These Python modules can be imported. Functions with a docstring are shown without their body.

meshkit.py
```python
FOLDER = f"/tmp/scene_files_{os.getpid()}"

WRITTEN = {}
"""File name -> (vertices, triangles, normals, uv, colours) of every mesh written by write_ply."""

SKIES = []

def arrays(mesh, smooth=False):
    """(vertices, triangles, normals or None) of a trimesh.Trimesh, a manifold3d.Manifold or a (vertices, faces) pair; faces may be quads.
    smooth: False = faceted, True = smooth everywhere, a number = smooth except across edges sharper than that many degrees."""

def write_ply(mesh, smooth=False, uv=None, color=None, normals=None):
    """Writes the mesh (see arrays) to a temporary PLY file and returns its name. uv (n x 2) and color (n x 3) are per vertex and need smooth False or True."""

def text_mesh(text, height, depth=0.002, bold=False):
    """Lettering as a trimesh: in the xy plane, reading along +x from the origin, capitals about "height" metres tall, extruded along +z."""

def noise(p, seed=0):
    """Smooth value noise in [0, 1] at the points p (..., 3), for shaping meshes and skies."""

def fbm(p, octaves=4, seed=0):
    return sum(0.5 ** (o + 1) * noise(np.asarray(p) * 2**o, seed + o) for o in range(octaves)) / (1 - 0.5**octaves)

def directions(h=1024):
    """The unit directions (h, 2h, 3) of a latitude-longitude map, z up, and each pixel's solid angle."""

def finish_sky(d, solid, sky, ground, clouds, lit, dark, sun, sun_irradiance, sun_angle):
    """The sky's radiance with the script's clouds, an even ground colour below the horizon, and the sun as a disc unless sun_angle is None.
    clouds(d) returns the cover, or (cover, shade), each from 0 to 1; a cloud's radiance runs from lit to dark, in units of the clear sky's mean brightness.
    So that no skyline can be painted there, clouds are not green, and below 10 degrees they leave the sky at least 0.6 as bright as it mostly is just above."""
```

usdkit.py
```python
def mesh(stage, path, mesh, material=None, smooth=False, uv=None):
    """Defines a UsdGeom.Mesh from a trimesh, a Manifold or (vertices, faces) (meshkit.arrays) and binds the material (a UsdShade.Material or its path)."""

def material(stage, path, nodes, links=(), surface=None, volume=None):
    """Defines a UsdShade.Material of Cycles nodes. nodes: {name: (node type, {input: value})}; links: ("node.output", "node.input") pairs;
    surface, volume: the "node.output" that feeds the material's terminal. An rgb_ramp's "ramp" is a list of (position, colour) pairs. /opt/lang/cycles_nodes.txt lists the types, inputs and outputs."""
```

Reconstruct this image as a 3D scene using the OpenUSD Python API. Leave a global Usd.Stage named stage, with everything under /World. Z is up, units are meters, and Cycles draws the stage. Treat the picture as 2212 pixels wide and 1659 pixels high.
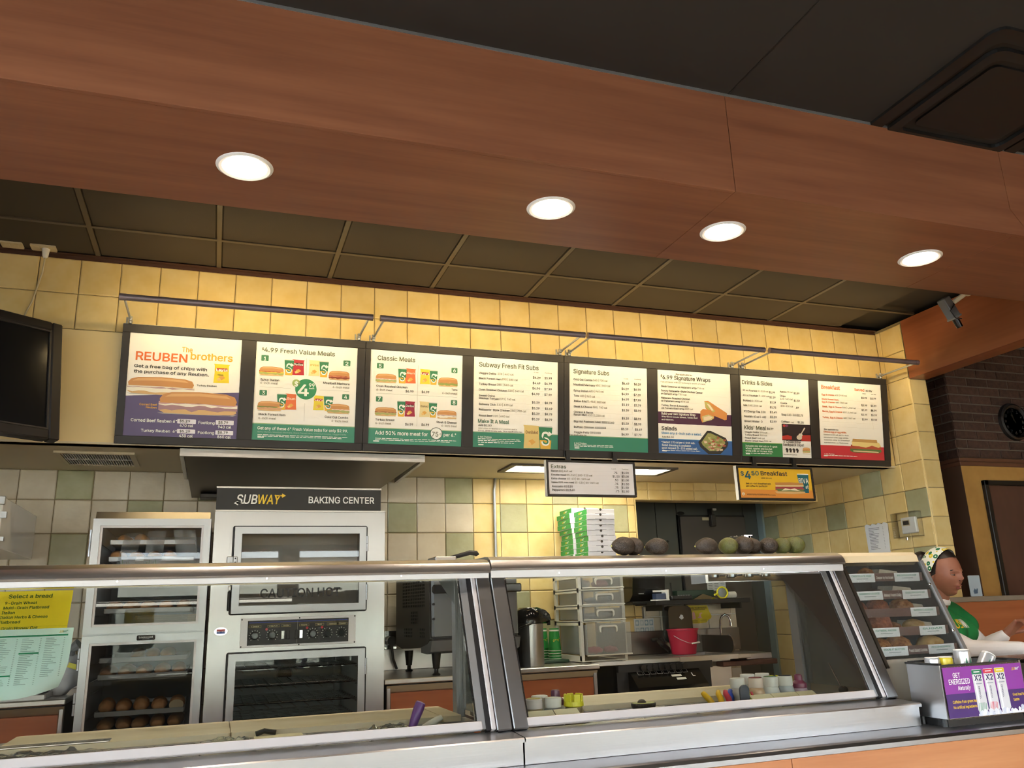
import math, random
import numpy as np, trimesh, usdkit, meshkit
import manifold3d as m3
from shapely.geometry import Polygon, Point, LineString
from shapely import affinity
from shapely.ops import unary_union
from pxr import Usd, UsdGeom, UsdLux, UsdShade, Sdf, Gf

stage = Usd.Stage.CreateInMemory()
UsdGeom.SetStageUpAxis(stage, UsdGeom.Tokens.z); UsdGeom.SetStageMetersPerUnit(stage, 1.0)
UsdGeom.Xform.Define(stage, '/World'); UsdGeom.Scope.Define(stage, '/World/Looks')
rng = random.Random(7)

# ---------------------------------------------------------------- camera, sky, sun, exposure
CAM = (0.0, 0.0, 1.25); YAW, PITCH, ROLL = 0.3443, 0.2685, -0.0351
FOCAL_PX, FRAME_W = 1785.7, 2212.0
EXPOSURE = 0.4
SKY_COLOR, SKY = (0.84, 0.93, 1.0), 5.0
SUN = 7.0
DOWNLIGHT, ROD_LIGHT, SOFFIT_LIGHT, CASE_LIGHT = 190.0, 42.0, 17.0, 8.0
cy, sy, cp, sp = math.cos(YAW), math.sin(YAW), math.cos(PITCH), math.sin(PITCH)
_f = np.array([sy*cp, cy*cp, sp]); _r = np.array([cy, -sy, 0.0]); _u = np.cross(_r, _f)
_c, _s = math.cos(ROLL), math.sin(ROLL)
_r, _u = _c*_r + _s*_u, -_s*_r + _c*_u
cam = UsdGeom.Camera.Define(stage, '/World/camera')
cam.AddTransformOp().Set(Gf.Matrix4d(*[float(v) for row in ((*_r, 0), (*_u, 0), (*(-_f), 0), (*CAM, 1)) for v in row]))
cam.CreateHorizontalApertureAttr(36.0); cam.CreateFocalLengthAttr(36.0*FOCAL_PX/FRAME_W)
cam.CreateClippingRangeAttr(Gf.Vec2f(0.05, 500.0)); cam.CreateExposureAttr(EXPOSURE)
dome = UsdLux.DomeLight.Define(stage, '/World/sky'); dome.CreateIntensityAttr(SKY); dome.CreateColorAttr(Gf.Vec3f(*SKY_COLOR))
sun = UsdLux.DistantLight.Define(stage, '/World/sun'); sun.CreateIntensityAttr(SUN); sun.CreateAngleAttr(0.53); sun.CreateColorAttr(Gf.Vec3f(1.0, 0.95, 0.86))
sun.AddRotateXYZOp().Set(Gf.Vec3f(-42, 0, 155))

# ---------------------------------------------------------------- materials
def lin(h):
    h = h.lstrip('#'); c = [int(h[i:i+2], 16)/255 for i in (0, 2, 4)]
    return tuple(x/12.92 if x <= .04045 else ((x+.055)/1.055)**2.4 for x in c)
MATS = {}
def pmat(name, color, rough=.5, metal=0.0, rnd=0.0, noise=None, bump=None, **kw):
    """principled; rnd: brightness varies per object; noise: (scale xyz, colour2, detail); bump: (scale xyz, strength, distance)"""
    c = lin(color) if isinstance(color, str) else color
    n, l = {"p": ("principled_bsdf", {"base_color": c, "roughness": rough, "metallic": metal, **kw})}, []
    src = None
    if noise or bump:
        n["g"] = ("geometry", {})
    if noise:
        sc, c2, det = noise; c2 = lin(c2) if isinstance(c2, str) else c2
        n["mp"] = ("mapping", {"scale": sc}); n["nz"] = ("noise_texture", {"scale": 1.0, "detail": det, "roughness": .6})
        n["rr"] = ("rgb_ramp", {"ramp": [(.3, c), (.7, c2)]})
        l += [("g.position", "mp.vector"), ("mp.vector", "nz.vector"), ("nz.fac", "rr.fac")]; src = "rr.color"
    if rnd:
        n["oi"] = ("object_info", {}); n["mr"] = ("map_range", {"from_min": 0., "from_max": 1., "to_min": 1-rnd, "to_max": 1+rnd*.5})
        n["mx"] = ("mix_color", {"blend_type": "multiply", "fac": 1.0, "a": c})
        l += [("oi.random", "mr.value"), ("mr.result", "mx.b")]
        if src: l.append((src, "mx.a"))
        src = "mx.result"
    if src: l.append((src, "p.base_color"))
    if bump:
        sc, st, di = bump
        n["m2"] = ("mapping", {"scale": sc}); n["n2"] = ("noise_texture", {"scale": 1.0, "detail": 3.0}); n["bp"] = ("bump", {"strength": st, "distance": di})
        l += [("g.position", "m2.vector"), ("m2.vector", "n2.vector"), ("n2.fac", "bp.height"), ("bp.normal", "p.normal")]
    MATS[name] = usdkit.material(stage, '/World/Looks/'+name, n, l, surface="p.BSDF"); return MATS[name]
def emat(name, color, strength):
    c = lin(color) if isinstance(color, str) else color
    MATS[name] = usdkit.material(stage, '/World/Looks/'+name, {"e": ("emission", {"color": c, "strength": strength})}, [], surface="e.emission")
def glassmat(name, tint=(.97, .99, .98), rough=0.0, ior=1.5, haze=0.0):
    n = {"t": ("transparent_bsdf", {"color": tint}), "g": ("glossy_bsdf", {"color": (1, 1, 1), "roughness": rough}), "f": ("fresnel", {"IOR": ior}), "m": ("mix_closure", {})}
    l = [("f.fac", "m.fac"), ("t.BSDF", "m.closure1"), ("g.BSDF", "m.closure2")]; out = "m.closure"
    if haze:
        n["d"] = ("principled_bsdf", {"base_color": (.8, .85, .85), "roughness": .5}); n["m2"] = ("mix_closure", {"fac": haze})
        l += [("m.closure", "m2.closure1"), ("d.BSDF", "m2.closure2")]; out = "m2.closure"
    MATS[name] = usdkit.material(stage, '/World/Looks/'+name, n, l, surface=out)

pmat('tile_cream', '#ddc07e', .32, rnd=.10, noise=((7, 7, 7), '#e8d194', 3.0), bump=((9, 9, 9), .25, .01))
pmat('tile_yellow', '#dfc27e', .38, rnd=.08, noise=((8, 8, 8), '#e8d096', 3.0), bump=((12, 12, 12), .2, .01))
pmat('tile_beige', '#cfc2aa', .3, rnd=.10, noise=((8, 8, 8), '#dacfb9', 4.0), bump=((9, 9, 14), .3, .012))
pmat('tile_green', '#a3a27c', .3, rnd=.10, noise=((8, 8, 8), '#b1b08c', 4.0), bump=((9, 9, 14), .3, .012))
pmat('grout', '#8a7a56', .9)
pmat('soffit_paint', '#d6c9ac', .6)
pmat('cream_paint', '#e6cf9a', .55)
def wood(name, c1, c2, axis, rough=.32):
    sc = [14, 14, 14]; sc[axis] = .9
    pmat(name, c1, rough, noise=(tuple(sc), c2, 6.0), specular_ior_level=.45)
wood('wood_x', '#80503a', '#9b6549', 0); wood('wood_y', '#83492c', '#96583a', 1); wood('wood_front', '#a7693f', '#c0855a', 0, .38)
wood('wood_cab', '#96532f', '#ab6640', 0, .38); wood('wood_dark', '#4a2c20', '#5d3a2b', 2, .5)
pmat('ceiling_panel', '#3f372c', .85, bump=((160, 160, 160), .15, .004)); pmat('ceiling_bar', '#51483c', .5); pmat('ceiling_trim', '#4a3026', .5)
pmat('ceiling_dark', '#2b2724', .75); pmat('vent_black', '#191919', .45)
def steelmat(name, color, rough, axis, st=.06):
    sc = [220, 220, 220]; sc[axis] = 2.0
    pmat(name, color, rough, 1.0, bump=(tuple(sc), st, .002))
steelmat('steel_x', '#c3c0bd', .32, 0); steelmat('steel_z', '#b9b9ba', .34, 2); steelmat('steel_apron', '#a3a4a7', .30, 0); steelmat('steel_y', '#bdb9b2', .24, 1)
pmat('chrome', '#dcdcdc', .08, 1.0); pmat('alu', '#b4b7bb', .38, .8); pmat('alu_white', '#c9c5c6', .35, .25); pmat('hood_steel', '#8f8a84', .34, 1.0)
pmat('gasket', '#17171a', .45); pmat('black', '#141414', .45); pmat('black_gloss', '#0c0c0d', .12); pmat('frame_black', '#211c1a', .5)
pmat('rod_metal', '#94868b', .42, .6); pmat('white', '#e9e7e2', .5); pmat('white_gloss', '#ecebe8', .2); pmat('plate_ivory', '#cbbd9d', .4)
pmat('oven_in', '#e2ebf0', .45); pmat('oven_dark', '#cfcbc4', .6); pmat('cabinet_liner', '#c5ced4', .45); pmat('tray', '#b9babb', .4, .6); pmat('grey_machine', '#6d7073', .42, .3); pmat('grey_dark', '#44403c', .5, .3)
pmat('bread', '#c98a54', .6, rnd=.12, noise=((16, 16, 16), '#dca871', 4.0)); pmat('bread_cut', '#d9c7a6', .8); pmat('bread_pale', '#dccdb0', .75)
pmat('avocado', '#261d17', .38, noise=((60, 60, 60), '#3a2f24', 4.0), bump=((240, 240, 240), .8, .004)); pmat('avocado_green', '#5d6228', .36, noise=((40, 40, 40), '#4a4a24', 4.0), bump=((240, 240, 240), .8, .004))
pmat('avocado_flesh', '#b5b56a', .4); pmat('brick', '#5a3f33', .85, rnd=.3, noise=((30, 30, 30), '#452e26', 4.0), bump=((60, 60, 60), .5, .01)); pmat('mortar', '#6b6257', .95)
pmat('wall_ochre', '#c2954f', .7, noise=((4, 4, 4), '#ab7f40', 4.0)); pmat('wall_brown', '#5a4030', .7); pmat('moulding', '#6a4430', .6)
pmat('cooler_panel', '#565a56', .45, .5); pmat('cooler_door', '#5a5550', .5, .3); pmat('jamb', '#9fb0b0', .4, .3)
pmat('green_box', '#1f8a3c', .5); pmat('white_box', '#dedde2', .55); pmat('plastic_white', '#dcdbd2', .4)
glassmat('glass', (.96, .985, .98), ior=1.45); glassmat('glass_door', (.95, .965, .975), ior=1.4); glassmat('plastic_clear', (.95, .96, .96), rough=.03, ior=1.25, haze=.015); glassmat('plastic_frost', (.92, .92, .91), rough=.25, ior=1.3, haze=.17); glassmat('glass_sheen', (.9, .94, .94), rough=.08, ior=1.5, haze=.07)  # end glass of the counters: pale haze mixed in to paint a grey reflection
glassmat('film', (.93, .95, .96), rough=.12, ior=1.35, haze=.06); glassmat('oven_glass', (.8, .8, .79), ior=1.5); glassmat('window_glass', (.98, .99, .99), ior=1.2)
pmat('board', '#d9ceb2', .5, noise=((2, 8, 8), '#cfc09c', 4.0)); pmat('pan_dark', '#26262a', .3, .3); pmat('bag_film', '#c9ccd2', .3)
pmat('skin', '#8d5a45', .5, noise=((14, 14, 14), '#9a6650', 3.0), subsurface_weight=.08, subsurface_scale=.01); pmat('hair', '#17100d', .45); pmat('shirt_green', '#107a3e', .8); pmat('sleeve_white', '#dcdadb', .8); pmat('trousers', '#1d1d20', .8)
pmat('lips', '#8a4a44', .45); pmat('eye_white', '#d9d3cc', .3); pmat('eye_dark', '#20130e', .2); pmat('gold', '#d9b25f', .25, 1.0)
pmat('red_bucket', '#c22947', .35); pmat('sign_yellow', '#e0c81c', .45); pmat('poster_yellow', '#e6cf1e', .55); pmat('paper', '#dfe3e6', .7); pmat('paper_green', '#d5ece4', .6)
pmat('cookie', '#c08a52', .75, noise=((60, 60, 60), '#7d4a28', 4.0), bump=((120, 120, 120), .7, .006)); pmat('cookie_dark', '#3a2620', .75, bump=((120, 120, 120), .7, .006)); pmat('cookie_pale', '#cdb070', .75, noise=((60, 60, 60), '#b98f52', 3.0), bump=((120, 120, 120), .5, .006)); pmat('cookie_red', '#a5623f', .75, noise=((70, 70, 70), '#6d3a2a', 4.0), bump=((90, 90, 90), 1.0, .008))
pmat('sleeve_paper', '#cfc6b2', .8); pmat('strip_brown', '#6a4f46', .5); pmat('label_white', '#dfe4e6', .5); pmat('purple_tool', '#6a3f86', .35); pmat('bottle_sauce', '#c9a883', .3); pmat('bottle_white', '#d9dcd6', .3); pmat('bottle_grey', '#8d8f8c', .3); pmat('bottle_tan', '#9a8a64', .3); pmat('cap_purple', '#6b3a56', .3); pmat('yellow_plastic', '#e3dc2c', .35)
pmat('tong_yellow', '#e0b020', .35); pmat('tong_red', '#c23a4a', .35); pmat('tong_blue', '#24409a', .35); pmat('wrap_paper', '#e0d5ae', .6); pmat('lettuce', '#c9cfa8', .6, noise=((80, 80, 80), '#8a9a62', 4.0)); pmat('floor_tile', '#b09a7c', .45)
pmat('stucco', '#cfc3ae', .9); pmat('roof_tile', '#8d5340', .85, rnd=.2); pmat('asphalt', '#45433f', .95); pmat('lens', '#0b0b10', .06); pmat('screen', '#15161a', .22); pmat('door_brown', '#4f3327', .6, noise=((6, 6, 3), '#5f3e30', 4.0))
pmat('film_grey', '#9aa0a4', .3); pmat('clock_face', '#c9c9cc', .4); pmat('can_metal', '#cfd2d4', .25, .6); pmat('meat', '#b58a80', .5); pmat('olive', '#23211c', .4)
emat('lamp_down', '#ffe9cf', DOWNLIGHT); emat('lamp_rod', '#ffdf9e', ROD_LIGHT); emat('lamp_soffit', '#fff3d8', SOFFIT_LIGHT); emat('lamp_case', '#fff6e4', CASE_LIGHT)
INK = {}
def ink(h, rough=.45):
    if h not in INK: INK[h] = pmat('ink_'+h.lstrip('#').lower(), h, rough)
    return INK[h]

# ---------------------------------------------------------------- shapes: every maker returns (vertices, faces)
def cat(*ms):
    ms = [m for m in (ms[0] if len(ms) == 1 and isinstance(ms[0], list) else ms)]
    V, F, o = [], [], 0
    for v, f in ms:
        v, f = np.asarray(v, float), np.asarray(f, int)
        V.append(v); F.append(f+o); o += len(v)
    return np.vstack(V), np.vstack(F)
_BF = np.array([[0,2,1],[0,3,2],[4,5,6],[4,6,7],[0,1,5],[0,5,4],[1,2,6],[1,6,5],[2,3,7],[2,7,6],[3,0,4],[3,4,7]])
def box(x0, x1, y0, y1, z0, z1, c=0.0):
    x0, x1 = min(x0, x1), max(x0, x1); y0, y1 = min(y0, y1), max(y0, y1); z0, z1 = min(z0, z1), max(z0, z1)
    if not c:
        return np.array([[x0,y0,z0],[x1,y0,z0],[x1,y1,z0],[x0,y1,z0],[x0,y0,z1],[x1,y0,z1],[x1,y1,z1],[x0,y1,z1]], float), _BF
    p = []
    for X, sx in ((x0, 1), (x1, -1)):
        for Y, sy_ in ((y0, 1), (y1, -1)):
            for Z, sz in ((z0, 1), (z1, -1)):
                p += [[X+sx*c, Y+sy_*c, Z], [X+sx*c, Y, Z+sz*c], [X, Y+sy_*c, Z+sz*c]]
    h = trimesh.convex.convex_hull(np.array(p)); return np.array(h.vertices), np.array(h.faces)
def tile_mesh(axis, at, a0, a1, b0, b1, t=.007, e=.006, sign=-1):
    """a tile lying in the plane axis=at (0: x, 1: y), proud by t towards sign, with sloped edges"""
    q = []
    for d, m in ((0, 0), (t*.6, 0), (t, e)):
        q.append([(a0+m, b0+m, d), (a1-m, b0+m, d), (a1-m, b1-m, d), (a0+m, b1-m, d)])
    v = []
    for ring in q:
        for a, b, d in ring:
            v.append((at+sign*d, a, b) if axis == 0 else (a, at+sign*d, b))
    f = []
    for k in (0, 4):
        for i in range(4):
            j = (i+1) % 4; f += [(k+i, k+j, k+4+j), (k+i, k+4+j, k+4+i)]
    f += [(8, 9, 10), (8, 10, 11)]
    f = np.array(f)
    if (axis == 1 and sign > 0) or (axis == 0 and sign < 0): f = f[:, ::-1]
    return np.array(v), f
def frame_of(d):
    d = np.asarray(d, float); d = d/np.linalg.norm(d); a = np.array([0, 0, 1.]) if abs(d[2]) < .9 else np.array([1., 0, 0])
    x = np.cross(a, d); x /= np.linalg.norm(x); return x, np.cross(d, x), d
def tube(path, r, n=10, cap=True):
    path = np.asarray(path, float); rs = np.full(len(path), r) if np.ndim(r) == 0 else np.asarray(r, float)
    V, F = [], []
    t = np.gradient(path, axis=0) if len(path) > 2 else np.array([path[1]-path[0]]*2)
    x, y, _ = frame_of(t[0])
    for i, p in enumerate(path):
        d = t[i]/np.linalg.norm(t[i]); x = x-d*(x@d); x /= np.linalg.norm(x); y = np.cross(d, x)
        for k in range(n):
            a = 2*math.pi*k/n; V.append(p+rs[i]*(math.cos(a)*x+math.sin(a)*y))
    for i in range(len(path)-1):
        for k in range(n):
            a, b = i*n+k, i*n+(k+1) % n; F += [(a, b, b+n), (a, b+n, a+n)]
    if cap:
        for i, fl in ((0, True), (len(path)-1, False)):
            V.append(path[i]); c = len(V)-1
            for k in range(n):
                a, b = i*n+k, i*n+(k+1) % n; F.append((c, b, a) if fl else (c, a, b))
    return np.array(V), np.array(F)
def cyl(p, q, r0, r1=None, n=20):
    return tube([p, q], [r0, r0 if r1 is None else r1], n)
def lathe(prof, c=(0, 0, 0), n=24, axis=(0, 0, 1), open_=False):
    """prof: (radius, height) from bottom to top, about the axis through c"""
    x, y, d = frame_of(axis); c = np.asarray(c, float); V, F = [], []
    for r, h in prof:
        for k in range(n):
            a = 2*math.pi*k/n; V.append(c+d*h+r*(math.cos(a)*x+math.sin(a)*y))
    for i in range(len(prof)-1):
        for k in range(n):
            a, b = i*n+k, i*n+(k+1) % n; F += [(a, b, b+n), (a, b+n, a+n)]
    for i, fl in ((0, True), (len(prof)-1, False)):
        if prof[i][0] > 1e-6 and not open_:
            V.append(c+d*prof[i][1]); k0 = len(V)-1
            for k in range(n):
                a, b = i*n+k, i*n+(k+1) % n; F.append((k0, b, a) if fl else (k0, a, b))
    return np.array(V), np.array(F)
def prism(poly, axis, a, b):
    """poly: 2D points (or shapely) in the plane across axis, run from a to b. axis 'x': (y,z); 'y': (x,z); 'z': (x,y)"""
    g = poly if hasattr(poly, 'geom_type') else Polygon(poly)
    g = g if g.is_valid else g.buffer(0)
    ms = []
    for gg in getattr(g, 'geoms', [g]):
        t = trimesh.creation.extrude_polygon(gg, 1.0, engine="earcut"); v = np.array(t.vertices); h = a+(b-a)*v[:, 2]
        f = np.array(t.faces)
        w = {'x': np.c_[h, v[:, 0], v[:, 1]], 'y': np.c_[v[:, 0], h, v[:, 1]], 'z': np.c_[v[:, 0], v[:, 1], h]}[axis]
        if (axis == 'y') != (b < a): f = f[:, ::-1]
        ms.append((w, f))
    return cat(ms)
def ell(c, r, n=2):
    s = trimesh.creation.icosphere(subdivisions=n); return np.array(s.vertices)*np.asarray(r)+np.asarray(c), np.array(s.faces)
def hull(pts):
    h = trimesh.convex.convex_hull(np.asarray(pts, float)); return np.array(h.vertices), np.array(h.faces)
def tf(m, rot=None, move=(0, 0, 0), about=(0, 0, 0)):
    v = np.asarray(m[0])-np.asarray(about)
    if rot is not None: v = v@np.asarray(rot).T
    return v+np.asarray(about)+np.asarray(move), m[1]
def rotm(axis, deg): return trimesh.transformations.rotation_matrix(math.radians(deg), axis)[:3, :3]
RX, RY, RZ = (lambda d: rotm([1, 0, 0], d)), (lambda d: rotm([0, 1, 0], d)), (lambda d: rotm([0, 0, 1], d))
def rrect(x0, x1, y0, y1, r):
    return Polygon([(x0+r, y0+r), (x1-r, y0+r), (x1-r, y1-r), (x0+r, y1-r)]).buffer(r, quad_segs=4)
def ring_frame(x0, x1, z0, z1, wd, y0, y1):
    """a rectangular frame in the xz plane as four bars"""
    return cat(box(x0, x0+wd, y0, y1, z0, z1), box(x1-wd, x1, y0, y1, z0, z1), box(x0+wd, x1-wd, y0, y1, z1-wd, z1), box(x0+wd, x1-wd, y0, y1, z0, z0+wd))

# ---------------------------------------------------------------- prims
USED = {}
def fresh(parent, name):
    k = (parent, name); i = USED.get(k, -1)+1; USED[k] = i
    return f"{parent}/{name}" + (f"_{i:03d}" if i else "")
LOC = {}
def tagprim(p, label=None, cat_=None, group=None, kind=None):
    for k, v in (('label', label), ('category', cat_), ('group', group), ('kind', kind)):
        if v: p.SetCustomDataByKey(k, v)
def thing(name, label=None, cat_=None, loc=(0, 0, 0), group=None, kind=None):
    path = fresh('/World', name); x = UsdGeom.Xform.Define(stage, path); LOC[path] = np.asarray(loc, float)
    x.AddTranslateOp().Set(Gf.Vec3d(*map(float, loc))); tagprim(x.GetPrim(), label, cat_, group, kind); return path
def part(parent, name, m, mat, label=None, smooth=False, kind=None):
    """m in world coordinates; it becomes one Mesh under parent"""
    path = fresh(parent, name); root = '/'.join(path.split('/')[:3]); off = LOC.get(root, np.zeros(3)); v, f = m
    p = usdkit.mesh(stage, path, (np.asarray(v, float)-off, f), MATS[mat] if isinstance(mat, str) else mat, smooth=smooth)
    if label or kind: tagprim(p.GetPrim(), label, None, None, kind)
    return path
def solo(name, m, mat, label=None, cat_=None, group=None, kind=None, smooth=False):
    path = fresh('/World', name)
    p = usdkit.mesh(stage, path, m, MATS[mat] if isinstance(mat, str) else mat, smooth=smooth); tagprim(p.GetPrim(), label, cat_, group, kind); return path
def dup(src, loc, rz=0.0, label=None, group=None, rx=0.0, ry=0.0, scale=None):
    s = stage.GetPrimAtPath(src); name = src.split('/')[2]
    base = name[:-4] if name[-4:-3] == '_' and name[-3:].isdigit() else name
    path = fresh('/World', base); x = UsdGeom.Xform.Define(stage, path); p = x.GetPrim()
    p.GetReferences().AddInternalReference(s.GetPath()); x.ClearXformOpOrder()
    x.AddTranslateOp().Set(Gf.Vec3d(*map(float, loc)))
    if rz or rx or ry: x.AddRotateXYZOp().Set(Gf.Vec3f(rx, ry, rz))
    if scale: x.AddScaleOp().Set(Gf.Vec3f(*scale))
    LOC[path] = np.asarray(loc, float)
    cd = s.GetCustomData(); tagprim(p, label or cd.get('label'), cd.get('category'), group or cd.get('group')); p.SetInstanceable(True); return path

# ---------------------------------------------------------------- flat print: text and coloured shapes laid on a surface
GLYPH = {}
def _tm(s):
    m = meshkit.text_mesh(s, 1.0, .02, bold=True); return m
_II = _tm('II').bounds[1][0]; _I = _tm('I').bounds[1][0]; _ADV = _II-_I
def glyph(c):
    if c not in GLYPH:
        if c == ' ': GLYPH[c] = (None, None, .36, 0)
        else:
            m = _tm(c); ink_w = m.bounds[1][0]-m.bounds[0][0]; v = np.array(m.vertices); f = np.array(m.faces); up = m.face_normals[:, 2] > .9
            f = f[up]; u, inv = np.unique(f, return_inverse=True); v2 = v[u][:, :2]; f2 = inv.reshape(-1, 3)
            adv = _tm('I'+c+'I').bounds[1][0]-_II
            x0 = m.bounds[0][0]; rel = _tm('I'+c).bounds[1][0]-m.bounds[1][0]-_ADV
            GLYPH[c] = (v2, f2, adv, rel)
    return GLYPH[c]
def text2(s, h, w=None, skew=0.0):
    """flat lettering: (n x 2 points, faces), capitals h tall, stretched to width w"""
    V, F, x, o = [], [], 0.0, 0
    for c in s:
        v, f, adv, rel = glyph(c)
        if v is not None:
            V.append(v+[x+rel, 0]); F.append(f+o); o += len(v)
        x += adv
    V, F = np.vstack(V), np.vstack(F); V[:, 0] -= V[:, 0].min()
    if skew: V[:, 0] += skew*V[:, 1]; V[:, 0] -= V[:, 0].min()
    k = h if w is None else w/V[:, 0].max()
    return np.c_[V[:, 0]*k, V[:, 1]*h], F
def poly2(g):
    g = g if hasattr(g, 'geom_type') else Polygon(g)
    g = g if g.is_valid else g.buffer(0); V, F, o = [], [], 0
    for gg in getattr(g, 'geoms', [g]):
        if gg.is_empty: continue
        v, f = trimesh.creation.triangulate_polygon(gg, engine="earcut"); V.append(np.asarray(v)); F.append(np.asarray(f)+o); o += len(v)
    return np.vstack(V), np.vstack(F)
class Sheet:
    """printing on a flat sheet. o: its top left corner, du, dv: full width and full height (down) vectors, n: outward normal"""
    def __init__(s, o, du, dv):
        s.o, s.du, s.dv = (np.asarray(a, float) for a in (o, du, dv)); s.w, s.h = np.linalg.norm(s.du), np.linalg.norm(s.dv)
        n = np.cross(s.dv, s.du); s.n = n/np.linalg.norm(n); s.ink = {}
    def put(s, p, f, color, lift, name):
        p = np.asarray(p, float); w = s.o+np.outer(p[:, 0], s.du)+np.outer(p[:, 1], s.dv)+s.n*lift
        a, b, c = w[f[0][0]], w[f[0][1]], w[f[0][2]]
        if np.dot(np.cross(b-a, c-a), s.n) < 0: f = np.asarray(f)[:, ::-1]
        s.ink.setdefault((name, color), []).append((w, f))
    def shape(s, g, color, lift=.0006, name='print'):
        v, f = poly2(g); s.put(v, f, color, lift, name)
    def rect(s, u0, v0, u1, v1, color, lift=.0006, name='print'): s.shape([(u0, v0), (u1, v0), (u1, v1), (u0, v1)], color, lift, name)
    def text(s, t, u0, u1, v, h, color, lift=.0016, skew=0.0):
        """baseline at v, capitals h tall, both as parts of the sheet's height; from u0 to u1"""
        if h < .0105:                                     # print too fine to read in the photograph
            r2, u = random.Random(len(t)), u0
            while u < u1:
                e = min(u+r2.uniform(.02, .07), u1); s.rect(u, v-h*.8, e, v, color, lift, 'fine_print'); u = e+.008
            return
        p, f = text2(t, h*s.h, (u1-u0)*s.w if u1 else None, skew)
        s.put(np.c_[u0+p[:, 0]/s.w, v-p[:, 1]/s.h], f, color, lift, 'lettering')
    def flush(s, parent):
        for (name, color), ms in s.ink.items(): part(parent, name, cat(ms), ink(color))
        s.ink = {}
# ================================================================ the building
ZC, ZS, YB, YW, XR = 3.158, 2.148, 4.594, 5.45, 4.52           # ceiling, soffit, upper wall, back wall, right wall
def struct(name, label=None): return thing(name, label, None, kind='structure')
def tiles(w, axis, at, aj, bj, pick, t=.007, sign=-1, g=.0022):
    for i in range(len(aj)-1):
        for j in range(len(bj)-1):
            m = pick(i, j)
            if m: part(w, 'tile', tile_mesh(axis, at, aj[i]+g, aj[i+1]-g, bj[j]+g, bj[j+1]-g, t, .005, sign), m)
solo('floor', box(-6, 9, -3.6, 7.5, -.1, 0), 'floor_tile', 'tan tiled floor of the shop', kind='structure')
def panel_mesh(a, b, c, d):
    q = [(a, c), (b, c), (b, d), (a, d)]; e = .008; q2 = [(a+e, c+e), (b-e, c+e), (b-e, d-e), (a+e, d-e)]
    v = [(x, y, ZC+.03) for x, y in q]+[(x, y, ZC+.012) for x, y in q]+[(x, y, ZC+.004) for x, y in q2]; f = []
    for k in (0, 4):
        for i in range(4):
            j = (i+1) % 4; f += [(k+i, k+4+j, k+j), (k+i, k+4+i, k+4+j)]
    return np.array(v), np.array(f+[(8, 10, 9), (8, 11, 10)])
# --- kitchen ceiling: dark panels in a metal grid
cg = struct('ceiling', 'dark suspended ceiling of square panels over the kitchen')
part(cg, 'slab', box(-6, 9, 2.9, 7.5, ZC+.05, ZC+.15), 'ceiling_dark')
gx = [-.0796+.6096*k for k in range(-5, 8)]; gy = [2.985, 3.595, 4.2048, 4.575]
for i in range(len(gx)-1):
    x1 = min(gx[i+1], XR-.01)
    if gx[i] >= XR-.1: continue
    for j in range(3):
        part(cg, 'panel', panel_mesh(gx[i]+.012, x1-.012, gy[j]+.012, gy[j+1]-.012), 'ceiling_panel')
for x in gx[:-1]:
    if x < XR-.1: part(cg, 'grid_bar', box(x-.012, x+.012, 2.985, 4.575, ZC, ZC+.014), 'ceiling_bar')
for y in gy[:3]: part(cg, 'cross_bar', box(-3.2, XR-.01, y-.0115, y+.0115, ZC+.0005, ZC+.0145), 'ceiling_bar')
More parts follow.
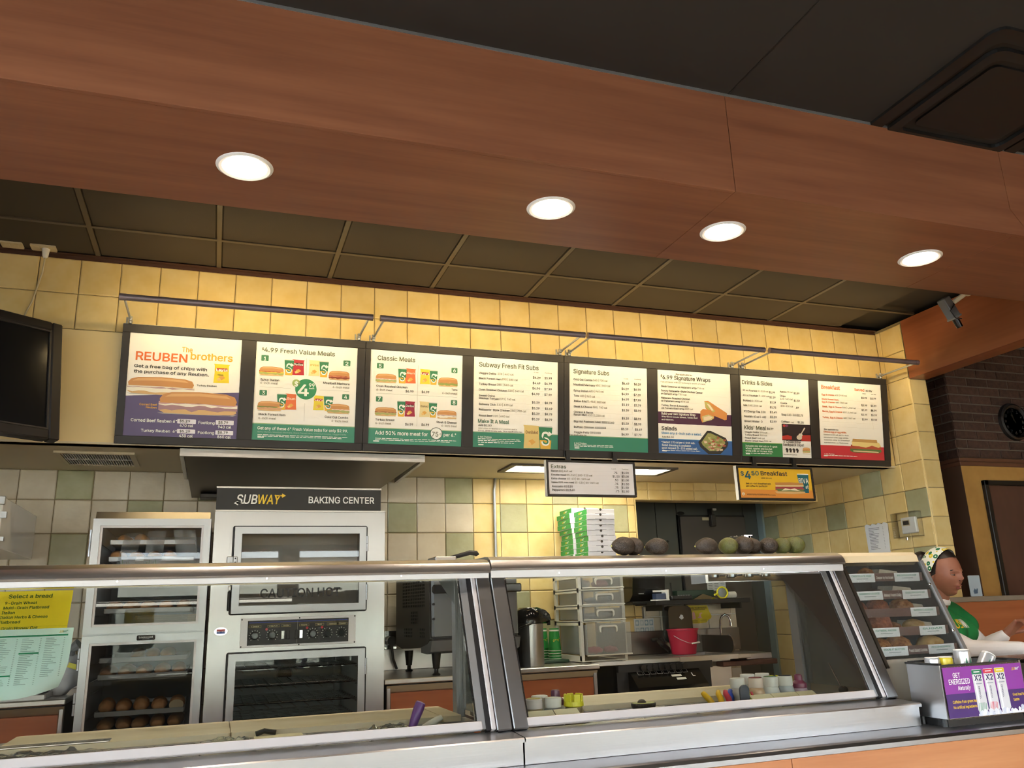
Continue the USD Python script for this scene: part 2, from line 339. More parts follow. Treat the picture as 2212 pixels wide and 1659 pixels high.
part(cg, 'wall_angle', cat(box(-3.2, XR, YB-.03, YB-.002, ZC-.002, ZC+.002), box(-3.2, XR, YB-.004, YB-.001, ZC-.022, ZC)), 'ceiling_trim')
# --- dining room ceiling
cd = struct('ceiling_dining', 'plain dark brown ceiling of the dining room')
part(cd, 'slab', box(-6, 9, -3.8, 2.95, ZC, ZC+.15), 'ceiling_dark')
part(cd, 'slab', box(XR+.1, 9, 2.95, 7.5, ZC-.004, ZC+.04), 'ceiling_dark')
part(cd, 'seam', box(1.770, 1.776, 1.2, 2.345, ZC-.001, ZC+.01), 'vent_black')
# --- wood clad beam with the lamps
bm = struct('ceiling_beam', 'reddish wood-laminate ceiling beam over the counter')
yf, yk, zb, xm = 2.345, 2.962, 2.737, 1.757
LAMPX = [.0155, 1.136, 1.902, 2.945]
def holed(a, b):
    g = Polygon([(a, yf+.0185), (b, yf+.0185), (b, yk), (a, yk)])
    for x in LAMPX: g = g.difference(Point(x, 2.655).buffer(.0775, quad_segs=16))
    return prism(g, 'z', zb, zb+.018)
for a, b in ((-4.2, xm-.0012), (xm+.0012, 3.16)):
    part(bm, 'front_panel', box(a, b, yf, yf+.018, zb, ZC, .001) if b < 3 else prism([(a, zb), (3.257, zb), (3.16, ZC-.30), (3.16, ZC), (a, ZC)], 'y', yf, yf+.018), 'wood_x')
    part(bm, 'bottom_panel', holed(a, b), 'wood_x')
part(bm, 'front_panel', prism([(3.163, ZC), (4.67, ZC), (4.67, zb), (3.26, zb), (3.163, ZC-.30)], 'y', yf, yf+.018), 'wood_x')
part(bm, 'bottom_panel', box(3.1625, 4.67, yf+.0185, yk, zb, zb+.018, .001), 'wood_x')
part(bm, 'back_panel', box(-4.2, 4.67, yk-.018, yk, zb+.018, ZC), 'wood_x')
part(bm, 'edge_strip', box(-4.2, 4.67, yf-.002, yf+.004, ZC-.012, ZC), 'alu')
hd = struct('door_header', 'wood-laminate header over the opening at the right of the kitchen')
part(hd, 'side_panel', box(XR, XR+.015, yk, 4.338, 2.732, ZC), 'wood_y'); part(hd, 'side_panel', box(XR+.135, XR+.15, yk, 4.338, 2.732, ZC), 'wood_y')
part(hd, 'bottom_panel', box(XR+.015, XR+.135, yk, 4.338, 2.732, 2.75), 'wood_y')
# --- upper wall that carries the menu boards, and its soffit
wu = struct('wall_upper', 'yellow tiled bulkhead above the menu boards')
part(wu, 'backing', box(-3.2, XR, YB+.0005, YB+.1, ZS, ZC), 'grout')
uj = [.015+.196*k for k in range(-7, 23)]+[XR]
tiles(wu, 1, YB, uj, [2.7475, 2.943, 3.138], lambda i, j: 'tile_yellow')
tiles(wu, 1, YB, [4.328, XR], [2.152, 2.355, 2.551, 2.7465], lambda i, j: 'tile_yellow')
part(wu, 'plain_panel', box(-3.2, 4.325, YB-.006, YB+.002, ZS, 2.745, .002), 'cream_paint')
sf = struct('ceiling_soffit', 'beige painted soffit under the menu wall')
part(sf, 'board', box(-3.2, XR, YB, YW+.1, ZS, ZS+.02), 'soffit_paint'); part(sf, 'bead', box(-3.2, XR, YB-.008, YB+.006, ZS-.006, ZS+.004), 'soffit_paint')
# --- tiled back wall
wb = struct('wall_back', 'back wall of beige, cream and sage tiles')
part(wb, 'backing', box(-3.2, 2.875, YW+.0005, YW+.12, 0, ZS), 'grout'); part(wb, 'backing', box(2.875, XR, YW+.0005, YW+.12, 2.011, ZS), 'tile_cream')
bj = [1.245+.1962*k for k in range(-16, 9)]+[2.875]; rz = [.60, .7925, .989, 1.1855, 1.382, 1.5785, 1.775, 1.972, 2.1475]
GRN = {(-.928, 7), (-.141, 7), (1.438, 7), (2.216, 7), (1.05, 6), (1.828, 6), (-.538, 6), (2.604, 6), (-.928, 5), (1.438, 5), (.46, 7), (1.828, 3), (-1.5, 6), (.27, 5), (2.02, 2)}
def pick_back(i, j):
    x = bj[i]
    if any(abs(x-a) < .07 and j == b for a, b in GRN): return 'tile_green'
    return 'tile_beige' if x < 1.55 else 'tile_cream'
tiles(wb, 1, YW, bj, rz, pick_back)
tiles(wb, 1, YW, [2.878, 2.993, 3.189, 3.384, 3.581, 3.777, 3.973, 4.17, 4.366, XR], [2.011, 2.086, 2.147], lambda i, j: 'tile_cream')
part(wb, 'jamb', box(2.875, 2.885, YW-.004, YW+.125, 1.25, 2.011), 'tile_cream')
pw = struct('wall_low', 'short tiled wall behind the hand sink')
part(pw, 'backing', box(2.89, 3.648, YW+.0005, YW+.1, 0, 1.25), 'white'); 
tiles(pw, 1, YW, [2.895, 3.017, 3.213, 3.41, 3.605, 3.648], [.80, .99, 1.18, 1.25], lambda i, j: 'tile_beige')
# --- walk-in cooler wall seen through the opening
wc = struct('wall_cooler', 'grey metal wall panels of the walk-in cooler')
for a, b in ((2.3, 3.488), (3.492, 3.69), (4.362, 4.56), (4.564, 5.2)): part(wc, 'panel', box(a, b, 6.25, 6.33, 0, 2.9, .002), 'cooler_panel')
part(wc, 'panel', box(3.694, 4.358, 6.25, 6.33, 1.995, 2.9, .002), 'cooler_panel')
part(wc, 'name_plate', cat(tf(ell((0, 0, 0), (.036, .004, .014)), None, (3.735, 6.247, 2.014))), 'black')
dr = thing('door_1', 'dark grey cooler door with closer', None, (4.026, 6.25, 0), kind='structure')
part(dr, 'leaf', box(3.703, 4.35, 6.215, 6.25, .05, 1.985, .004), 'cooler_door'); part(dr, 'frame', cat(box(3.694, 3.703, 6.235, 6.262, 0, 1.995), box(4.35, 4.359, 6.235, 6.262, 0, 1.995), box(3.694, 4.359, 6.235, 6.262, 1.985, 1.997)), 'gasket')
part(dr, 'closer', cat(box(3.985, 4.03, 6.17, 6.215, 1.895, 1.995, .006), box(4.0, 4.02, 6.18, 6.25, 1.995, 2.05, .003)), 'grey_dark'); part(dr, 'closer_arm', box(4.005, 4.04, 6.165, 6.25, 2.03, 2.048, .002), 'white')
part(dr, 'notice', box(3.918, 3.992, 6.211, 6.216, 1.95, 1.975), 'wrap_paper'); part(dr, 'handle', cat(cyl((3.533, 6.26, 1.76), (3.533, 6.2, 1.755), .012), cyl((3.533, 6.2, 1.755), (3.56, 6.19, 1.775), .01)), 'black')
# --- right wall of the kitchen: tiles, end column
wr = struct('wall_right', 'right kitchen wall of cream and sage tiles')
part(wr, 'backing', box(XR+.0005, XR+.148, 4.345, 6.25, 0, 2.73), 'grout'); part(wr, 'backing', box(XR+.0005, XR+.148, 4.345, YB+.1, 2.73, ZC), 'grout')
ry = [4.343, 4.541, 4.744, 4.95, 5.154, 5.368, 5.573, 5.779, 5.985, 6.17]; rzz = [.60, .7925, .989, 1.1855, 1.382, 1.5785, 1.772, 1.967, 2.158]
GR = {(2, 7), (4, 6), (6, 5), (0, 6), (8, 6), (0, 4), (3, 3)}
tiles(wr, 0, XR, ry, rzz, lambda i, j: 'tile_green' if (i, j) in GR else 'tile_cream')
tiles(wr, 0, XR, [4.343, 4.541, YB-.008], [2.158, 2.355, 2.551, 2.746, 2.943, 3.14], lambda i, j: 'tile_yellow')
tiles(wr, 1, 4.345, [XR+.004, 4.668], [.0, .2, .4, .6, .7925, .989, 1.1855, 1.382, 1.5785, 1.772, 1.967, 2.158, 2.355, 2.551, 2.73], lambda i, j: 'tile_cream', .004)
part(wr, 'corner_bead', tube([(XR, 4.344, 0), (XR, 4.344, 2.73)], .006, 8), 'tile_cream')
part(wr, 'corner_trim', box(XR-.02, XR+.02, 6.172, 6.25, 0, 2.2), 'jamb')
# --- dining room beyond: brick above, ochre below
wk = struct('wall_brick', 'dark brick upper wall over a plain lower wall beside the dining room door')
part(wk, 'mortar_bed', box(5.142, 7.6, 4.603, 6.9, 2.235, ZC), 'mortar'); part(wk, 'lower_wall', box(5.142, 7.6, 4.603, 6.9, 0, 2.2), 'wall_ochre'); part(wk, 'side_face', box(5.138, 5.142, 4.604, 6.9, 0, 2.2), 'wall_brown')
part(wk, 'moulding', cat(box(5.115, 7.6, 4.58, 6.9, 2.205, 2.235, .006), box(5.128, 7.6, 4.59, 6.9, 2.175, 2.205, .004)), 'moulding')
def brick(a0, a1, z0, z1, axis):
    r = random.Random(int(a0*977+z0*8111)); t = r.uniform(.006, .012)
    return tile_mesh(axis, 4.603 if axis == 1 else 5.142, a0, a1, z0, z1, t, .006, -1)
for j in range(13):
    z0 = 2.24+.0695*j; z1 = min(z0+.059, ZC-.01)
    for i in range(-1, 10):
        a0 = 5.142+(.104 if j % 2 else 0)+.2085*i; a1 = a0+.198; a0 = max(a0, 5.142)
        if a1 > 5.2 and a0 < 6.75: part(wk, 'brick', brick(a0, a1, z0, z1, 1), 'brick')
    for i in range(-1, 3):
        a0 = 4.603+(0 if j % 2 else .104)+.2085*i; a1 = a0+.198; a0 = max(a0, 4.603)
        if a1 > 4.65: part(wk, 'brick', brick(a0, a1, z0, z1, 0), 'brick')
d2 = thing('door_2', 'brown door in a black frame below the brick wall', None, (5.75, 4.6, 0), kind='structure')
part(d2, 'leaf', box(5.347, 6.20, 4.585, 4.60, .01, 2.029), 'door_brown'); part(d2, 'frame', cat(box(5.306, 5.347, 4.57, 4.602, 0, 2.067, .004), box(6.2, 6.241, 4.57, 4.602, 0, 2.067, .004), box(5.306, 6.241, 4.57, 4.602, 2.029, 2.067, .004)), 'black')
# --- outer shell with the shop windows behind the camera
solo('wall_left', cat(box(-4.3, -4.2, -3.7, -3.2, 0, ZC), box(-4.3, -4.2, -3.2, .9, 0, .5), box(-4.3, -4.2, -3.2, .9, 2.85, ZC), box(-4.3, -4.2, .9, 7.0, 0, ZC)), 'wall_ochre', 'ochre left wall of the shop', kind='structure')
solo('wall_kitchen_left', box(-3.3, -3.2, 3.4, 7.0, 0, ZC), 'cream_paint', 'cream side wall at the left of the kitchen', kind='structure')
solo('wall_far', box(-4.3, 9, 6.9, 7.0, 0, ZC), 'wall_brown', 'rear wall of the building', kind='structure')
solo('wall_dining_end', box(7.6, 7.7, -3.7, 7.0, 0, ZC), 'wall_ochre', 'ochre end wall of the dining room', kind='structure')
wf = struct('wall_front', 'shop front wall behind the camera')
wx = [-4.2, -3.9, -1.5, -1.3, .9, 1.1, 3.3, 3.5, 5.7, 5.9, 7.6]
part(wf, 'sill_wall', box(-4.2, 7.6, -3.7, -3.5, 0, .45), 'wall_ochre'); part(wf, 'head_wall', box(-4.2, 7.6, -3.7, -3.5, 2.3, ZC), 'wall_ochre')
for k in range(0, 10, 2): part(wf, 'pier', box(wx[k], wx[k+1], -3.7, -3.5, .45, 2.3), 'wall_brown')
part(wf, 'pier', box(7.3, 7.6, -3.7, -3.5, .45, 2.3), 'wall_brown')
for n_, k in enumerate(range(1, 9, 2)):
    w = thing(f'window_{n_+1}', 'shop front window behind the camera', None, ((wx[k]+wx[k+1])/2, -3.6, .45), kind='structure')
    part(w, 'frame', ring_frame(wx[k], wx[k+1], .45, 2.3, .05, -3.63, -3.57), 'gasket'); part(w, 'pane', box(wx[k]+.05, wx[k+1]-.05, -3.603, -3.597, .5, 2.25), 'window_glass')
w = thing('window_5', 'side window at the left of the shop', None, (-4.25, -1.15, .5), kind='structure')
part(w, 'frame', cat(box(-4.28, -4.22, -3.2, -3.15, .5, 2.85), box(-4.28, -4.22, .85, .9, .5, 2.85), box(-4.28, -4.22, -3.15, .85, .5, .55), box(-4.28, -4.22, -3.15, .85, 2.8, 2.85)), 'gasket'); part(w, 'pane', box(-4.253, -4.247, -3.15, .85, .55, 2.8), 'window_glass')
solo('ground', box(-60, 60, -60, -3.7, -.2, -.12), 'asphalt', 'grey parking ground outside', kind='structure')
# --- building across the car park, seen as a reflection in the oven door
nb = thing('neighbour_building', 'stucco building with a red tiled roof mirrored in the oven door glass', 'building', (2, -18, 0))
part(nb, 'wall', box(-12, 16, -24, -16, -.1, 3.0), 'stucco')
part(nb, 'fascia', box(-12.4, 16.4, -15.7, -15.6, 2.95, 3.12), 'white')
rt = []
for k in range(7):
    for i in range(58): rt.append(tf(tube([(0, 0, 0), (0, -.62, .24)], .23, 8, False), None, (-12+.5*i, -15.6-.58*k, 3.12+.235*k)))
part(nb, 'roof_tiles', cat(rt), 'roof_tile', kind='stuff'); part(nb, 'roof_deck', prism([(-15.6, 3.0), (-19.8, 4.72), (-24, 3.0)], 'x', -12, 16), 'roof_tile')
# ================================================================ lamps, vents, things on the upper wall
dl = []
for k, (x, lab) in enumerate([(.0155, 'leftmost recessed downlight in the wood beam'), (1.136, 'second recessed downlight from the left in the wood beam'), (1.902, 'recessed downlight just right of the panel joint in the beam'), (2.945, 'rightmost recessed downlight in the wood beam')]):
    t = thing('downlight', lab, 'ceiling light', (x, 2.655, zb), group=None)
    part(t, 'trim_ring', lathe([(.072, .004), (.074, -.003), (.084, -.006), (.093, -.002), (.0945, .0005), (.0945, .003)], (x, 2.655, zb), 40, open_=True), 'white_gloss', smooth=40)
    part(t, 'reflector', lathe([(.0765, -.002), (.0735, .004), (.066, .030)], (x, 2.655, zb), 40, open_=True), 'alu_white', smooth=True)
    part(t, 'lamp', lathe([(.0001, .008), (.035, .0095), (.055, .016), (.0665, .029)], (x, 2.655, zb), 40), 'lamp_down', smooth=True)
# vents and lamps in the soffit
t = thing('air_vent', 'white framed air grille in the soffit above the bread cabinet', 'air vent', (-.647, 5.03, ZS))
part(t, 'frame', cat(box(-.842, -.815, 4.828, 5.22, ZS-.012, ZS), box(-.478, -.451, 4.828, 5.22, ZS-.012, ZS), box(-.815, -.478, 4.828, 4.855, ZS-.012, ZS), box(-.815, -.478, 5.193, 5.22, ZS-.012, ZS)), 'plate_ivory')
part(t, 'backing', box(-.815, -.478, 4.855, 5.193, ZS-.002, ZS-.0005), 'black')
for i in range(27): part(t, 'louvre', box(-.81+.0127*i, -.806+.0127*i, 4.855, 5.193, ZS-.010, ZS-.002), 'alu_white')
part(t, 'rail', box(-.815, -.478, 5.02, 5.028, ZS-.011, ZS-.003), 'alu_white')
t = thing('ceiling_light_panel', 'bright flat light panel in the soffit behind the extras sign', 'ceiling light', (2.31, 4.99, ZS))
part(t, 'frame', cat(box(1.715, 2.905, 4.84, 4.87, ZS-.012, ZS), box(1.715, 2.905, 5.10, 5.13, ZS-.012, ZS), box(1.715, 1.755, 4.87, 5.10, ZS-.012, ZS), box(2.865, 2.905, 4.87, 5.10, ZS-.012, ZS)), 'ceiling_bar'); part(t, 'diffuser', box(1.755, 2.865, 4.87, 5.10, ZS-.006, ZS-.001), 'lamp_soffit')
t = thing('range_hood', 'stainless extractor hood under the first menu boards', 'hood', (.44, 5.0, ZS))
hx0, hx1 = -.215, 1.11
part(t, 'rim', cat(box(hx0, hx1, 4.64, 4.665, ZS-.045, ZS-.004), box(hx0, hx0+.02, 4.665, 5.43, ZS-.045, ZS-.004), box(hx1-.02, hx1, 4.665, 5.43, ZS-.045, ZS-.004)), 'steel_x')
part(t, 'canopy', cat((np.array([[hx0+.02, 4.66, ZS-.03], [hx1-.02, 4.66, ZS-.03], [hx1-.22, 5.42, ZS-.16], [hx0+.05, 5.42, ZS-.16], [hx0+.02, 4.66, ZS-.004], [hx1-.02, 4.66, ZS-.004], [hx1-.02, 5.43, ZS-.004], [hx0+.02, 5.43, ZS-.004]], float), _BF)), 'hood_steel')
part(t, 'grease_filter', box(hx0+.1, hx1-.3, 5.3, 5.41, ZS-.175, ZS-.15, .004), 'grey_dark')
# the air diffuser in the dining room ceiling
t = thing('ceiling_vent', 'black square air diffuser with rounded corners in the dark dining ceiling', 'air vent', (2.86, 2.0, ZC))
def vring(a, b, za, zb_):
    return prism(rrect(2.46+a, 3.26-a, 1.72+a, 2.46-a, .05).difference(rrect(2.46+b, 3.26-b, 1.72+b, 2.46-b, .04)), 'z', za, zb_)
part(t, 'outer_frame', vring(0, .06, ZC-.012, ZC), 'vent_black'); part(t, 'inner_frame', vring(.085, .13, ZC-.02, ZC-.004), 'vent_black'); part(t, 'centre_plate', prism(rrect(2.63, 3.09, 1.89, 2.29, .03), 'z', ZC-.012, ZC-.004), 'vent_black')
# picture lights over the boards: a metal rod on two arms
FX = [(-.527, .733), (.735, 1.955), (1.957, 3.215), (3.217, 4.456)]
for k, (a, b) in enumerate([(-.515, .715), (.753, 1.948), (1.966, 3.185), (3.222, 4.42)]):
    t = thing('light_rod', ['first', 'second', 'third', 'fourth'][k]+' metal rod light from the left, above the menu boards', 'light', (a, 4.5, 2.765))
    part(t, 'rod', cyl((a+.03, 4.15, 2.785), (b-.03, 4.15, 2.785), .0165, n=18), 'rod_metal', smooth=40)
    for e, s in ((a, 1), (b, -1)): part(t, 'end_cap', cyl((e, 4.15, 2.785), (e+s*.03, 4.15, 2.785), .0175, n=18), 'rod_metal', smooth=40)
    for e in (a+.022, b-.022):
        part(t, 'arm', tube([(e, 4.155, 2.78), (e, 4.46, 2.782)], .006, 10), 'alu', smooth=True)
        part(t, 'bracket', cat(cyl((e, 4.475, 2.762), (e, 4.475, 2.80), .009, n=12), cyl((e, 4.45, 2.782), (e, 4.50, 2.782), .010, n=12), box(e-.022, e-.014, 4.485, 4.495, 2.765, 2.80)), 'alu')
    part(t, 'lamp', box(a+.05, b-.05, 4.1668, 4.172, 2.778, 2.797), 'lamp_rod')
# outlets in the ceiling above the television and its cord
for x0, x1, lab in ((-1.135, -1.035, 'ivory socket plate in the ceiling at the left edge of the photo'), (-1.0, -.882, 'ivory ceiling socket plate with the television plug in it')):
    t = thing('outlet', lab, 'outlet', ((x0+x1)/2, 4.525, ZC)); part(t, 'plate', prism(rrect(x0, x1, 4.49, 4.56, .006), 'z', ZC-.004, ZC+.012), 'plate_ivory')
    for dx in (.03, .07): part(t, 'socket', box(x0+dx-.01, x0+dx+.01, 4.51, 4.54, ZC-.0055, ZC-.003), 'plate_ivory')
t = thing('power_cord', 'pale cord with a plug running from the ceiling socket down to the television', 'cord', (-.93, 4.525, ZC-.006))
part(t, 'plug', lathe([(.009, -.055), (.015, -.045), (.017, -.02), (.02, -.006)], (-.93, 4.525, ZC), 14), 'white', smooth=40)
part(t, 'cord', tube([(-.93, 4.525, ZC-.055), (-.935, 4.55, ZC-.075), (-.945, 4.582, ZC-.12), (-.96, 4.582, ZC-.2), (-.975, 4.582, ZC-.28), (-.995, 4.58, ZC-.34), (-1.01, 4.57, ZC-.42)], .0042, 8), 'plate_ivory', smooth=True)
# television, turned to the right and tilted down
tv = thing('television', 'black flat television on the wall at the left edge of the photo', 'television', (-1.25, 4.2, 2.4))
def tvm(m): return tf(tf(m, RZ(TVYAW)@RX(TVTILT)), None, TVPOS)
TVYAW, TVTILT, TVPOS = 36.0, -9.0, (-.775, 4.36, 2.39)
W_, H_ = 1.02, .605
part(tv, 'bezel', tvm(cat(box(-W_, -W_+.05, -.035, .02, -H_/2, H_/2, .006), box(-.05, 0, -.035, .02, -H_/2, H_/2, .006), box(-W_+.05, -.05, -.035, .02, H_/2-.045, H_/2, .006), box(-W_+.05, -.05, -.035, .02, -H_/2, -H_/2+.05, .006))), 'frame_black')
part(tv, 'inner_edge', tvm(ring_frame(-W_+.045, -.045, -H_/2+.045, H_/2-.04, .012, -.028, -.01)), 'grey_dark')
part(tv, 'screen', tvm(box(-W_+.05, -.05, -.018, -.008, -H_/2+.05, H_/2-.045)), 'screen'); part(tv, 'back', tvm(box(-W_+.08, -.08, .02, .06, -H_/2+.06, H_/2-.06, .01)), 'frame_black')
part(tv, 'bracket', cat(cyl((-1.2, 4.12, 2.39), (-1.2, 4.59, 2.39), .03), box(-1.32, -1.08, 4.565, 4.59, 2.28, 2.5)), 'black')
# security camera behind the beam
sc_ = thing('security_camera', 'grey security camera hanging behind the beam at the right', 'camera', (3.84, 2.965, 2.88))
R_ = None
d_ = np.array([.055, .0, -.10]); d_ /= np.linalg.norm(d_); xx, yy, _ = frame_of(d_)
def obox(c, hw, hh, l0, l1, ch=.004):
    v, f = box(-hw, hw, -hh, hh, l0, l1, ch); return np.asarray(c)+v[:, :1]*xx+v[:, 1:2]*yy+v[:, 2:]*d_, f
c0 = np.array([3.775, 3.30, 2.865])
part(sc_, 'body', obox(c0, .026, .028, 0, .125), 'grey_machine'); part(sc_, 'front_ring', obox(c0, .03, .032, .118, .13), 'alu'); part(sc_, 'lens', cyl(c0+d_*.13, c0+d_*.185, .019, .017), 'black_gloss', smooth=40)
part(sc_, 'mount', cat(cyl((3.86, 2.964, 2.89), (3.86, 3.02, 2.89), .032), tube([(3.86, 3.01, 2.89), (3.86, 3.2, 2.88), (3.83, 3.29, 2.84), tuple(c0+d_*.07)], .014, 10), ell((3.855, 3.2, 2.875), (.024, .024, .024))), 'plate_ivory')
part(sc_, 'cable', tube([tuple(c0+np.array([.03, 0, .0])), tuple(c0+[.045, -.03, -.04]), tuple(c0+[.0, -.034, -.085]), tuple(c0+[.03, -.034, -.125]), tuple(c0+d_*.14+[.01, -.03, 0])], .003, 6), 'black')
# wall clock on the brick wall
t = thing('wall_clock', 'round black wall clock on the dark brick wall', 'clock', (5.735, 4.58, 2.527))
part(t, 'rim', lathe([(.105, .0), (.112, .02), (.128, .03), (.142, .022), (.148, 0)], (5.735, 4.592, 2.527), 40, (0, -1, 0), True), 'frame_black', smooth=40); part(t, 'face', lathe([(.0001, .012), (.112, .012)], (5.735, 4.592, 2.527), 40, (0, -1, 0)), 'clock_face')
for ang, ln, w in ((-28, .06, .005), (-18, .088, .0035)): part(t, 'hand', tf(box(-w, w, 4.572, 4.575, -.015, ln), RY(ang), (5.735, 0, 2.527)), 'black')
sh = Sheet((5.735-.11, 4.5795, 2.527+.11), (.22, 0, 0), (0, 0, -.22))
for h in range(1, 13):
    a = math.radians(30*h); sh.text(str(h), .5+.40*math.sin(a)-.045, .5+.40*math.sin(a)+.045, .5-.40*math.cos(a)+.05, .1, '#3a3a40', .0005)
sh.flush(t)
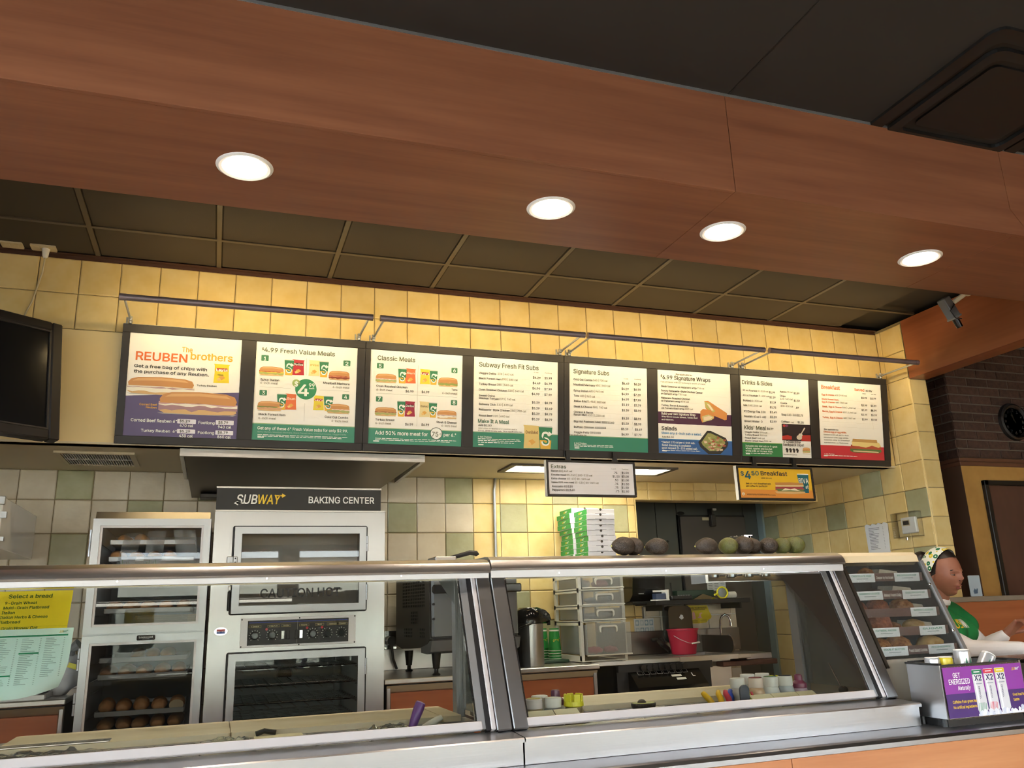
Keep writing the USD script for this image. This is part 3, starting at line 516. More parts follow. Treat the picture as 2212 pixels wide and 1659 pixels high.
# ================================================================ menu boards
MENU={1:[('The',0.461,0.555,0.158,0.049,'y'),('REUBEN',0.061,0.514,0.263,0.08,'o'),('brothers',0.541,0.924,0.227,0.068,'y'),('Get a free bag of chips with',0.054,0.696,0.337,0.029,'k'),('the purchase of any Reuben.',0.055,0.715,0.389,0.029,'k'),('Turkey Reuben',0.612,0.793,0.49,0.016,'k'),('Corned Beef',0.123,0.275,0.703,0.019,'y'),('Reuben',0.181,0.274,0.73,0.019,'y'),('Corned Beef Reuben 6"',0.06,0.458,0.862,0.029,'w'),('Footlong',0.649,0.794,0.862,0.027,'w'),('470 cal',0.484,0.603,0.898,0.027,'w'),('940 cal',0.825,0.947,0.898,0.027,'w'),('Turkey Reuben  6"',0.152,0.461,0.958,0.026,'w'),('Footlong',0.649,0.795,0.96,0.027,'w'),('430 cal',0.484,0.605,0.998,0.027,'w'),('860 cal',0.825,0.946,0.996,0.027,'w'),('$5.29',0.481,0.574,0.853,0.024,'k'),('$8.79',0.827,0.915,0.854,0.025,'k'),('$5.29',0.487,0.58,0.953,0.024,'k'),('$8.79',0.826,0.918,0.952,0.025,'k'),("Lay's",0.784,0.864,0.331,0.022,'w'),('Classic',0.795,0.849,0.372,0.011,'k')],
2:[('$',0.053,0.072,0.086,0.023,'g'),('4.99 Fresh Value Meals',0.075,0.771,0.102,0.043,'g'),('Spicy Italian',0.053,0.233,0.398,0.02,'k'),('6-inch meal',0.054,0.222,0.432,0.02,'l'),('Meatball Marinara',0.665,0.93,0.398,0.021,'k'),('6-inch meal',0.762,0.931,0.436,0.021,'l'),('Black Forest Ham',0.053,0.31,0.75,0.02,'k'),('6-inch meal',0.053,0.22,0.79,0.02,'l'),('Cold Cut Combo',0.694,0.93,0.751,0.021,'k'),('6-inch meal',0.763,0.931,0.789,0.021,'l'),('1',0.075,0.1,0.192,0.038,'w'),('2',0.88,0.911,0.19,0.037,'w'),('3',0.075,0.102,0.541,0.036,'w'),('4',0.88,0.911,0.542,0.037,'w'),('4',0.417,0.527,0.533,0.114,'w'),('99',0.525,0.581,0.443,0.041,'w'),('each',0.528,0.579,0.461,0.016,'w'),('$',0.382,0.419,0.439,0.048,'w'),('Get any of these 6" Fresh Value subs for only $2.99.',0.05,0.932,0.894,0.029,'w'),('Spicy Italian, Meatball Marinara, Black Forest Ham, Cold Cut Combo, Veggie Delite',0.052,0.917,0.924,0.013,'p'),('Additional charge for Extras. Plus applicable tax. No additional discounts or coupons may be applied. Prices and',0.053,0.928,0.95,0.008,'w'),('participation may vary. Sandwiches prepared to order. All rights reserved',0.054,0.871,0.964,0.008,'w')],
3:[('Classic Meals',0.072,0.475,0.108,0.045,'g'),('5',0.089,0.117,0.191,0.038,'w'),('6',0.896,0.926,0.191,0.039,'w'),('7',0.087,0.119,0.544,0.038,'w'),('8',0.897,0.928,0.545,0.039,'w'),('Oven Roasted Chicken',0.069,0.397,0.398,0.021,'k'),('6-inch meal',0.071,0.239,0.438,0.021,'l'),('$6.99',0.38,0.466,0.44,0.024,'k'),('$6.99',0.553,0.637,0.439,0.024,'k'),('Tuna',0.881,0.946,0.396,0.022,'k'),('6-inch meal',0.779,0.947,0.437,0.022,'l'),('Turkey Breast',0.069,0.27,0.755,0.021,'k'),('6-inch meal',0.07,0.238,0.793,0.021,'l'),('$6.99',0.385,0.469,0.795,0.024,'k'),('$6.99',0.559,0.643,0.792,0.024,'k'),('Steak & Cheese',0.722,0.945,0.756,0.022,'k'),('6-inch meal',0.778,0.946,0.793,0.022,'l'),('Add 50% more meat for',0.07,0.632,0.901,0.038,'w'),('75',0.675,0.746,0.901,0.048,'g'),('c',0.761,0.777,0.883,0.024,'g'),('per 6."',0.804,0.941,0.896,0.034,'w'),('Additional charge for Extras. Plus applicable tax. Prices and participation may vary. Sandwiches prepared',0.072,0.944,0.945,0.008,'w'),('to order. Images for illustration purposes only. All rights reserved',0.072,0.872,0.961,0.008,'w')],
4:[('Subway Fresh Fit Subs',0.062,0.764,0.107,0.05,'g'),('6-inch',0.708,0.762,0.139,0.011,'l'),('Footlong',0.843,0.925,0.139,0.011,'l'),('Veggie Delite',0.06,0.261,0.19,0.021,'k'),('Black Forest Ham',0.061,0.321,0.248,0.021,'k'),('Turkey Breast',0.062,0.264,0.312,0.021,'k'),('Oven Roasted Chicken',0.063,0.392,0.374,0.021,'k'),('Sweet Onion',0.064,0.249,0.44,0.021,'k'),('Chicken Teriyaki',0.064,0.301,0.47,0.021,'k'),('Subway Club',0.065,0.259,0.535,0.021,'k'),('Rotisserie-Style Chicken',0.066,0.423,0.595,0.021,'k'),('Roast Beef',0.067,0.225,0.661,0.021,'k'),('230 | 460 cal',0.278,0.466,0.187,0.021,'l'),('290 | 580 cal',0.33,0.515,0.245,0.021,'l'),('280 | 560 cal',0.272,0.461,0.309,0.021,'l'),('320 | 640 cal',0.401,0.587,0.37,0.021,'l'),('370 | 740 cal',0.31,0.489,0.468,0.021,'l'),('310 | 620 cal',0.272,0.458,0.533,0.021,'l'),('350 | 700 cal',0.43,0.615,0.593,0.021,'l'),('320 | 640 cal',0.231,0.42,0.661,0.021,'l'),('$4.29',0.696,0.788,0.206,0.024,'k'),('$4.49',0.693,0.785,0.269,0.024,'k'),('$4.99',0.689,0.781,0.33,0.024,'k'),('$4.99',0.683,0.775,0.394,0.024,'k'),('$5.39',0.685,0.777,0.49,0.024,'k'),('$5.39',0.685,0.776,0.554,0.024,'k'),('$5.39',0.685,0.777,0.616,0.024,'k'),('$5.39',0.684,0.776,0.678,0.024,'k'),('$5.99',0.837,0.926,0.204,0.024,'k'),('$6.79',0.836,0.925,0.268,0.024,'k'),('$7.99',0.835,0.924,0.33,0.024,'k'),('$7.99',0.835,0.923,0.394,0.024,'k'),('$8.79',0.839,0.928,0.489,0.024,'k'),('$8.69',0.841,0.93,0.554,0.024,'k'),('$8.79',0.84,0.929,0.615,0.024,'k'),('$8.79',0.84,0.928,0.678,0.024,'k'),('Make It A Meal',0.058,0.417,0.732,0.039,'G'),('Add $2.50',0.061,0.214,0.768,0.02,'k'),('Add chips or apples or 2 cookies and a',0.061,0.507,0.797,0.013,'l'),('21 oz. drink to any sub.  Plus applicable tax',0.061,0.571,0.824,0.013,'k'),('6-inch | Footlong',0.06,0.214,0.894,0.016,'w'),('Recommended daily intake for a 2,000 calorie diet; values may vary. Subs include',0.06,0.541,0.911,0.009,'w'),('standard vegetables and do not include cheese or sauce unless noted otherwise',0.06,0.555,0.929,0.009,'w'),('Additional charge for extras. All rights reserved',0.06,0.476,0.949,0.009,'w')],
5:[('Signature Subs',0.053,0.504,0.113,0.049,'g'),('6-inch',0.696,0.752,0.145,0.012,'l'),('Footlong',0.834,0.918,0.144,0.012,'l'),('Cold Cut Combo',0.055,0.291,0.194,0.022,'k'),('Meatball Marinara',0.055,0.319,0.254,0.022,'k'),('Spicy Italian',0.055,0.237,0.324,0.022,'k'),('Tuna',0.056,0.122,0.383,0.022,'k'),('Italian B.M.T.',0.056,0.251,0.446,0.022,'k'),('Steak & Cheese',0.056,0.285,0.508,0.022,'k'),('Chicken & Bacon',0.056,0.297,0.572,0.022,'k'),('Ranch Melt',0.056,0.217,0.602,0.022,'k'),('Big Hot Pastrami Melt 580/1160',0.057,0.563,0.678,0.022,'k'),('Buffalo Chicken 420/840',0.057,0.459,0.743,0.022,'k'),('Veggie Patty 390/780',0.057,0.392,0.803,0.022,'k'),('360 | 720 cal',0.299,0.484,0.191,0.022,'l'),('480 | 960 cal',0.33,0.518,0.25,0.022,'l'),('480 | 960 cal',0.247,0.434,0.321,0.022,'l'),('480 | 960 cal',0.134,0.323,0.384,0.022,'l'),('410 | 820 cal',0.267,0.456,0.443,0.022,'l'),('380 | 760 cal',0.292,0.476,0.506,0.022,'l'),('610 | 1,220 cal',0.229,0.442,0.602,0.022,'l'),('$4.49',0.671,0.764,0.209,0.025,'k'),('$4.59',0.663,0.756,0.273,0.025,'k'),('$4.99',0.663,0.756,0.336,0.025,'k'),('$4.99',0.664,0.757,0.398,0.025,'k'),('$5.19',0.664,0.757,0.461,0.025,'k'),('$5.59',0.664,0.757,0.526,0.025,'k'),('$5.59',0.662,0.755,0.622,0.025,'k'),('$5.59',0.659,0.752,0.683,0.025,'k'),('$5.39',0.653,0.745,0.746,0.025,'k'),('$4.99',0.656,0.748,0.809,0.025,'k'),('$6.29',0.827,0.917,0.21,0.025,'k'),('$6.99',0.823,0.914,0.274,0.025,'k'),('$7.39',0.821,0.912,0.337,0.025,'k'),('$7.99',0.821,0.912,0.4,0.025,'k'),('$7.79',0.824,0.914,0.462,0.025,'k'),('$8.99',0.823,0.914,0.525,0.025,'k'),('$8.99',0.821,0.912,0.62,0.025,'k'),('$8.99',0.823,0.913,0.683,0.025,'k'),('$8.69',0.831,0.921,0.746,0.025,'k'),('$7.79',0.823,0.914,0.809,0.025,'k'),('Plus applicable tax',0.003,0.214,0.832,0.015,'k'),('6-inch | Footlong',0.059,0.213,0.926,0.017,'w'),('Recommended daily intake for a 2,000 calorie diet; values may vary. Subs include',0.06,0.543,0.94,0.009,'w'),('standard vegetables. Additional charge for extras. All rights reserved',0.06,0.55,0.955,0.009,'w')],
6:[('Plus applicable tax',0.25,0.473,0.053,0.018,'k'),('$',0.048,0.067,0.085,0.023,'k'),('6.99 Signature Wraps',0.071,0.72,0.112,0.046,'k'),("Full of flavor with a Footlong's worth of meat.",0.047,0.655,0.152,0.015,'l'),('Steak Veracruz on Habanero wrap',0.049,0.529,0.21,0.022,'k'),('710 cal',0.538,0.633,0.208,0.018,'l'),('Savory Rotisserie-Style Chicken Caesar',0.048,0.611,0.262,0.022,'k'),('on Spinach wrap',0.047,0.267,0.299,0.022,'k'),('730 cal',0.277,0.389,0.297,0.019,'l'),('Habanero Roasted Chicken',0.047,0.434,0.349,0.021,'k'),('on Habanero wrap',0.048,0.303,0.385,0.021,'k'),('630 cal',0.31,0.419,0.382,0.019,'l'),('Turkey, Bacon & Avocado',0.05,0.408,0.437,0.021,'k'),('on Tomato Basil wrap',0.05,0.358,0.471,0.021,'k'),('800 cal',0.366,0.472,0.468,0.019,'l'),('Build your own Signature Wrap',0.049,0.503,0.54,0.027,'w'),('Wrap flavors include: Spinach, Tomato Basil',0.049,0.533,0.571,0.016,'w'),('and Habanero.',0.049,0.21,0.606,0.016,'w'),('Salads',0.047,0.25,0.724,0.045,'k'),('Make any 6-inch sub a salad.',0.047,0.581,0.772,0.027,'b'),('Add $2.00',0.049,0.206,0.816,0.02,'k'),('*Deduct 170 cal per 6-inch sub.',0.042,0.489,0.878,0.023,'w'),('Salad dressing is available',0.047,0.432,0.913,0.023,'w'),('upon request (0-220 added cal).',0.046,0.522,0.947,0.023,'w'),('Trademarks and all rights reserved',0.049,0.554,0.967,0.008,'w')],
7:[('Drinks & Sides',0.029,0.461,0.109,0.048,'g'),('21 oz Fountain',0.036,0.246,0.196,0.021,'k'),('0-310 cal',0.256,0.402,0.193,0.018,'l'),('$1.99',0.413,0.498,0.204,0.023,'k'),('30 oz Fountain',0.035,0.252,0.257,0.021,'k'),('0-450 cal',0.263,0.41,0.254,0.018,'l'),('$2.29',0.415,0.502,0.267,0.023,'k'),('Bottled',0.037,0.148,0.323,0.021,'k'),('0-300 cal',0.158,0.309,0.322,0.02,'l'),('$2.29',0.419,0.506,0.33,0.023,'k'),('Milk',0.038,0.097,0.384,0.021,'k'),('100 | 200 cal',0.105,0.3,0.382,0.02,'l'),('$1.75',0.416,0.506,0.394,0.023,'k'),('X2 Energy Tea 100',0.039,0.349,0.459,0.025,'k'),('$2.49',0.413,0.512,0.455,0.025,'k'),('Fountain 40 oz 0-600',0.045,0.356,0.522,0.025,'k'),('$2.39',0.414,0.509,0.516,0.025,'k'),('Smart Water  0',0.044,0.3,0.581,0.025,'k'),('$2.99',0.41,0.503,0.573,0.025,'k'),('Apples',0.569,0.667,0.185,0.021,'k'),('35 cal',0.677,0.757,0.184,0.018,'l'),('$1.59',0.773,0.857,0.196,0.023,'k'),('Chips',0.569,0.649,0.24,0.021,'k'),('130-340 cal',0.569,0.753,0.275,0.02,'l'),('$1.39',0.77,0.859,0.291,0.023,'k'),('Cookie',0.574,0.67,0.33,0.021,'k'),('200-230 cal',0.574,0.757,0.366,0.02,'l'),('.89',0.793,0.838,0.379,0.023,'k'),('Soup 110-360 $2.75',0.58,0.898,0.477,0.025,'k'),('Coffee',0.573,0.682,0.567,0.025,'k'),('0 cal',0.687,0.757,0.568,0.02,'l'),('$1.25',0.813,0.902,0.565,0.023,'k'),("Kids' Meal",0.04,0.35,0.671,0.047,'g'),('$4.99',0.363,0.455,0.664,0.025,'k'),('Veggie Delite',0.045,0.245,0.712,0.019,'k'),('290 cal',0.257,0.366,0.711,0.018,'l'),('Turkey Breast',0.045,0.244,0.748,0.019,'k'),('320 cal',0.255,0.361,0.747,0.018,'l'),('Roast Beef',0.047,0.21,0.785,0.019,'k'),('340 cal',0.221,0.325,0.784,0.018,'l'),('Black Forest Ham',0.047,0.306,0.82,0.019,'k'),('320 cal',0.314,0.42,0.818,0.018,'l'),('Includes one mini sub on 9-grain',0.048,0.501,0.884,0.021,'w'),('wheat, apples and low fat',0.048,0.424,0.915,0.021,'w'),('white milk or Honest Kids.',0.047,0.439,0.945,0.021,'w'),('All rights reserved. Prices and participation may vary',0.046,0.422,0.967,0.008,'w'),('6 Collectible',0.593,0.846,0.819,0.031,'k'),('backpack clips!',0.591,0.891,0.856,0.031,'k'),('Offer available while supplies last',0.589,0.785,0.97,0.011,'k')],
8:[('Breakfast',0.058,0.347,0.102,0.049,'o'),('Served',0.575,0.731,0.103,0.035,'o'),('all day',0.754,0.858,0.1,0.023,'k'),('6-inch',0.699,0.754,0.137,0.009,'l'),('Footlong',0.839,0.918,0.138,0.009,'l'),('Egg & Cheese',0.061,0.257,0.187,0.021,'o'),('450 | 950 cal',0.268,0.452,0.185,0.019,'l'),('Black Forest Ham,',0.061,0.324,0.246,0.021,'o'),('Egg & Cheese',0.06,0.258,0.282,0.021,'o'),('480 | 960 cal',0.269,0.454,0.28,0.019,'l'),('Steak, Egg & Cheese',0.06,0.359,0.342,0.021,'o'),('520 | 1,040 cal',0.37,0.581,0.341,0.019,'l'),('Bacon, Egg & Cheese',0.06,0.364,0.403,0.022,'o'),('530 | 1,060 cal',0.375,0.586,0.403,0.019,'l'),('Turkey, Egg & Cheese',0.057,0.368,0.481,0.022,'o'),('480 | 960 cal',0.379,0.567,0.478,0.019,'l'),('$3.99',0.678,0.768,0.201,0.023,'k'),('$3.99',0.673,0.764,0.299,0.023,'k'),('$3.99',0.672,0.762,0.36,0.023,'k'),('$3.99',0.666,0.757,0.423,0.023,'k'),('$3.99',0.67,0.76,0.484,0.023,'k'),('$5.99',0.823,0.914,0.202,0.023,'k'),('$5.99',0.823,0.914,0.298,0.023,'k'),('$5.99',0.821,0.912,0.361,0.023,'k'),('$5.99',0.821,0.912,0.422,0.024,'k'),('$5.99',0.819,0.91,0.484,0.024,'k'),('Plus applicable tax',0.07,0.293,0.635,0.019,'k'),('Choose egg or egg white.',0.063,0.416,0.667,0.022,'o'),('Deduct 100 cal per 6-inch',0.064,0.446,0.701,0.017,'l'),('sandwich with egg white.',0.062,0.442,0.736,0.017,'l'),('Calories refer to breakfast',0.063,0.458,0.768,0.017,'l'),('sandwiches on flatbread.',0.063,0.441,0.802,0.017,'l'),('6-inch | Footlong',0.059,0.21,0.946,0.013,'w'),('Prices and participation may vary. All rights reserved',0.058,0.563,0.962,0.009,'w')],
9:[('Extras',0.032,0.207,0.192,0.11,'g'),('6-inch',0.741,0.791,0.187,0.032,'l'),('Footlong',0.865,0.942,0.189,0.032,'l'),('Bacon',0.033,0.114,0.305,0.055,'k'),('80 | 160 cal',0.122,0.273,0.307,0.055,'l'),('Double meat',0.033,0.2,0.424,0.054,'k'),('50-260 | 100-520 cal',0.207,0.507,0.427,0.055,'l'),('Extra cheese',0.032,0.199,0.541,0.054,'k'),('40-60 | 80-120 cal',0.208,0.475,0.545,0.055,'l'),('Deluxe (50% more meat)',0.031,0.288,0.658,0.051,'k'),('25-130 | 50-260 cal',0.296,0.575,0.66,0.055,'l'),('Avocado 60/120',0.032,0.271,0.789,0.061,'k'),('Pepperoni 80/160',0.033,0.292,0.901,0.061,'k'),('.75',0.762,0.806,0.331,0.063,'k'),('$1.50',0.86,0.943,0.326,0.064,'k'),('$1.50',0.747,0.831,0.446,0.063,'k'),('$3.00',0.854,0.941,0.443,0.064,'k'),('.50',0.766,0.811,0.562,0.063,'k'),('$1.00',0.851,0.939,0.563,0.063,'k'),('.75',0.764,0.809,0.685,0.063,'k'),('$1.50',0.85,0.939,0.687,0.063,'k'),('.75',0.764,0.807,0.797,0.063,'k'),('$1.50',0.847,0.931,0.799,0.063,'k'),('.75',0.77,0.813,0.912,0.063,'k'),('$1.50',0.847,0.932,0.918,0.063,'k')],
10:[('$',0.03,0.075,0.259,0.134,'t'),('4',0.084,0.165,0.369,0.268,'t'),('50',0.177,0.275,0.242,0.142,'t'),('Breakfast',0.301,0.666,0.236,0.142,'k'),('Until 11 a.m.',0.301,0.452,0.349,0.041,'k'),('Get a 6-inch breakfast sub',0.086,0.424,0.547,0.052,'k'),('and coffee for just $4.50',0.086,0.373,0.634,0.052,'k'),('Limited time only. Participation may vary',0.086,0.387,0.883,0.022,'k'),('All rights reserved. Plus applicable tax where it applies',0.086,0.474,0.91,0.022,'k')]}

COL = {'k': '#3d3a33', 'g': '#5b604a', 'G': '#3f6b50', 'l': '#8b8678', 'w': '#eef2ea', 'p': '#8fb3a0', 'y': '#e2a92c', 'o': '#dd6a26', 'b': '#2f7fb5', 't': '#12566b'}
GREEN, LIME, WHITE = '#2f8a62', '#9fc24a', '#f1efe9'
BY0, BZ0, BL = 4.49, 2.765, .625
BD, BN = np.array([0, .128, -.992]), np.array([0, -.992, -.128])
def bpt(x, s, n=0.0): return np.array([x, BY0, BZ0])+BD*s+BN*n
def bbox(x0, x1, s0, s1, n0, n1, c=0.0):
    v, f = box(x0, x1, s0, s1, n0, n1, c); return np.array([BY0*0, 0, 0])+np.c_[v[:, 0], BY0+v[:, 1]*BD[1]+v[:, 2]*BN[1], BZ0+v[:, 1]*BD[2]+v[:, 2]*BN[2]], f
PX = [(-.49, .064), (.141, .689), (.765, 1.308), (1.377, 1.917), (1.992, 2.532), (2.605, 3.153), (3.228, 3.781), (3.855, 4.404)]
PS0, PS1 = .045, .583
def sandwich(s, u0, v0, u1, v1, kind=0):
    """a printed sub: crown, fillings, heel"""
    w, h = u1-u0, v1-v0; fills = [('#b23a2c', '#e4c94a', '#a8b060'), ('#a5482f', '#c97c58', '#8c3f2b'), ('#8f7b4a', '#7d8f46', '#cda07a'), ('#d39a8a', '#e8cfc0', '#a9b070'), ('#c79a5a', '#b98b52', '#8f9f52'), ('#7a4a38', '#c99a66', '#a7ad6a'), ('#e5dccb', '#b99a9a', '#efe9da'), ('#c9a0a6', '#f0e9dc', '#a57f86')][kind % 8]
    r2 = random.Random(kind*31+int(u0*100))
    P = lambda pts: [(u0+a*w, v0+b*h) for a, b in pts]
    s.shape(P([(.06, .98), (.94, .98), (1.0, .9), (.9, .97), (.0, .94)]), '#b9b3a6', .0005)
    s.shape(P([(.03, .72), (.97, .74), (.98, .86), (.93, .94), (.5, .97), (.08, .94), (.02, .84)]), '#d8b07a', .0006)
    for q, (c, b0) in enumerate(zip(fills, (.48, .55, .63))):
        top = [(i/12, b0+r2.uniform(-.04, .04)) for i in range(13)]; bot = [(1-i/12, b0+.19+r2.uniform(-.06, .06)) for i in range(13)]
        s.shape(P([(.01+.98*a, b) for a, b in top+bot]), c, .0007+.00012*q)
    s.shape(P([(.03, .52), (.02, .34), (.06, .16), (.16, .05), (.5, .0), (.84, .05), (.95, .16), (.98, .36), (.96, .54), (.5, .5)]), '#c98f56', .0012)
    s.shape(P([(.08, .26), (.16, .12), (.5, .06), (.84, .12), (.9, .24), (.5, .18)]), '#dcab73', .0013)
def cup(s, u0, v0, u1, v1):
    w, h = u1-u0, v1-v0; P = lambda pts: [(u0+a*w, v0+b*h) for a, b in pts]
    s.shape(P([(.0, .03), (1, .03), (.86, 1), (.14, 1)]), '#2f7d55', .0008); s.shape(P([(.09, .62), (.91, .62), (.86, 1), (.14, 1)]), '#e3b23a', .0009); s.shape(P([(0, .05), (.05, 0), (.95, 0), (1, .05)]), '#c9ccc6', .001)
    s.text('S', u0+.2*w, u0+.8*w, v0+.84*h, .58*h, '#f4f4ee', .0012); s.shape(P([(.72, .22), (1.0, .34), (.72, .46)]), '#f4f4ee', .0012); s.text('S', u0+.3*w, u0+.72*w, v0+.78*h, .38*h, '#2f7d55', .0014)
def bag(s, u0, v0, u1, v1, col, word, wc='#f4f0e6', band=None):
    w, h = u1-u0, v1-v0; P = lambda pts: [(u0+a*w, v0+b*h) for a, b in pts]
    s.shape(P([(.0, .0), (1, .02), (.94, .12), (.95, .5), (1.0, .98), (.02, 1.0), (.06, .5), (.05, .1)]), col, .0007)
    if band: s.shape(P([(.15, .22), (.85, .22), (.9, .38), (.1, .38)]), band, .0008)
    s.text(word, u0+.14*w, u0+.88*w, v0+.37*h, .13*h, wc, .001)
    s.shape(P([(.3, .68), (.55, .6), (.75, .72), (.5, .86)]), '#d9a24a', .0009); s.shape(P([(.2, .78), (.4, .72), (.5, .84), (.3, .9)]), '#e6bf74', .001)
def square(s, a, b, c, d): s.shape(affinity.scale(rrect(a, c, b, d, .008), 1, 1), '#3d7d58', .0008)
def circle(s, u, v, ru, rv, col, lift): s.shape([(u+ru*math.cos(2*math.pi*i/40), v+rv*math.sin(2*math.pi*i/40)) for i in range(40)], col, lift)
def art(k, s):
    if k == 1:
        s.shape([(0, .618), (1, .535), (1, 1), (0, 1)], '#5b4f78', .0003)
        sandwich(s, -.0, .422, .60, .60, 6); sandwich(s, .28, .55, 1.0, .78, 7); bag(s, .757, .257, .902, .449, '#e8cf22', "Lay's", '#f4f0e6', '#b5332c')
        for a, b, c, d in ((.461, .822, .626, .866), (.803, .819, .967, .864), (.464, .92, .625, .961), (.805, .921, .967, .963)): s.shape(rrect(a, c, b, d, .006), '#e9e6ee', .0005)
    if k in (2, 3):
        s.rect(0, .836, 1, 1, '#3c8b70', .0003); s.rect(0, .83, 1, .838, '#9db48a', .0004)
        if k == 2:
            sq = [(.051, .137, .122, .198), (.86, .139, .931, .197), (.051, .495, .122, .55), (.861, .495, .931, .55)]
            sw = [(.035, .251, .277, .349), (.715, .254, .931, .355), (.035, .605, .272, .707), (.71, .601, .943, .706)]
            cu = [(.275, .167, .369, .33), (.619, .161, .713, .329), (.22, .523, .314, .688), (.677, .522, .773, .679)]
            bg = [(.353, .162, .472, .324, '#b52230', 'Doritos', '#f4e9e0', '#2a1a1a'), (.514, .157, .626, .323, '#ece0a0', 'miss', '#c9a23a', None), (.301, .519, .411, .684, '#dd6f3c', 'Sun', '#f5e6d0', None), (.574, .522, .683, .677, '#e2cd3a', "Lay's", '#f4f0e6', '#b5332c')]
            for u0, v0, u1, v1 in ((.05, .463, .349, .4645), (.634, .463, .93, .4645), (.4915, .14, .4935, .319), (.4905, .61, .4925, .796)): s.rect(u0, v0, u1, v1, '#8f8c80', .0005)
            circle(s, .497, .465, .112, .112, '#e9efe6', .0013); circle(s, .497, .465, .105, .106, '#2f8a5c', .0014); circle(s, .399, .407, .043, .043, '#e9efe6', .0013); circle(s, .399, .407, .039, .039, '#9db26a', .0014)
        else:
            sq = [(.068, .143, .139, .199), (.877, .143, .944, .199), (.069, .499, .137, .555), (.878, .498, .947, .554)]
            sw = [(.056, .253, .282, .353), (.73, .254, .951, .357), (.059, .611, .29, .708), (.724, .613, .947, .71)]
            cu = [(.294, .184, .387, .347), (.637, .184, .725, .342), (.294, .535, .383, .703), (.635, .536, .726, .699)]
            bg = [(.373, .181, .487, .343, '#dd6f3c', 'Sun', '#f5e6d0', None), (.531, .176, .643, .342, '#e2cd3a', "Lay's", '#f4f0e6', '#b5332c'), (.374, .534, .487, .70, '#9f2340', 'Doritos', '#f4e9e0', '#2a1a1a'), (.532, .529, .643, .698, '#e0cf9a', 'Baked', '#6d5a3a', None)]
            s.rect(.508, .14, .510, .799, '#8f8c80', .0005); s.rect(.072, .465, .945, .467, '#8f8c80', .0005)
            circle(s, .723, .869, .068, .066, '#55605a', .0010); circle(s, .723, .869, .060, .059, '#eef0ea', .0011)
        for q in sq: square(s, *q)
        for i, q in enumerate(bg): bag(s, *q)
        for q in cu: cup(s, *q)
        for i, q in enumerate(sw): sandwich(s, *q, kind=i+(4 if k == 3 else 0)) if k == 2 else sandwich(s, *q, kind=i+3)
        s.rect(.055, .965, .115, .978, '#dfe9e2', .0006)
    if k in (4, 5):
        s.rect(0, .836, 1, 1, '#2e8066', .0003); s.rect(0, .829, 1, .836, '#9db48a', .0004); s.rect(.065, .965, .125, .978, '#dfe9e2', .0006)
        ys = ([.225, .285, .345, .405, .5, .56, .62] if k == 4 else [.225, .285, .345, .405, .465, .56, .62, .68, .74])
        for v in ys: s.rect(.06, v, .93, v+.0012, '#d8d4c8', .0004)
        for v in ([.135]+[y-.055 for y in ys]+[ys[-1]+.01]): s.rect(.815 if k == 4 else .80, v+.02, .8165 if k == 4 else .8015, v+.045, '#a9a598', .0005)
        if k == 4:
            bag(s, .586, .735, .783, .995, '#dcc27a', 'OvenBaked', '#7a4f2a', None); cup(s, .767, .74, .934, .996)
    if k == 6:
        s.rect(0, .506, 1, .646, '#4a2342', .0003); s.rect(0, .833, 1, 1, '#2f5f9e', .0003); s.rect(0, .826, 1, .833, '#3f8fc4', .0004); s.rect(.05, .965, .11, .978, '#dfe9f2', .0006)
        for v in (.185, .29, .385, ): s.rect(.05, v, .95, v+.0012, '#d8d4c8', .0004)
        T = lambda pts: [(.571+a*.37, .345+b*.27) for a, b in pts]
        s.shape(T([(.16, .02), (.3, .0), (1.0, .52), (.98, .82), (.9, .84), (.5, .66), (.2, .34)]), '#d58f4e', .0008); s.shape(T([(.16, .04), (.34, .1), (.56, .46), (.46, .52), (.22, .32)]), '#b9b46a', .0010); s.shape(T([(.24, .12), (.36, .18), (.5, .42), (.42, .44)]), '#ead7c0', .0012)
        s.shape(T([(.0, .5), (.1, .38), (.4, .42), (.52, .62), (.5, .8), (.3, .9), (.06, 1.0), (.0, .8)]), '#d08a4a', .0013); s.shape(T([(.06, .72), (.3, .62), (.5, .72), (.42, .86), (.1, .98)]), '#c9c088', .0014); s.shape(T([(.12, .76), (.32, .68), (.44, .74), (.36, .84), (.14, .9)]), '#e6d2bc', .0015)
        U = lambda pts: [(.535+a*.413, .711+b*.284) for a, b in pts]
        s.shape(U([(.30, .0), (.42, .0), (.92, .28), (1.0, .5), (.96, .66), (.72, .98), (.32, .99), (.06, .7), (.0, .5), (.06, .4)]), '#2c2a28', .0008); s.shape(U([(.32, .1), (.42, .1), (.84, .34), (.9, .5), (.68, .84), (.36, .86), (.14, .62), (.1, .5)]), '#9a9a5c', .0010)
        r2 = random.Random(3)
        for i in range(46):
            a, b = .16+.66*r2.random(), .16+.64*r2.random()
            if abs(a-.5)+abs(b-.48) < .5: s.shape(U([(a, b), (a+.1, b-.03+.06*r2.random()), (a+.11, b+.04), (a+.02, b+.07)]), r2.choice(['#d8b59a', '#c99a80', '#7f8f4a', '#c8c48c', '#a9543f', '#e2cdb0']), .0012+.00004*i)
    if k == 7:
        s.rect(0, .836, .578, 1, '#2f7d46', .0003); s.rect(0, .83, .578, .837, '#8fb05a', .0004); s.rect(.05, .965, .11, .978, '#dfe9e2', .0006)
        s.rect(.58, .58, 1.0, .79, '#2a1c20', .0004); s.rect(.58, .79, 1.0, 1.0, '#e9e7e2', .0003); s.shape([(.58, .735), (.66, .72), (.72, .735), (.72, .775), (.58, .78)], '#b5322a', .0006); s.shape([(.86, .715), (1, .71), (1, .79), (.86, .785)], '#b5322a', .0006)
        circle(s, .615, .605, .02, .016, '#c23a3a', .0006); circle(s, .65, .605, .02, .016, '#7a3a6a', .0006)
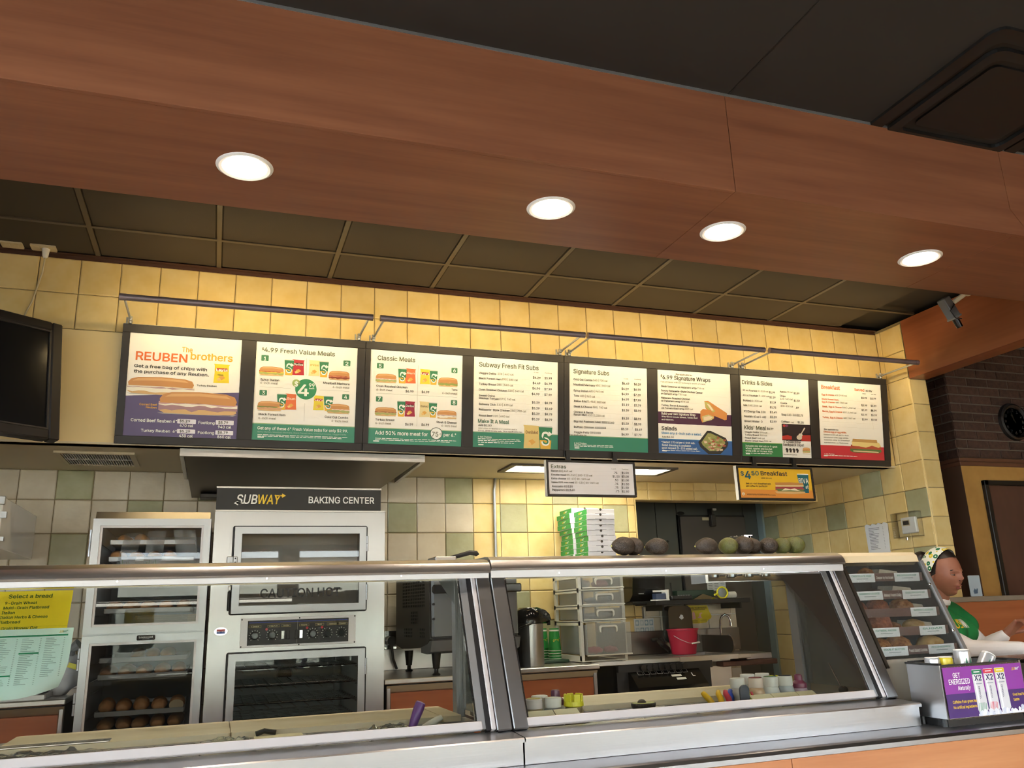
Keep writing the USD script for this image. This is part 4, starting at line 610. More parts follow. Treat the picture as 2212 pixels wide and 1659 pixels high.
        # a plain guitar shape
        circle(s, .83, .745, .04, .03, '#d9cfc0', .0007); circle(s, .85, .715, .03, .022, '#d9cfc0', .0007); s.shape([(.845, .71), (.855, .715), (.925, .625), (.91, .615)], '#cfc5b5', .0008)
        for i in range(4): circle(s, .64+.05*i, .90, .018, .016, '#3a3634', .0006); s.shape([(.635+.05*i, .90), (.665+.05*i, .90), (.655+.05*i, .94), (.63+.05*i, .935)], '#3a3634', .0006)
        sandwich(s, .87, .87, .985, .94, 5); s.shape([(.87, .94), (.99, .945), (.985, .96), (.875, .955)], '#d9d2c4', .0006)
    if k == 8:
        s.rect(0, .828, 1, 1, '#c8323c', .0003); s.rect(.05, .958, .11, .97, '#eadfdc', .0006); s.rect(.845, .245, .8465, .6, '#c9c5b8', .0004)
        for v in (.235, .33, .395, .46, .525, .585): s.rect(.05, v, .93, v+.0012, '#d8d4c8', .0004)
        P = lambda pts: [(.46+a*.5, .731+b*.184) for a, b in pts]
        s.shape(P([(.02, .62), (.98, .66), (1, .86), (.9, .98), (.1, .96), (.0, .86)]), '#5f7a44', .0007); s.shape(P([(.03, .42), (.97, .46), (1, .72), (.03, .7)]), '#b5513a', .0008); s.shape(P([(.06, .18), (.93, .22), (.99, .5), (.9, .58), (.7, .44), (.5, .6), (.3, .52), (.08, .5)]), '#e8d08a', .0009); s.shape(P([(.1, .0), (.86, .03), (.88, .24), (.08, .22)]), '#bf9658', .0010); s.shape(P([(.1, .82), (.9, .86), (.9, .94), (.1, .9)]), '#dccaa4', .0011)
BLAB = ['first menu board from the left, with the purple Reuben panel', 'second menu board from the left, with the Classic Meals panel', 'third menu board from the left, with Signature Subs and Signature Wraps panels', 'rightmost menu board, with Drinks & Sides and the red Breakfast panel']
for k, (a, b) in enumerate(FX):
    t = thing('menu_board', BLAB[k], 'menu board', ((a+b)/2, 4.56, 2.145)); p0, p1 = PX[2*k], PX[2*k+1]
    part(t, 'frame', cat(bbox(a, b, 0, PS0, -.045, .006, .002), bbox(a, b, PS1, BL, -.045, .006, .002), bbox(a, p0[0], PS0, PS1, -.045, .006), bbox(p0[1], p1[0], PS0, PS1, -.045, .006), bbox(p1[1], b, PS0, PS1, -.045, .006)), 'frame_black')
    part(t, 'top_edge', bbox(a+.001, b-.001, -.003, 0, -.045, -.008), 'alu')
    for j, (x0, x1) in enumerate((p0, p1)):
        pth = part(t, 'menu_panel', bbox(x0, x1, PS0, PS1, -.01, 0), ink(WHITE, .35)); s = Sheet(bpt(x0, PS0), (x1-x0, 0, 0), BD*(PS1-PS0)); n_ = 2*k+j+1
        art(n_, s)
        for st, u0, u1, v, h, c in MENU[n_]: s.text(st, u0, u1, v, h, COL[c], .0018 if n_ not in (1,) else .0016)
        if n_ == 7:
            pass
        s.flush(pth)
# small boards under the big ones
def small_board(name, label, x0, x1, z0, z1, y, n_, bg, rim):
    t = thing(name, label, 'sign', ((x0+x1)/2, y, z0))
    part(t, 'frame', cat(box(x0, x1, y, y+.03, z1-rim, z1, .002), box(x0, x1, y, y+.03, z0, z0+rim, .002), box(x0, x0+rim, y, y+.03, z0+rim, z1-rim), box(x1-rim, x1, y, y+.03, z0+rim, z1-rim)), 'frame_black'); part(t, 'side_edge', box(x0-.003, x0, y+.002, y+.03, z0, z1), 'white')
    for f_ in (.25, .78): part(t, 'clip', cat(box(x0+(x1-x0)*f_-.02, x0+(x1-x0)*f_+.02, y+.008, y+.018, z1, z1+.012), box(x0+(x1-x0)*f_-.012, x0+(x1-x0)*f_+.012, y+.005, y+.022, z1+.008, ZS+.03)), 'black')
    x0, x1, z0, z1 = x0+rim, x1-rim, z0+rim, z1-rim
    pth = part(t, 'panel', box(x0, x1, y+.006, y+.02, z0, z1), ink(bg, .35)); s = Sheet((x0, y+.0055, z1), (x1-x0, 0, 0), (0, 0, z0-z1))
    return t, pth, s
t, pth, s = small_board('hanging_sign', 'white Extras price sign hanging under the menu boards', 1.823, 2.414, 1.9, 2.118, 4.53, 9, '#e4e0e2', .013)
for v in (.23, .35, .47, .59, .71, .83): s.rect(.03, v+.03, .95, v+.033, '#cfcbcb', .0004)
s.rect(.845, .26, .847, .96, '#b0acac', .0005)
for st, u0, u1, v, h, c in MENU[9]: s.text(st, u0, u1, v, h, COL[c])
s.flush(pth)
t, pth, s = small_board('hanging_sign', 'yellow and orange $4.50 Breakfast sign hanging under the menu boards', 3.148, 3.745, 1.893, 2.115, 4.53, 10, '#e9b92e', .014)
s.rect(0, .72, 1, 1, '#e0913c', .0003)
P = lambda pts: [(.805+a*.161, .152+b*.66) for a, b in pts]
s.shape(P([(0, .04), (1, .04), (.86, 1), (.16, 1)]), '#1d6673', .0006); s.shape(P([(-.02, .05), (.04, 0), (.96, 0), (1.02, .05)]), '#e9e6da', .0007); s.text('BIVA', .818, .955, .48, .17, '#e9e9e0', .0008); s.text('at', .905, .945, .66, .12, '#e9e9e0', .0008)
P = lambda pts: [(.471+a*.433, .453+b*.41) for a, b in pts]
s.shape(P([(.03, .05), (.5, .0), (.93, .06), (.95, .24), (.5, .3), (.04, .28)]), '#c58a4a', .0010); s.shape(P([(.03, .4), (.9, .36), (.96, .62), (.5, .74), (.02, .66)]), '#a8434a', .0011); s.shape(P([(.04, .56), (.94, .58), (.9, .8), (.1, .78)]), '#6d7a44', .0012); s.shape(P([(.2, .72), (.34, .5), (.5, .6), (.64, .5), (.82, .74), (.5, .66)]), '#f0e2c4', .0013); s.shape(P([(.0, .78), (.96, .76), (.97, .9), (.6, .98), (.05, .94)]), '#dcb27a', .0014); s.shape(P([(.04, .28), (.94, .24), (.95, .34), (.04, .38)]), '#e6d3a0', .0012)
circle(s, .04, .873, .018, .05, '#efe6d2', .0006); s.text('S', .031, .049, .905, .065, '#c98a3a', .0008)
for st, u0, u1, v, h, c in MENU[10]: s.text(st, u0, u1, v, h, COL[c])
s.flush(pth)
# ================================================================ back line: bread cabinet, oven, counters
def logo(s, u0, u1, v, h, c1, c2, lift=.0016):
    """the shop's word mark: slanted letters in two colours with an arrow at each end"""
    w = u1-u0; s.text('SUB', u0+.05*w, u0+.47*w, v, h, c1, lift, .18); s.text('WAY', u0+.48*w, u0+.94*w, v, h, c2, lift, .18)
    s.shape([(u0, v-.06*h), (u0+.09*w, v+.18*h), (u0+.09*w, v+.02*h), (u0+.2*w, v+.02*h), (u0+.2*w, v-.14*h), (u0+.09*w, v-.14*h), (u0+.09*w, v-.3*h)], c1, lift)
    s.shape([(u1+.04*w, v-.94*h), (u1-.04*w, v-1.2*h), (u1-.04*w, v-1.02*h), (u1-.16*w, v-1.0*h), (u1-.16*w, v-.86*h), (u1-.04*w, v-.86*h), (u1-.04*w, v-.7*h)], c2, lift)
# --- bread cabinet
cx0, cx1, cyf, cyb = -.586, -.036, 4.605, 5.38
t = thing('bread_cabinet', 'tall metal bread cabinet with two glass doors at the left of the oven', 'cabinet', (-.311, 4.99, 0))
part(t, 'body', cat(box(cx0, cx0+.025, cyf, cyb, .12, 1.765), box(cx1-.025, cx1, cyf, cyb, .12, 1.765), box(cx0+.025, cx1-.025, cyb-.02, cyb, .12, 1.765), box(cx0+.025, cx1-.025, cyf, cyb-.02, .12, .16), box(cx0+.025, cx1-.025, cyf, cyb-.02, 1.195, 1.22), box(cx0+.025, cx1-.025, cyf, cyb-.02, 1.745, 1.765)), 'alu')
part(t, 'top_cap', prism([(cyf-.012, 1.765), (cyf+.01, 1.803), (cyb, 1.803), (cyb, 1.765)], 'x', cx0+.006, cx1-.006), 'steel_x')
part(t, 'liner', cat(box(cx0+.026, cx0+.028, cyf+.02, cyb-.022, .16, 1.745), box(cx1-.028, cx1-.026, cyf+.02, cyb-.022, .16, 1.745), box(cx0+.028, cx1-.028, cyb-.024, cyb-.021, .16, 1.745)), 'cabinet_liner')
for z0, z1 in ((1.212, 1.765), (.14, 1.204)):
    d = part(t, 'door', ring_frame(cx0, cx1, z0, z1, .034, cyf-.03, cyf-.003), 'alu')
    part(t, 'door_rim', ring_frame(cx0+.034, cx1-.034, z0+.034, z1-.034, .011, cyf-.022, cyf-.006), 'alu_white'); part(t, 'door_glass', box(cx0+.045, cx1-.045, cyf-.016, cyf-.012, z0+.045, z1-.045), 'glass_door')
    for zz in ((1.66, 1.63) if z0 > 1 else (1.1, .9)): part(t, 'hinge', cat(cyl((cx0-.006, cyf-.025, zz-.05), (cx0-.006, cyf-.025, zz), .006, n=10), cyl((cx0-.006, cyf-.025, zz+.004), (cx0-.006, cyf-.025, zz+.05), .006, n=10)), 'alu')
bp = part(t, 'badge', box(-.345, -.262, cyf-.036, cyf-.029, 1.176, 1.2, .004), 'black'); s = Sheet((-.342, cyf-.0365, 1.198), (.077, 0, 0), (0, 0, -.02)); s.text('Lockwood', .1, .9, .55, .4, '#d5d5d2', .0004); s.rect(.3, .75, .7, .82, '#d5d5d2', .0004); s.flush(bp)
for z in (1.64, 1.555, 1.30, 1.225, 1.07, .99, .93, .82, .745): part(t, 'rail', cat(box(cx0+.028, cx0+.045, cyf+.01, cyb-.03, z-.003, z), box(cx1-.045, cx1-.028, cyf+.01, cyb-.03, z-.003, z)), 'chrome')
for sx in (cx0+.06, cx1-.06): part(t, 'caster', cat(cyl((sx-.012, 4.68, .06), (sx+.012, 4.68, .06), .058, n=16), box(sx-.02, sx+.02, 4.65, 4.71, .09, .12)), 'black')
def tray(x0, x1, y0, y1, z):
    return cat(box(x0, x1, y0, y1, z-.02, z-.017), box(x0-.004, x1+.004, y0-.006, y0, z-.024, z, .002), box(x0-.004, x1+.004, y1, y1+.006, z-.02, z), box(x0-.006, x0, y0, y1, z-.02, z), box(x1, x1+.006, y0, y1, z-.02, z))
TR = [(1.667, 'topmost baking tray in the bread cabinet'), (1.583, 'second baking tray from the top of the bread cabinet'), (1.331, 'baking tray with five rolls under the counter rail in the upper bread cabinet door'), (1.246, 'lowest tray behind the upper bread cabinet door'), (1.098, 'top tray behind the lower bread cabinet door'), (1.02, 'second tray behind the lower bread cabinet door'), (.852, 'third tray behind the lower cabinet door, with the cut loaf'), (.772, 'bottom visible tray behind the lower bread cabinet door')]
TX0, TX1 = -.505, -.115
for z, lab in TR:
    solo('baking_tray', tray(TX0, TX1, 4.66, 5.3, z), 'tray', lab, 'tray', 'baking trays in the bread cabinet')
def loaf_mesh(r=1.0):
    n, k = 14, 16; V, F = [], []
    for i in range(n+1):
        a = math.pi*i/n; yy_ = -math.cos(a)*.15; q = math.sin(a)**.38
        for j in range(k):
            b = 2*math.pi*j/k; x_, z_ = .038*q*math.cos(b), .031*q*math.sin(b)
            if z_ < 0: z_ *= .72
            z_ += .022+.003*math.sin(yy_*50)*(z_ > .01); V.append((x_, yy_, z_))
    for i in range(n):
        for j in range(k):
            a, b = i*k+j, i*k+(j+1) % k; F += [(a, b, b+k), (a, b+k, a+k)]
    return np.array(V), np.array(F)
base = None; BR = [(1.331, 5, 'five loaf ends on the tray just below the counter rail in the cabinet'), (1.02, 5, 'five loaf ends on the second tray behind the lower cabinet door'), (.852, 4, 'four loaf ends beside the cut loaf on the third lower tray'), (.772, 5, 'five loaf ends on the bottom visible cabinet tray'), (1.098, 3, 'three loaf ends on the top tray behind the lower cabinet door'), (1.583, 4, 'four loaf ends on the second tray from the top of the cabinet'), (1.667, 2, 'two loaf ends at the left of the topmost cabinet tray')]
ORD = ['leftmost', 'second', 'third', 'fourth', 'fifth']
WHERE = {1.331: 'tray just under the counter rail', 1.02: 'second lower-door tray', .852: 'cut-loaf tray', .772: 'bottom visible cabinet tray', 1.098: 'top tray behind the lower cabinet door', 1.583: 'second cabinet tray', 1.667: 'topmost cabinet tray'}
for z, n_, g in BR:
    for i in range(n_):
        x = {5: -.475+.0815*i, 4: -.475+.0815*i, 3: -.355+.075*i, 2: -.45+.08*i}[n_]+rng.uniform(-.005, .005)
        lab = f'brown bread loaf, {ORD[i]} from the left on the {WHERE[z]}'
        if base is None:
            base = thing('bread_loaf', lab, 'bread', (x, 4.835, z-.0165), 'loaves on the cabinet trays'); v, f = loaf_mesh(); part(base, 'crust', (v+[x, 4.835, z-.0165], f), 'bread', smooth=True)
            part(base, 'underside', (np.array(prism([(-.026, -.13), (.026, -.13), (.026, .13), (-.026, .13)], 'z', 0, .0035)[0])+[x, 4.835, z-.0168], prism([(-.026, -.13), (.026, -.13), (.026, .13), (-.026, .13)], 'z', 0, .0035)[1]), 'bread_pale')
        else: dup(base, (x, 4.835+rng.uniform(-.01, .01), z-.0165), rng.uniform(-3, 3), lab, 'loaves on the cabinet trays', scale=(rng.uniform(.92, 1.03), 1, rng.uniform(.92, 1.2 if z < .9 else 1.02)))
cl = thing('bread_loaf_cut', 'cut bread loaf showing its pale inside, rightmost on the third lower tray', 'bread', (-.145, 4.85, .8355))
v, f = loaf_mesh(); v = v.copy(); v[:, 1] = np.maximum(v[:, 1], -.13); v[:, 2] *= 1.1; part(cl, 'crust', (v+[-.148, 4.83, .8355], f), 'bread', smooth=30); part(cl, 'crumb', tf(cyl((0, -.001, 0), (0, .001, 0), .034, n=20), np.diag([1, 1, .74]), (-.148, 4.6985, .8355+.0245)), 'bread_cut')
# bagged flatbread and plastic bags in the cabinet
t = thing('flatbread_stack', 'bagged stack of pale flatbreads low in the upper bread cabinet door', 'flatbread', (-.31, 4.8, 1.2295))
for i in range(7): part(t, 'flatbread', cat(tf(prism(rrect(-.16, .16, -.13, .13, .05), 'z', 0, .0085), None, (-.21+rng.uniform(-.006, .006), 4.82+rng.uniform(-.01, .01), 1.2300+.0093*i))), 'bread_pale')
def film(x0, x1, z0, z1, y, seed, amp=.012, nx=16, nz=16, lean=0.0, tx=0.0):
    V, F = [], []
    for j in range(nz+1):
        for i in range(nx+1):
            a, b = i/nx, j/nz; xx_ = x0+(x1-x0)*a+tx*(1-b); zz = z0+(z1-z0)*b
            q = float(meshkit.fbm(np.array([xx_*9+seed, zz*9, seed*.7]), 3))-.5; V.append((xx_+q*.01, y+lean*(1-b)+q*amp*2, zz))
    for j in range(nz):
        for i in range(nx):
            a = j*(nx+1)+i; F += [(a, a+1, a+nx+2), (a, a+nx+2, a+nx+1)]
    return np.array(V), np.array(F)
BAGS = [(-.44, -.36, 1.50, 1.70, 'clear plastic bag with green print, left in the upper cabinet door', -.04, True), (-.335, -.25, 1.50, 1.71, 'clear plastic bag with green print, middle of the upper cabinet door', -.02, True), (-.215, -.11, 1.575, 1.715, 'clear bag hanging at the right in the upper cabinet door', .02, False), (-.42, -.33, 1.03, 1.15, 'clear plastic bag hanging at the left in the lower cabinet door', -.09, False), (-.47, -.12, 1.235, 1.31, 'clear bag around the flatbreads in the cabinet', 0, False)]
for x0, x1, z0, z1, lab, tx, gr in BAGS:
    t = thing('plastic_bag', lab, 'bag', ((x0+x1)/2, 4.635, z0)); part(t, 'film', film(x0, x1, z0, z1, 4.635, x0*7, tx=tx), 'film', smooth=True)
    if gr: part(t, 'printing', cat(*[box(x0+tx*.9+.012+.010*i, x0+tx*.9+.0135+.010*i, 4.625, 4.627, z0+.004, z0+.045+.01*(i % 3)) for i in range(6)]), ink('#5d8a4a'))
# --- oven with proofer
ox0, ox1, oyf, oyb = -.02, .868, 4.582, 5.38
t = thing('baking_oven', 'tall stainless baking oven with a black sign and two glass doors', 'oven', (.424, 4.98, 0)); OV = t
part(t, 'body', cat(box(ox0, .104, oyf, oyb, .1, 1.803), box(.742, ox1, oyf, oyb, .1, 1.803), box(.104, .742, oyf, oyb, 1.09, 1.27), box(.104, .742, oyf, oyb, 1.705, 1.803), box(.104, .742, 4.75, oyb, 1.27, 1.705), box(.104, .742, oyf, oyb, .1, .55), box(.104, .742, 5.28, oyb, .55, 1.09)), 'steel_z')
part(t, 'proofer_lining', cat(box(.104, .106, 4.6, 5.28, .55, 1.09), box(.74, .742, 4.6, 5.28, .55, 1.09), box(.106, .74, 5.27, 5.28, .55, 1.09), box(.106, .74, 4.6, 5.27, 1.085, 1.09), box(.106, .74, 4.6, 5.27, .55, .555)), 'oven_in')
part(t, 'oven_lining', box(.104, .742, 4.74, 4.75, 1.27, 1.705), 'oven_dark')
part(t, 'corner_post', cat(box(.695, .72, 5.2, 5.27, .56, 1.085), box(.106, .125, 5.2, 5.27, .56, 1.085)), 'oven_in')
for z in (1.012, .926, .842, .76):
    bars = [cyl((.112, 4.63+.075*i, z), (.735, 4.63+.075*i, z), .0028, n=6) for i in range(9)]+[cyl((.112+.0623*i, 4.63, z+.003), (.112+.0623*i, 5.23, z+.003), .002, n=6) for i in range(11)]
    part(t, 'rack', cat(bars), 'chrome'); part(t, 'rack_guide', cat(box(.106, .118, 4.64, 5.2, z-.014, z-.008), box(.728, .74, 4.64, 5.2, z-.014, z-.008)), 'chrome')
part(t, 'fan_lamp', lathe([(.045, 0), (.047, .01), (.04, .028), (.0001, .034)], (.411, 5.268, .946), 24, (0, -1, 0)), 'black_gloss', smooth=30)
part(t, 'back_slots', cat(*[tf(box(-.03, .03, 5.264, 5.2695, -.003, .003), RY(38), (.16+.075*i, 0, zz), (0, 0, 0)) for i in range(8) for zz in (.98, .88, .78)]), 'alu_white')
for z0, z1, gm in ((1.287, 1.722, 'oven_glass'), (.60, 1.092, 'glass')):
    part(t, 'door_surround', prism(rrect(.062, .782, z0-.02, z1+.02, .02).difference(rrect(.072, .772, z0-.008, z1+.008, .012)), 'y', oyf-.006, oyf+.002), 'steel_z')
    part(t, 'door_seal', prism(rrect(.072, .772, z0-.008, z1+.008, .012).difference(rrect(.1, .745, z0+.03, z1-.03, .004)), 'y', oyf-.002, oyf+.003), 'gasket')
    part(t, 'door', ring_frame(.083, .762, z0, z1, .036, oyf-.03, oyf-.0035), 'alu'); part(t, 'door_glass', box(.119, .726, oyf-.02, oyf-.015, z0+.036, z1-.036), gm)
    for zz in (z0+.09, z1-.09): part(t, 'hinge', cat(cyl((.768, oyf-.022, zz-.04), (.768, oyf-.022, zz-.001), .006, n=10), cyl((.768, oyf-.022, zz+.001), (.768, oyf-.022, zz+.04), .006, n=10)), 'alu')
part(t, 'latch', cat(box(.05, .083, oyf-.02, oyf-.006, 1.527, 1.572, .003), box(.08, .102, oyf-.045, oyf-.03, 1.53, 1.57, .003), cyl((.072, oyf-.03, 1.55), (.072, oyf-.018, 1.55), .008)), 'alu'); part(t, 'latch_screws', cat(cyl((.091, oyf-.048, 1.56), (.091, oyf-.044, 1.56), .004, n=8), cyl((.091, oyf-.048, 1.54), (.091, oyf-.044, 1.54), .004, n=8)), 'black')
part(t, 'door_handle', cat(box(.063, .078, oyf-.03, oyf-.018, 1.30, 1.40, .005), box(.066, .075, oyf-.02, oyf, 1.31, 1.32), box(.066, .075, oyf-.02, oyf, 1.385, 1.395)), 'black'); part(t, 'handle_tip', box(.063, .078, oyf-.03, oyf-.018, 1.402, 1.425, .004), 'white')
part(t, 'control_plate', box(.134, .716, oyf-.004, oyf+.001, 1.118, 1.262, .001), 'alu_white'); part(t, 'plate_screws', cat(*[cyl((x, oyf-.006, z), (x, oyf-.003, z), .004, n=8) for x in (.14, .425, .71) for z in (1.124, 1.256)]), 'black')
cp_ = part(t, 'control_panel', box(.169, .677, oyf-.008, oyf-.004, 1.129, 1.249), 'black'); s = Sheet((.169, oyf-.0083, 1.249), (.508, 0, 0), (0, 0, -.12))
s.rect(.01, .06, .99, .10, '#2c3b86', .0003); s.rect(.01, .13, .99, .14, '#8a7430', .0003); s.rect(.483, .05, .486, .97, '#8c8c88', .0003)
for a, b, w_ in ((.01, .13, 'TIMER'), (.19, .31, 'HEAT'), (.325, .42, 'OVEN'), (.5, .6, 'PROOFER'), (.66, .75, 'HEAT'), (.78, .9, 'HUMIDITY'), (.88, .99, 'TIMER')):
    s.rect(a, .2, b, .28, '#26241f', .0003); s.shape(Polygon([(a, .19), (b, .19), (b, .29), (a, .29)]).difference(Polygon([(a+.003, .205), (b-.003, .205), (b-.003, .275), (a+.003, .275)])), '#8a7a44', .0004); s.text(w_, a+.02, b-.02, .265, .05, '#b9b08c', .0005)
s.flush(cp_)
for x in (.205, .29, .492, .566, .641):
    k_ = part(t, 'knob', lathe([(.0001, .026), (.014, .026), (.016, .02), (.020, .004), (.020, 0)][::-1], (x, oyf-.008, 1.175), 24, (0, -1, 0)), 'black_gloss', smooth=35); part(t, 'dial_marks', cat(*[tf(box(-.0012, .0012, oyf-.0092, oyf-.0083, .024, .029), RY(a), (x, 0, 1.175)) for a in range(-140, 150, 28)]), 'white')
for x in (.262, .464, .540): part(t, 'indicator_lamp', cyl((x, oyf-.012, 1.205), (x, oyf-.008, 1.205), .0065, n=14), ink('#a8242c', .25))
for x in (.343, .434): part(t, 'switch_plate', box(x-.008, x+.008, oyf-.011, oyf-.008, 1.155, 1.195, .001), 'chrome'); part(t, 'switch', box(x+(.018 if x < .4 else -.030), x+(.034 if x < .4 else -.014), oyf-.014, oyf-.008, 1.153, 1.197, .002), 'black')
bg_ = part(t, 'maker_badge', tf(lathe([(.0001, .003), (.032, .003), (.034, 0)][::-1], (0, 0, 0), 30, (0, -1, 0)), np.diag([1, 1, .62]), (.041, oyf, 1.203)), 'chrome'); s = Sheet((.019, oyf-.0032, 1.215), (.044, 0, 0), (0, 0, -.024)); s.rect(.05, .05, .95, .5, '#b8404a', .0004); s.rect(.05, .5, .95, .95, '#3f5aa8', .0004); s.text('NU-VU', .1, .9, .66, .3, '#e6e6ea', .0007); s.flush(bg_)
sg = part(t, 'header_sign', box(-.018, .842, oyf-.012, oyf+.02, 1.812, 1.925), 'black'); part(t, 'sign_edge', cat(box(-.02, .845, oyf-.016, oyf+.024, 1.925, 1.934), box(-.02, .868, oyf-.016, oyf+.024, 1.803, 1.811)), 'steel_x')
s = Sheet((-.018, oyf-.0122, 1.925), (.86, 0, 0), (0, 0, -.113)); logo(s, .10, .395, .72, .42, '#e6e6e2', '#e8c22e'); s.text('BAKING CENTER', .545, .957, .66, .30, '#dcdcda'); s.flush(sg)
s = Sheet((.119, oyf-.0205, 1.686), (.607, 0, 0), (0, 0, -.363)); s.text('CAUTION HOT', .17, .84, .892, .118, '#232425', .0003); s.flush(part(t, 'door_print_edge', ring_frame(.1185, .7265, 1.322, 1.687, .002, oyf-.0206, oyf-.0200), 'gasket'))
for x in (.05, .80): part(t, 'caster', cat(cyl((x-.015, 4.68, .055), (x+.015, 4.68, .055), .053, n=16), box(x-.02, x+.02, 4.64, 4.72, .085, .1)), 'black')
# --- counters along the back wall
def counter(name, label, x0, x1, y0, y1, z, px0, px1, xtra=None):
    t = thing(name, label, 'counter', ((x0+x1)/2, (y0+y1)/2, 0))
    part(t, 'top', box(x0, x1, y0, y1, z-.026, z, .004), 'steel_x'); part(t, 'body', box(x0+.02, x1-.02, y0+.04, y1, .1, z-.027), 'grey_dark')
    part(t, 'panel_frame', cat(prism([(y0+.012, z-.034), (y0+.034, z-.072), (y0+.04, z-.072), (y0+.04, z-.034)], 'x', px0, px1), box(px0, px0+.024, y0+.02, y0+.04, .12, z-.034, .004), box(px1-.024, px1, y0+.02, y0+.04, .12, z-.034, .004)), 'steel_z')
    part(t, 'wood_panel', box(px0+.025, px1-.025, y0+.028, y0+.04, .12, z-.0725), 'wood_cab'); part(t, 'backsplash', box(x0, x1, y1-.02, y1, z+.0005, z+.125, .002), 'steel_x'); return t
counter('back_counter', 'steel back counter with wood panel right of the oven', .885, 1.598, 4.655, 5.44, .921, .90, 1.59)
counter('back_counter', 'steel counter with wood panel under the coffee flask', 1.603, 2.222, 4.80, 5.44, .926, 1.615, 2.21)
counter('back_counter', 'steel counter with wood panel at the left edge of the photo', -3.1, -.64, 4.665, 5.44, .921, -1.8, -.645)
# conduit on the wall
t = thing('wall_conduit', 'thin grey metal conduit running down the back wall tiles', 'pipe', (1.795, 5.435, 1.06)); part(t, 'pipe', tube([(1.80, 5.435, 2.147), (1.795, 5.433, 2.10), (1.787, 5.427, 2.06), (1.787, 5.427, 1.6), (1.787, 5.427, .96)], .0105, 10), 'alu', smooth=True); part(t, 'clip', box(1.766, 1.808, 5.425, 5.44, 1.52, 1.54), 'alu')
# outlet and plug behind the toaster
t = thing('outlet', 'steel socket plate with a black plug behind the toaster oven', 'outlet', (1.07, 5.44, 1.1)); part(t, 'plate', prism(rrect(1.032, 1.108, 1.048, 1.158, .006), 'y', 5.432, 5.444), 'chrome'); part(t, 'plug', cat(cyl((1.068, 5.37, 1.098), (1.068, 5.432, 1.098), .029, .026), tube([(1.068, 5.385, 1.09), (1.068, 5.37, 1.05), (1.075, 5.37, .99), (1.1, 5.38, .93)], .008, 8)), 'black')
# --- toaster oven
t = thing('toaster_oven', 'large grey toaster oven on black legs on the back counter', 'oven', (1.42, 5.0, .921)); O_ = (1.15, 4.72, 0)
def ro(m): return tf(m, RZ(6.5), (0, 0, 0), O_)
body = prism([(4.72, 1.115), (4.72, 1.47), (5.32, 1.47), (5.32, 1.075), (5.2, 1.055), (4.86, 1.07), (4.76, 1.09)], 'x', 1.15, 1.70)
part(t, 'body', ro(body), 'grey_dark'); part(t, 'front_door', ro(box(1.156, 1.694, 4.69, 4.719, 1.118, 1.462, .012)), 'grey_machine')
part(t, 'lower_cover', ro(prism([(4.685, 1.108), (4.705, 1.05), (4.76, 1.035), (4.86, 1.04), (4.86, 1.069), (4.76, 1.088), (4.719, 1.108)], 'x', 1.15, 1.70)), 'grey_machine')
part(t, 'handle', ro(cat(box(1.15, 1.70, 4.645, 4.672, 1.362, 1.41, .006), box(1.155, 1.185, 4.67, 4.69, 1.37, 1.4), box(1.665, 1.695, 4.67, 4.69, 1.37, 1.4))), 'black_gloss')
part(t, 'seam', ro(box(1.151, 1.699, 4.6885, 4.70, 1.108, 1.116)), 'black'); part(t, 'door_bolts', ro(cat(cyl((1.165, 4.688, 1.305), (1.165, 4.70, 1.305), .007), cyl((1.165, 4.688, 1.225), (1.165, 4.70, 1.225), .007))), 'black')
def holes(r0, r1, c0_, c1_): return [tf(box(-.003, .001, -.009, .009, -.006, .006), None, (1.149, 4.78+.031*c_, 1.13+.019*r_)) for r_ in range(r0, r1) for c_ in range(c0_, c1_)]
part(t, 'vent_holes', ro(cat(holes(9, 17, 1, 14)+holes(4, 8, 5, 9)+holes(0, 3, 1, 4)+holes(0, 3, 8, 13))), 'black', kind='stuff')
for x, y in ((1.20, 4.75), (1.65, 4.75), (1.20, 5.22), (1.65, 5.22)): part(t, 'leg', ro(lathe([(.021, 0), (.023, .006), (.012, .014), (.011, .034), (.018, .036), (.027, .12)], (x, y, .9215), 16)), 'black', smooth=40)
# --- coffee flask
def airpot(x, y, z):
    t = thing('coffee_flask', 'steel pump coffee flask with black lid on the back counter', 'flask', (x, y, z))
    part(t, 'body', lathe([(.082, 0), (.085, .006), (.085, .05), (.0855, .052), (.0855, .054), (.085, .056), (.085, .245), (.082, .25)], (x, y, z), 32), 'steel_z', smooth=30)
    part(t, 'back_shell', tf(prism(Point(0, 0).buffer(.0885, quad_segs=12).intersection(Polygon([(-.1, -.1), (-.028, -.1), (-.06, .1), (-.1, .1)])), 'z', .0, .252), None, (x, y, z)), 'black')
    lid = hull([(x+a*math.cos(b), y+a*math.sin(b), z+h) for a, h in ((.088, .25), (.088, .28), (.08, .32), (.06, .343)) for b in np.linspace(0, 2*math.pi, 20)]+[(x+.13, y-.02, z+.30), (x+.13, y+.02, z+.30), (x+.14, y-.018, z+.268), (x+.14, y+.018, z+.268), (x+.10, y-.03, z+.325), (x+.10, y+.03, z+.325), (x+.12, y, z+.245)])
    part(t, 'lid', lid, 'black_gloss', smooth=35); part(t, 'spout', cyl((x+.128, y, z+.265), (x+.13, y, z+.235), .012, .010), 'black'); part(t, 'handle', tube([(x-.02, y-.09, z+.25), (x-.055, y-.097, z+.24), (x-.085, y-.06, z+.225)], .007, 8), 'black'); part(t, 'button', cyl((x+.095, y-.044, z+.30), (x+.096, y-.05, z+.30), .007), 'grey_machine')
airpot(1.835, 4.96, .927)
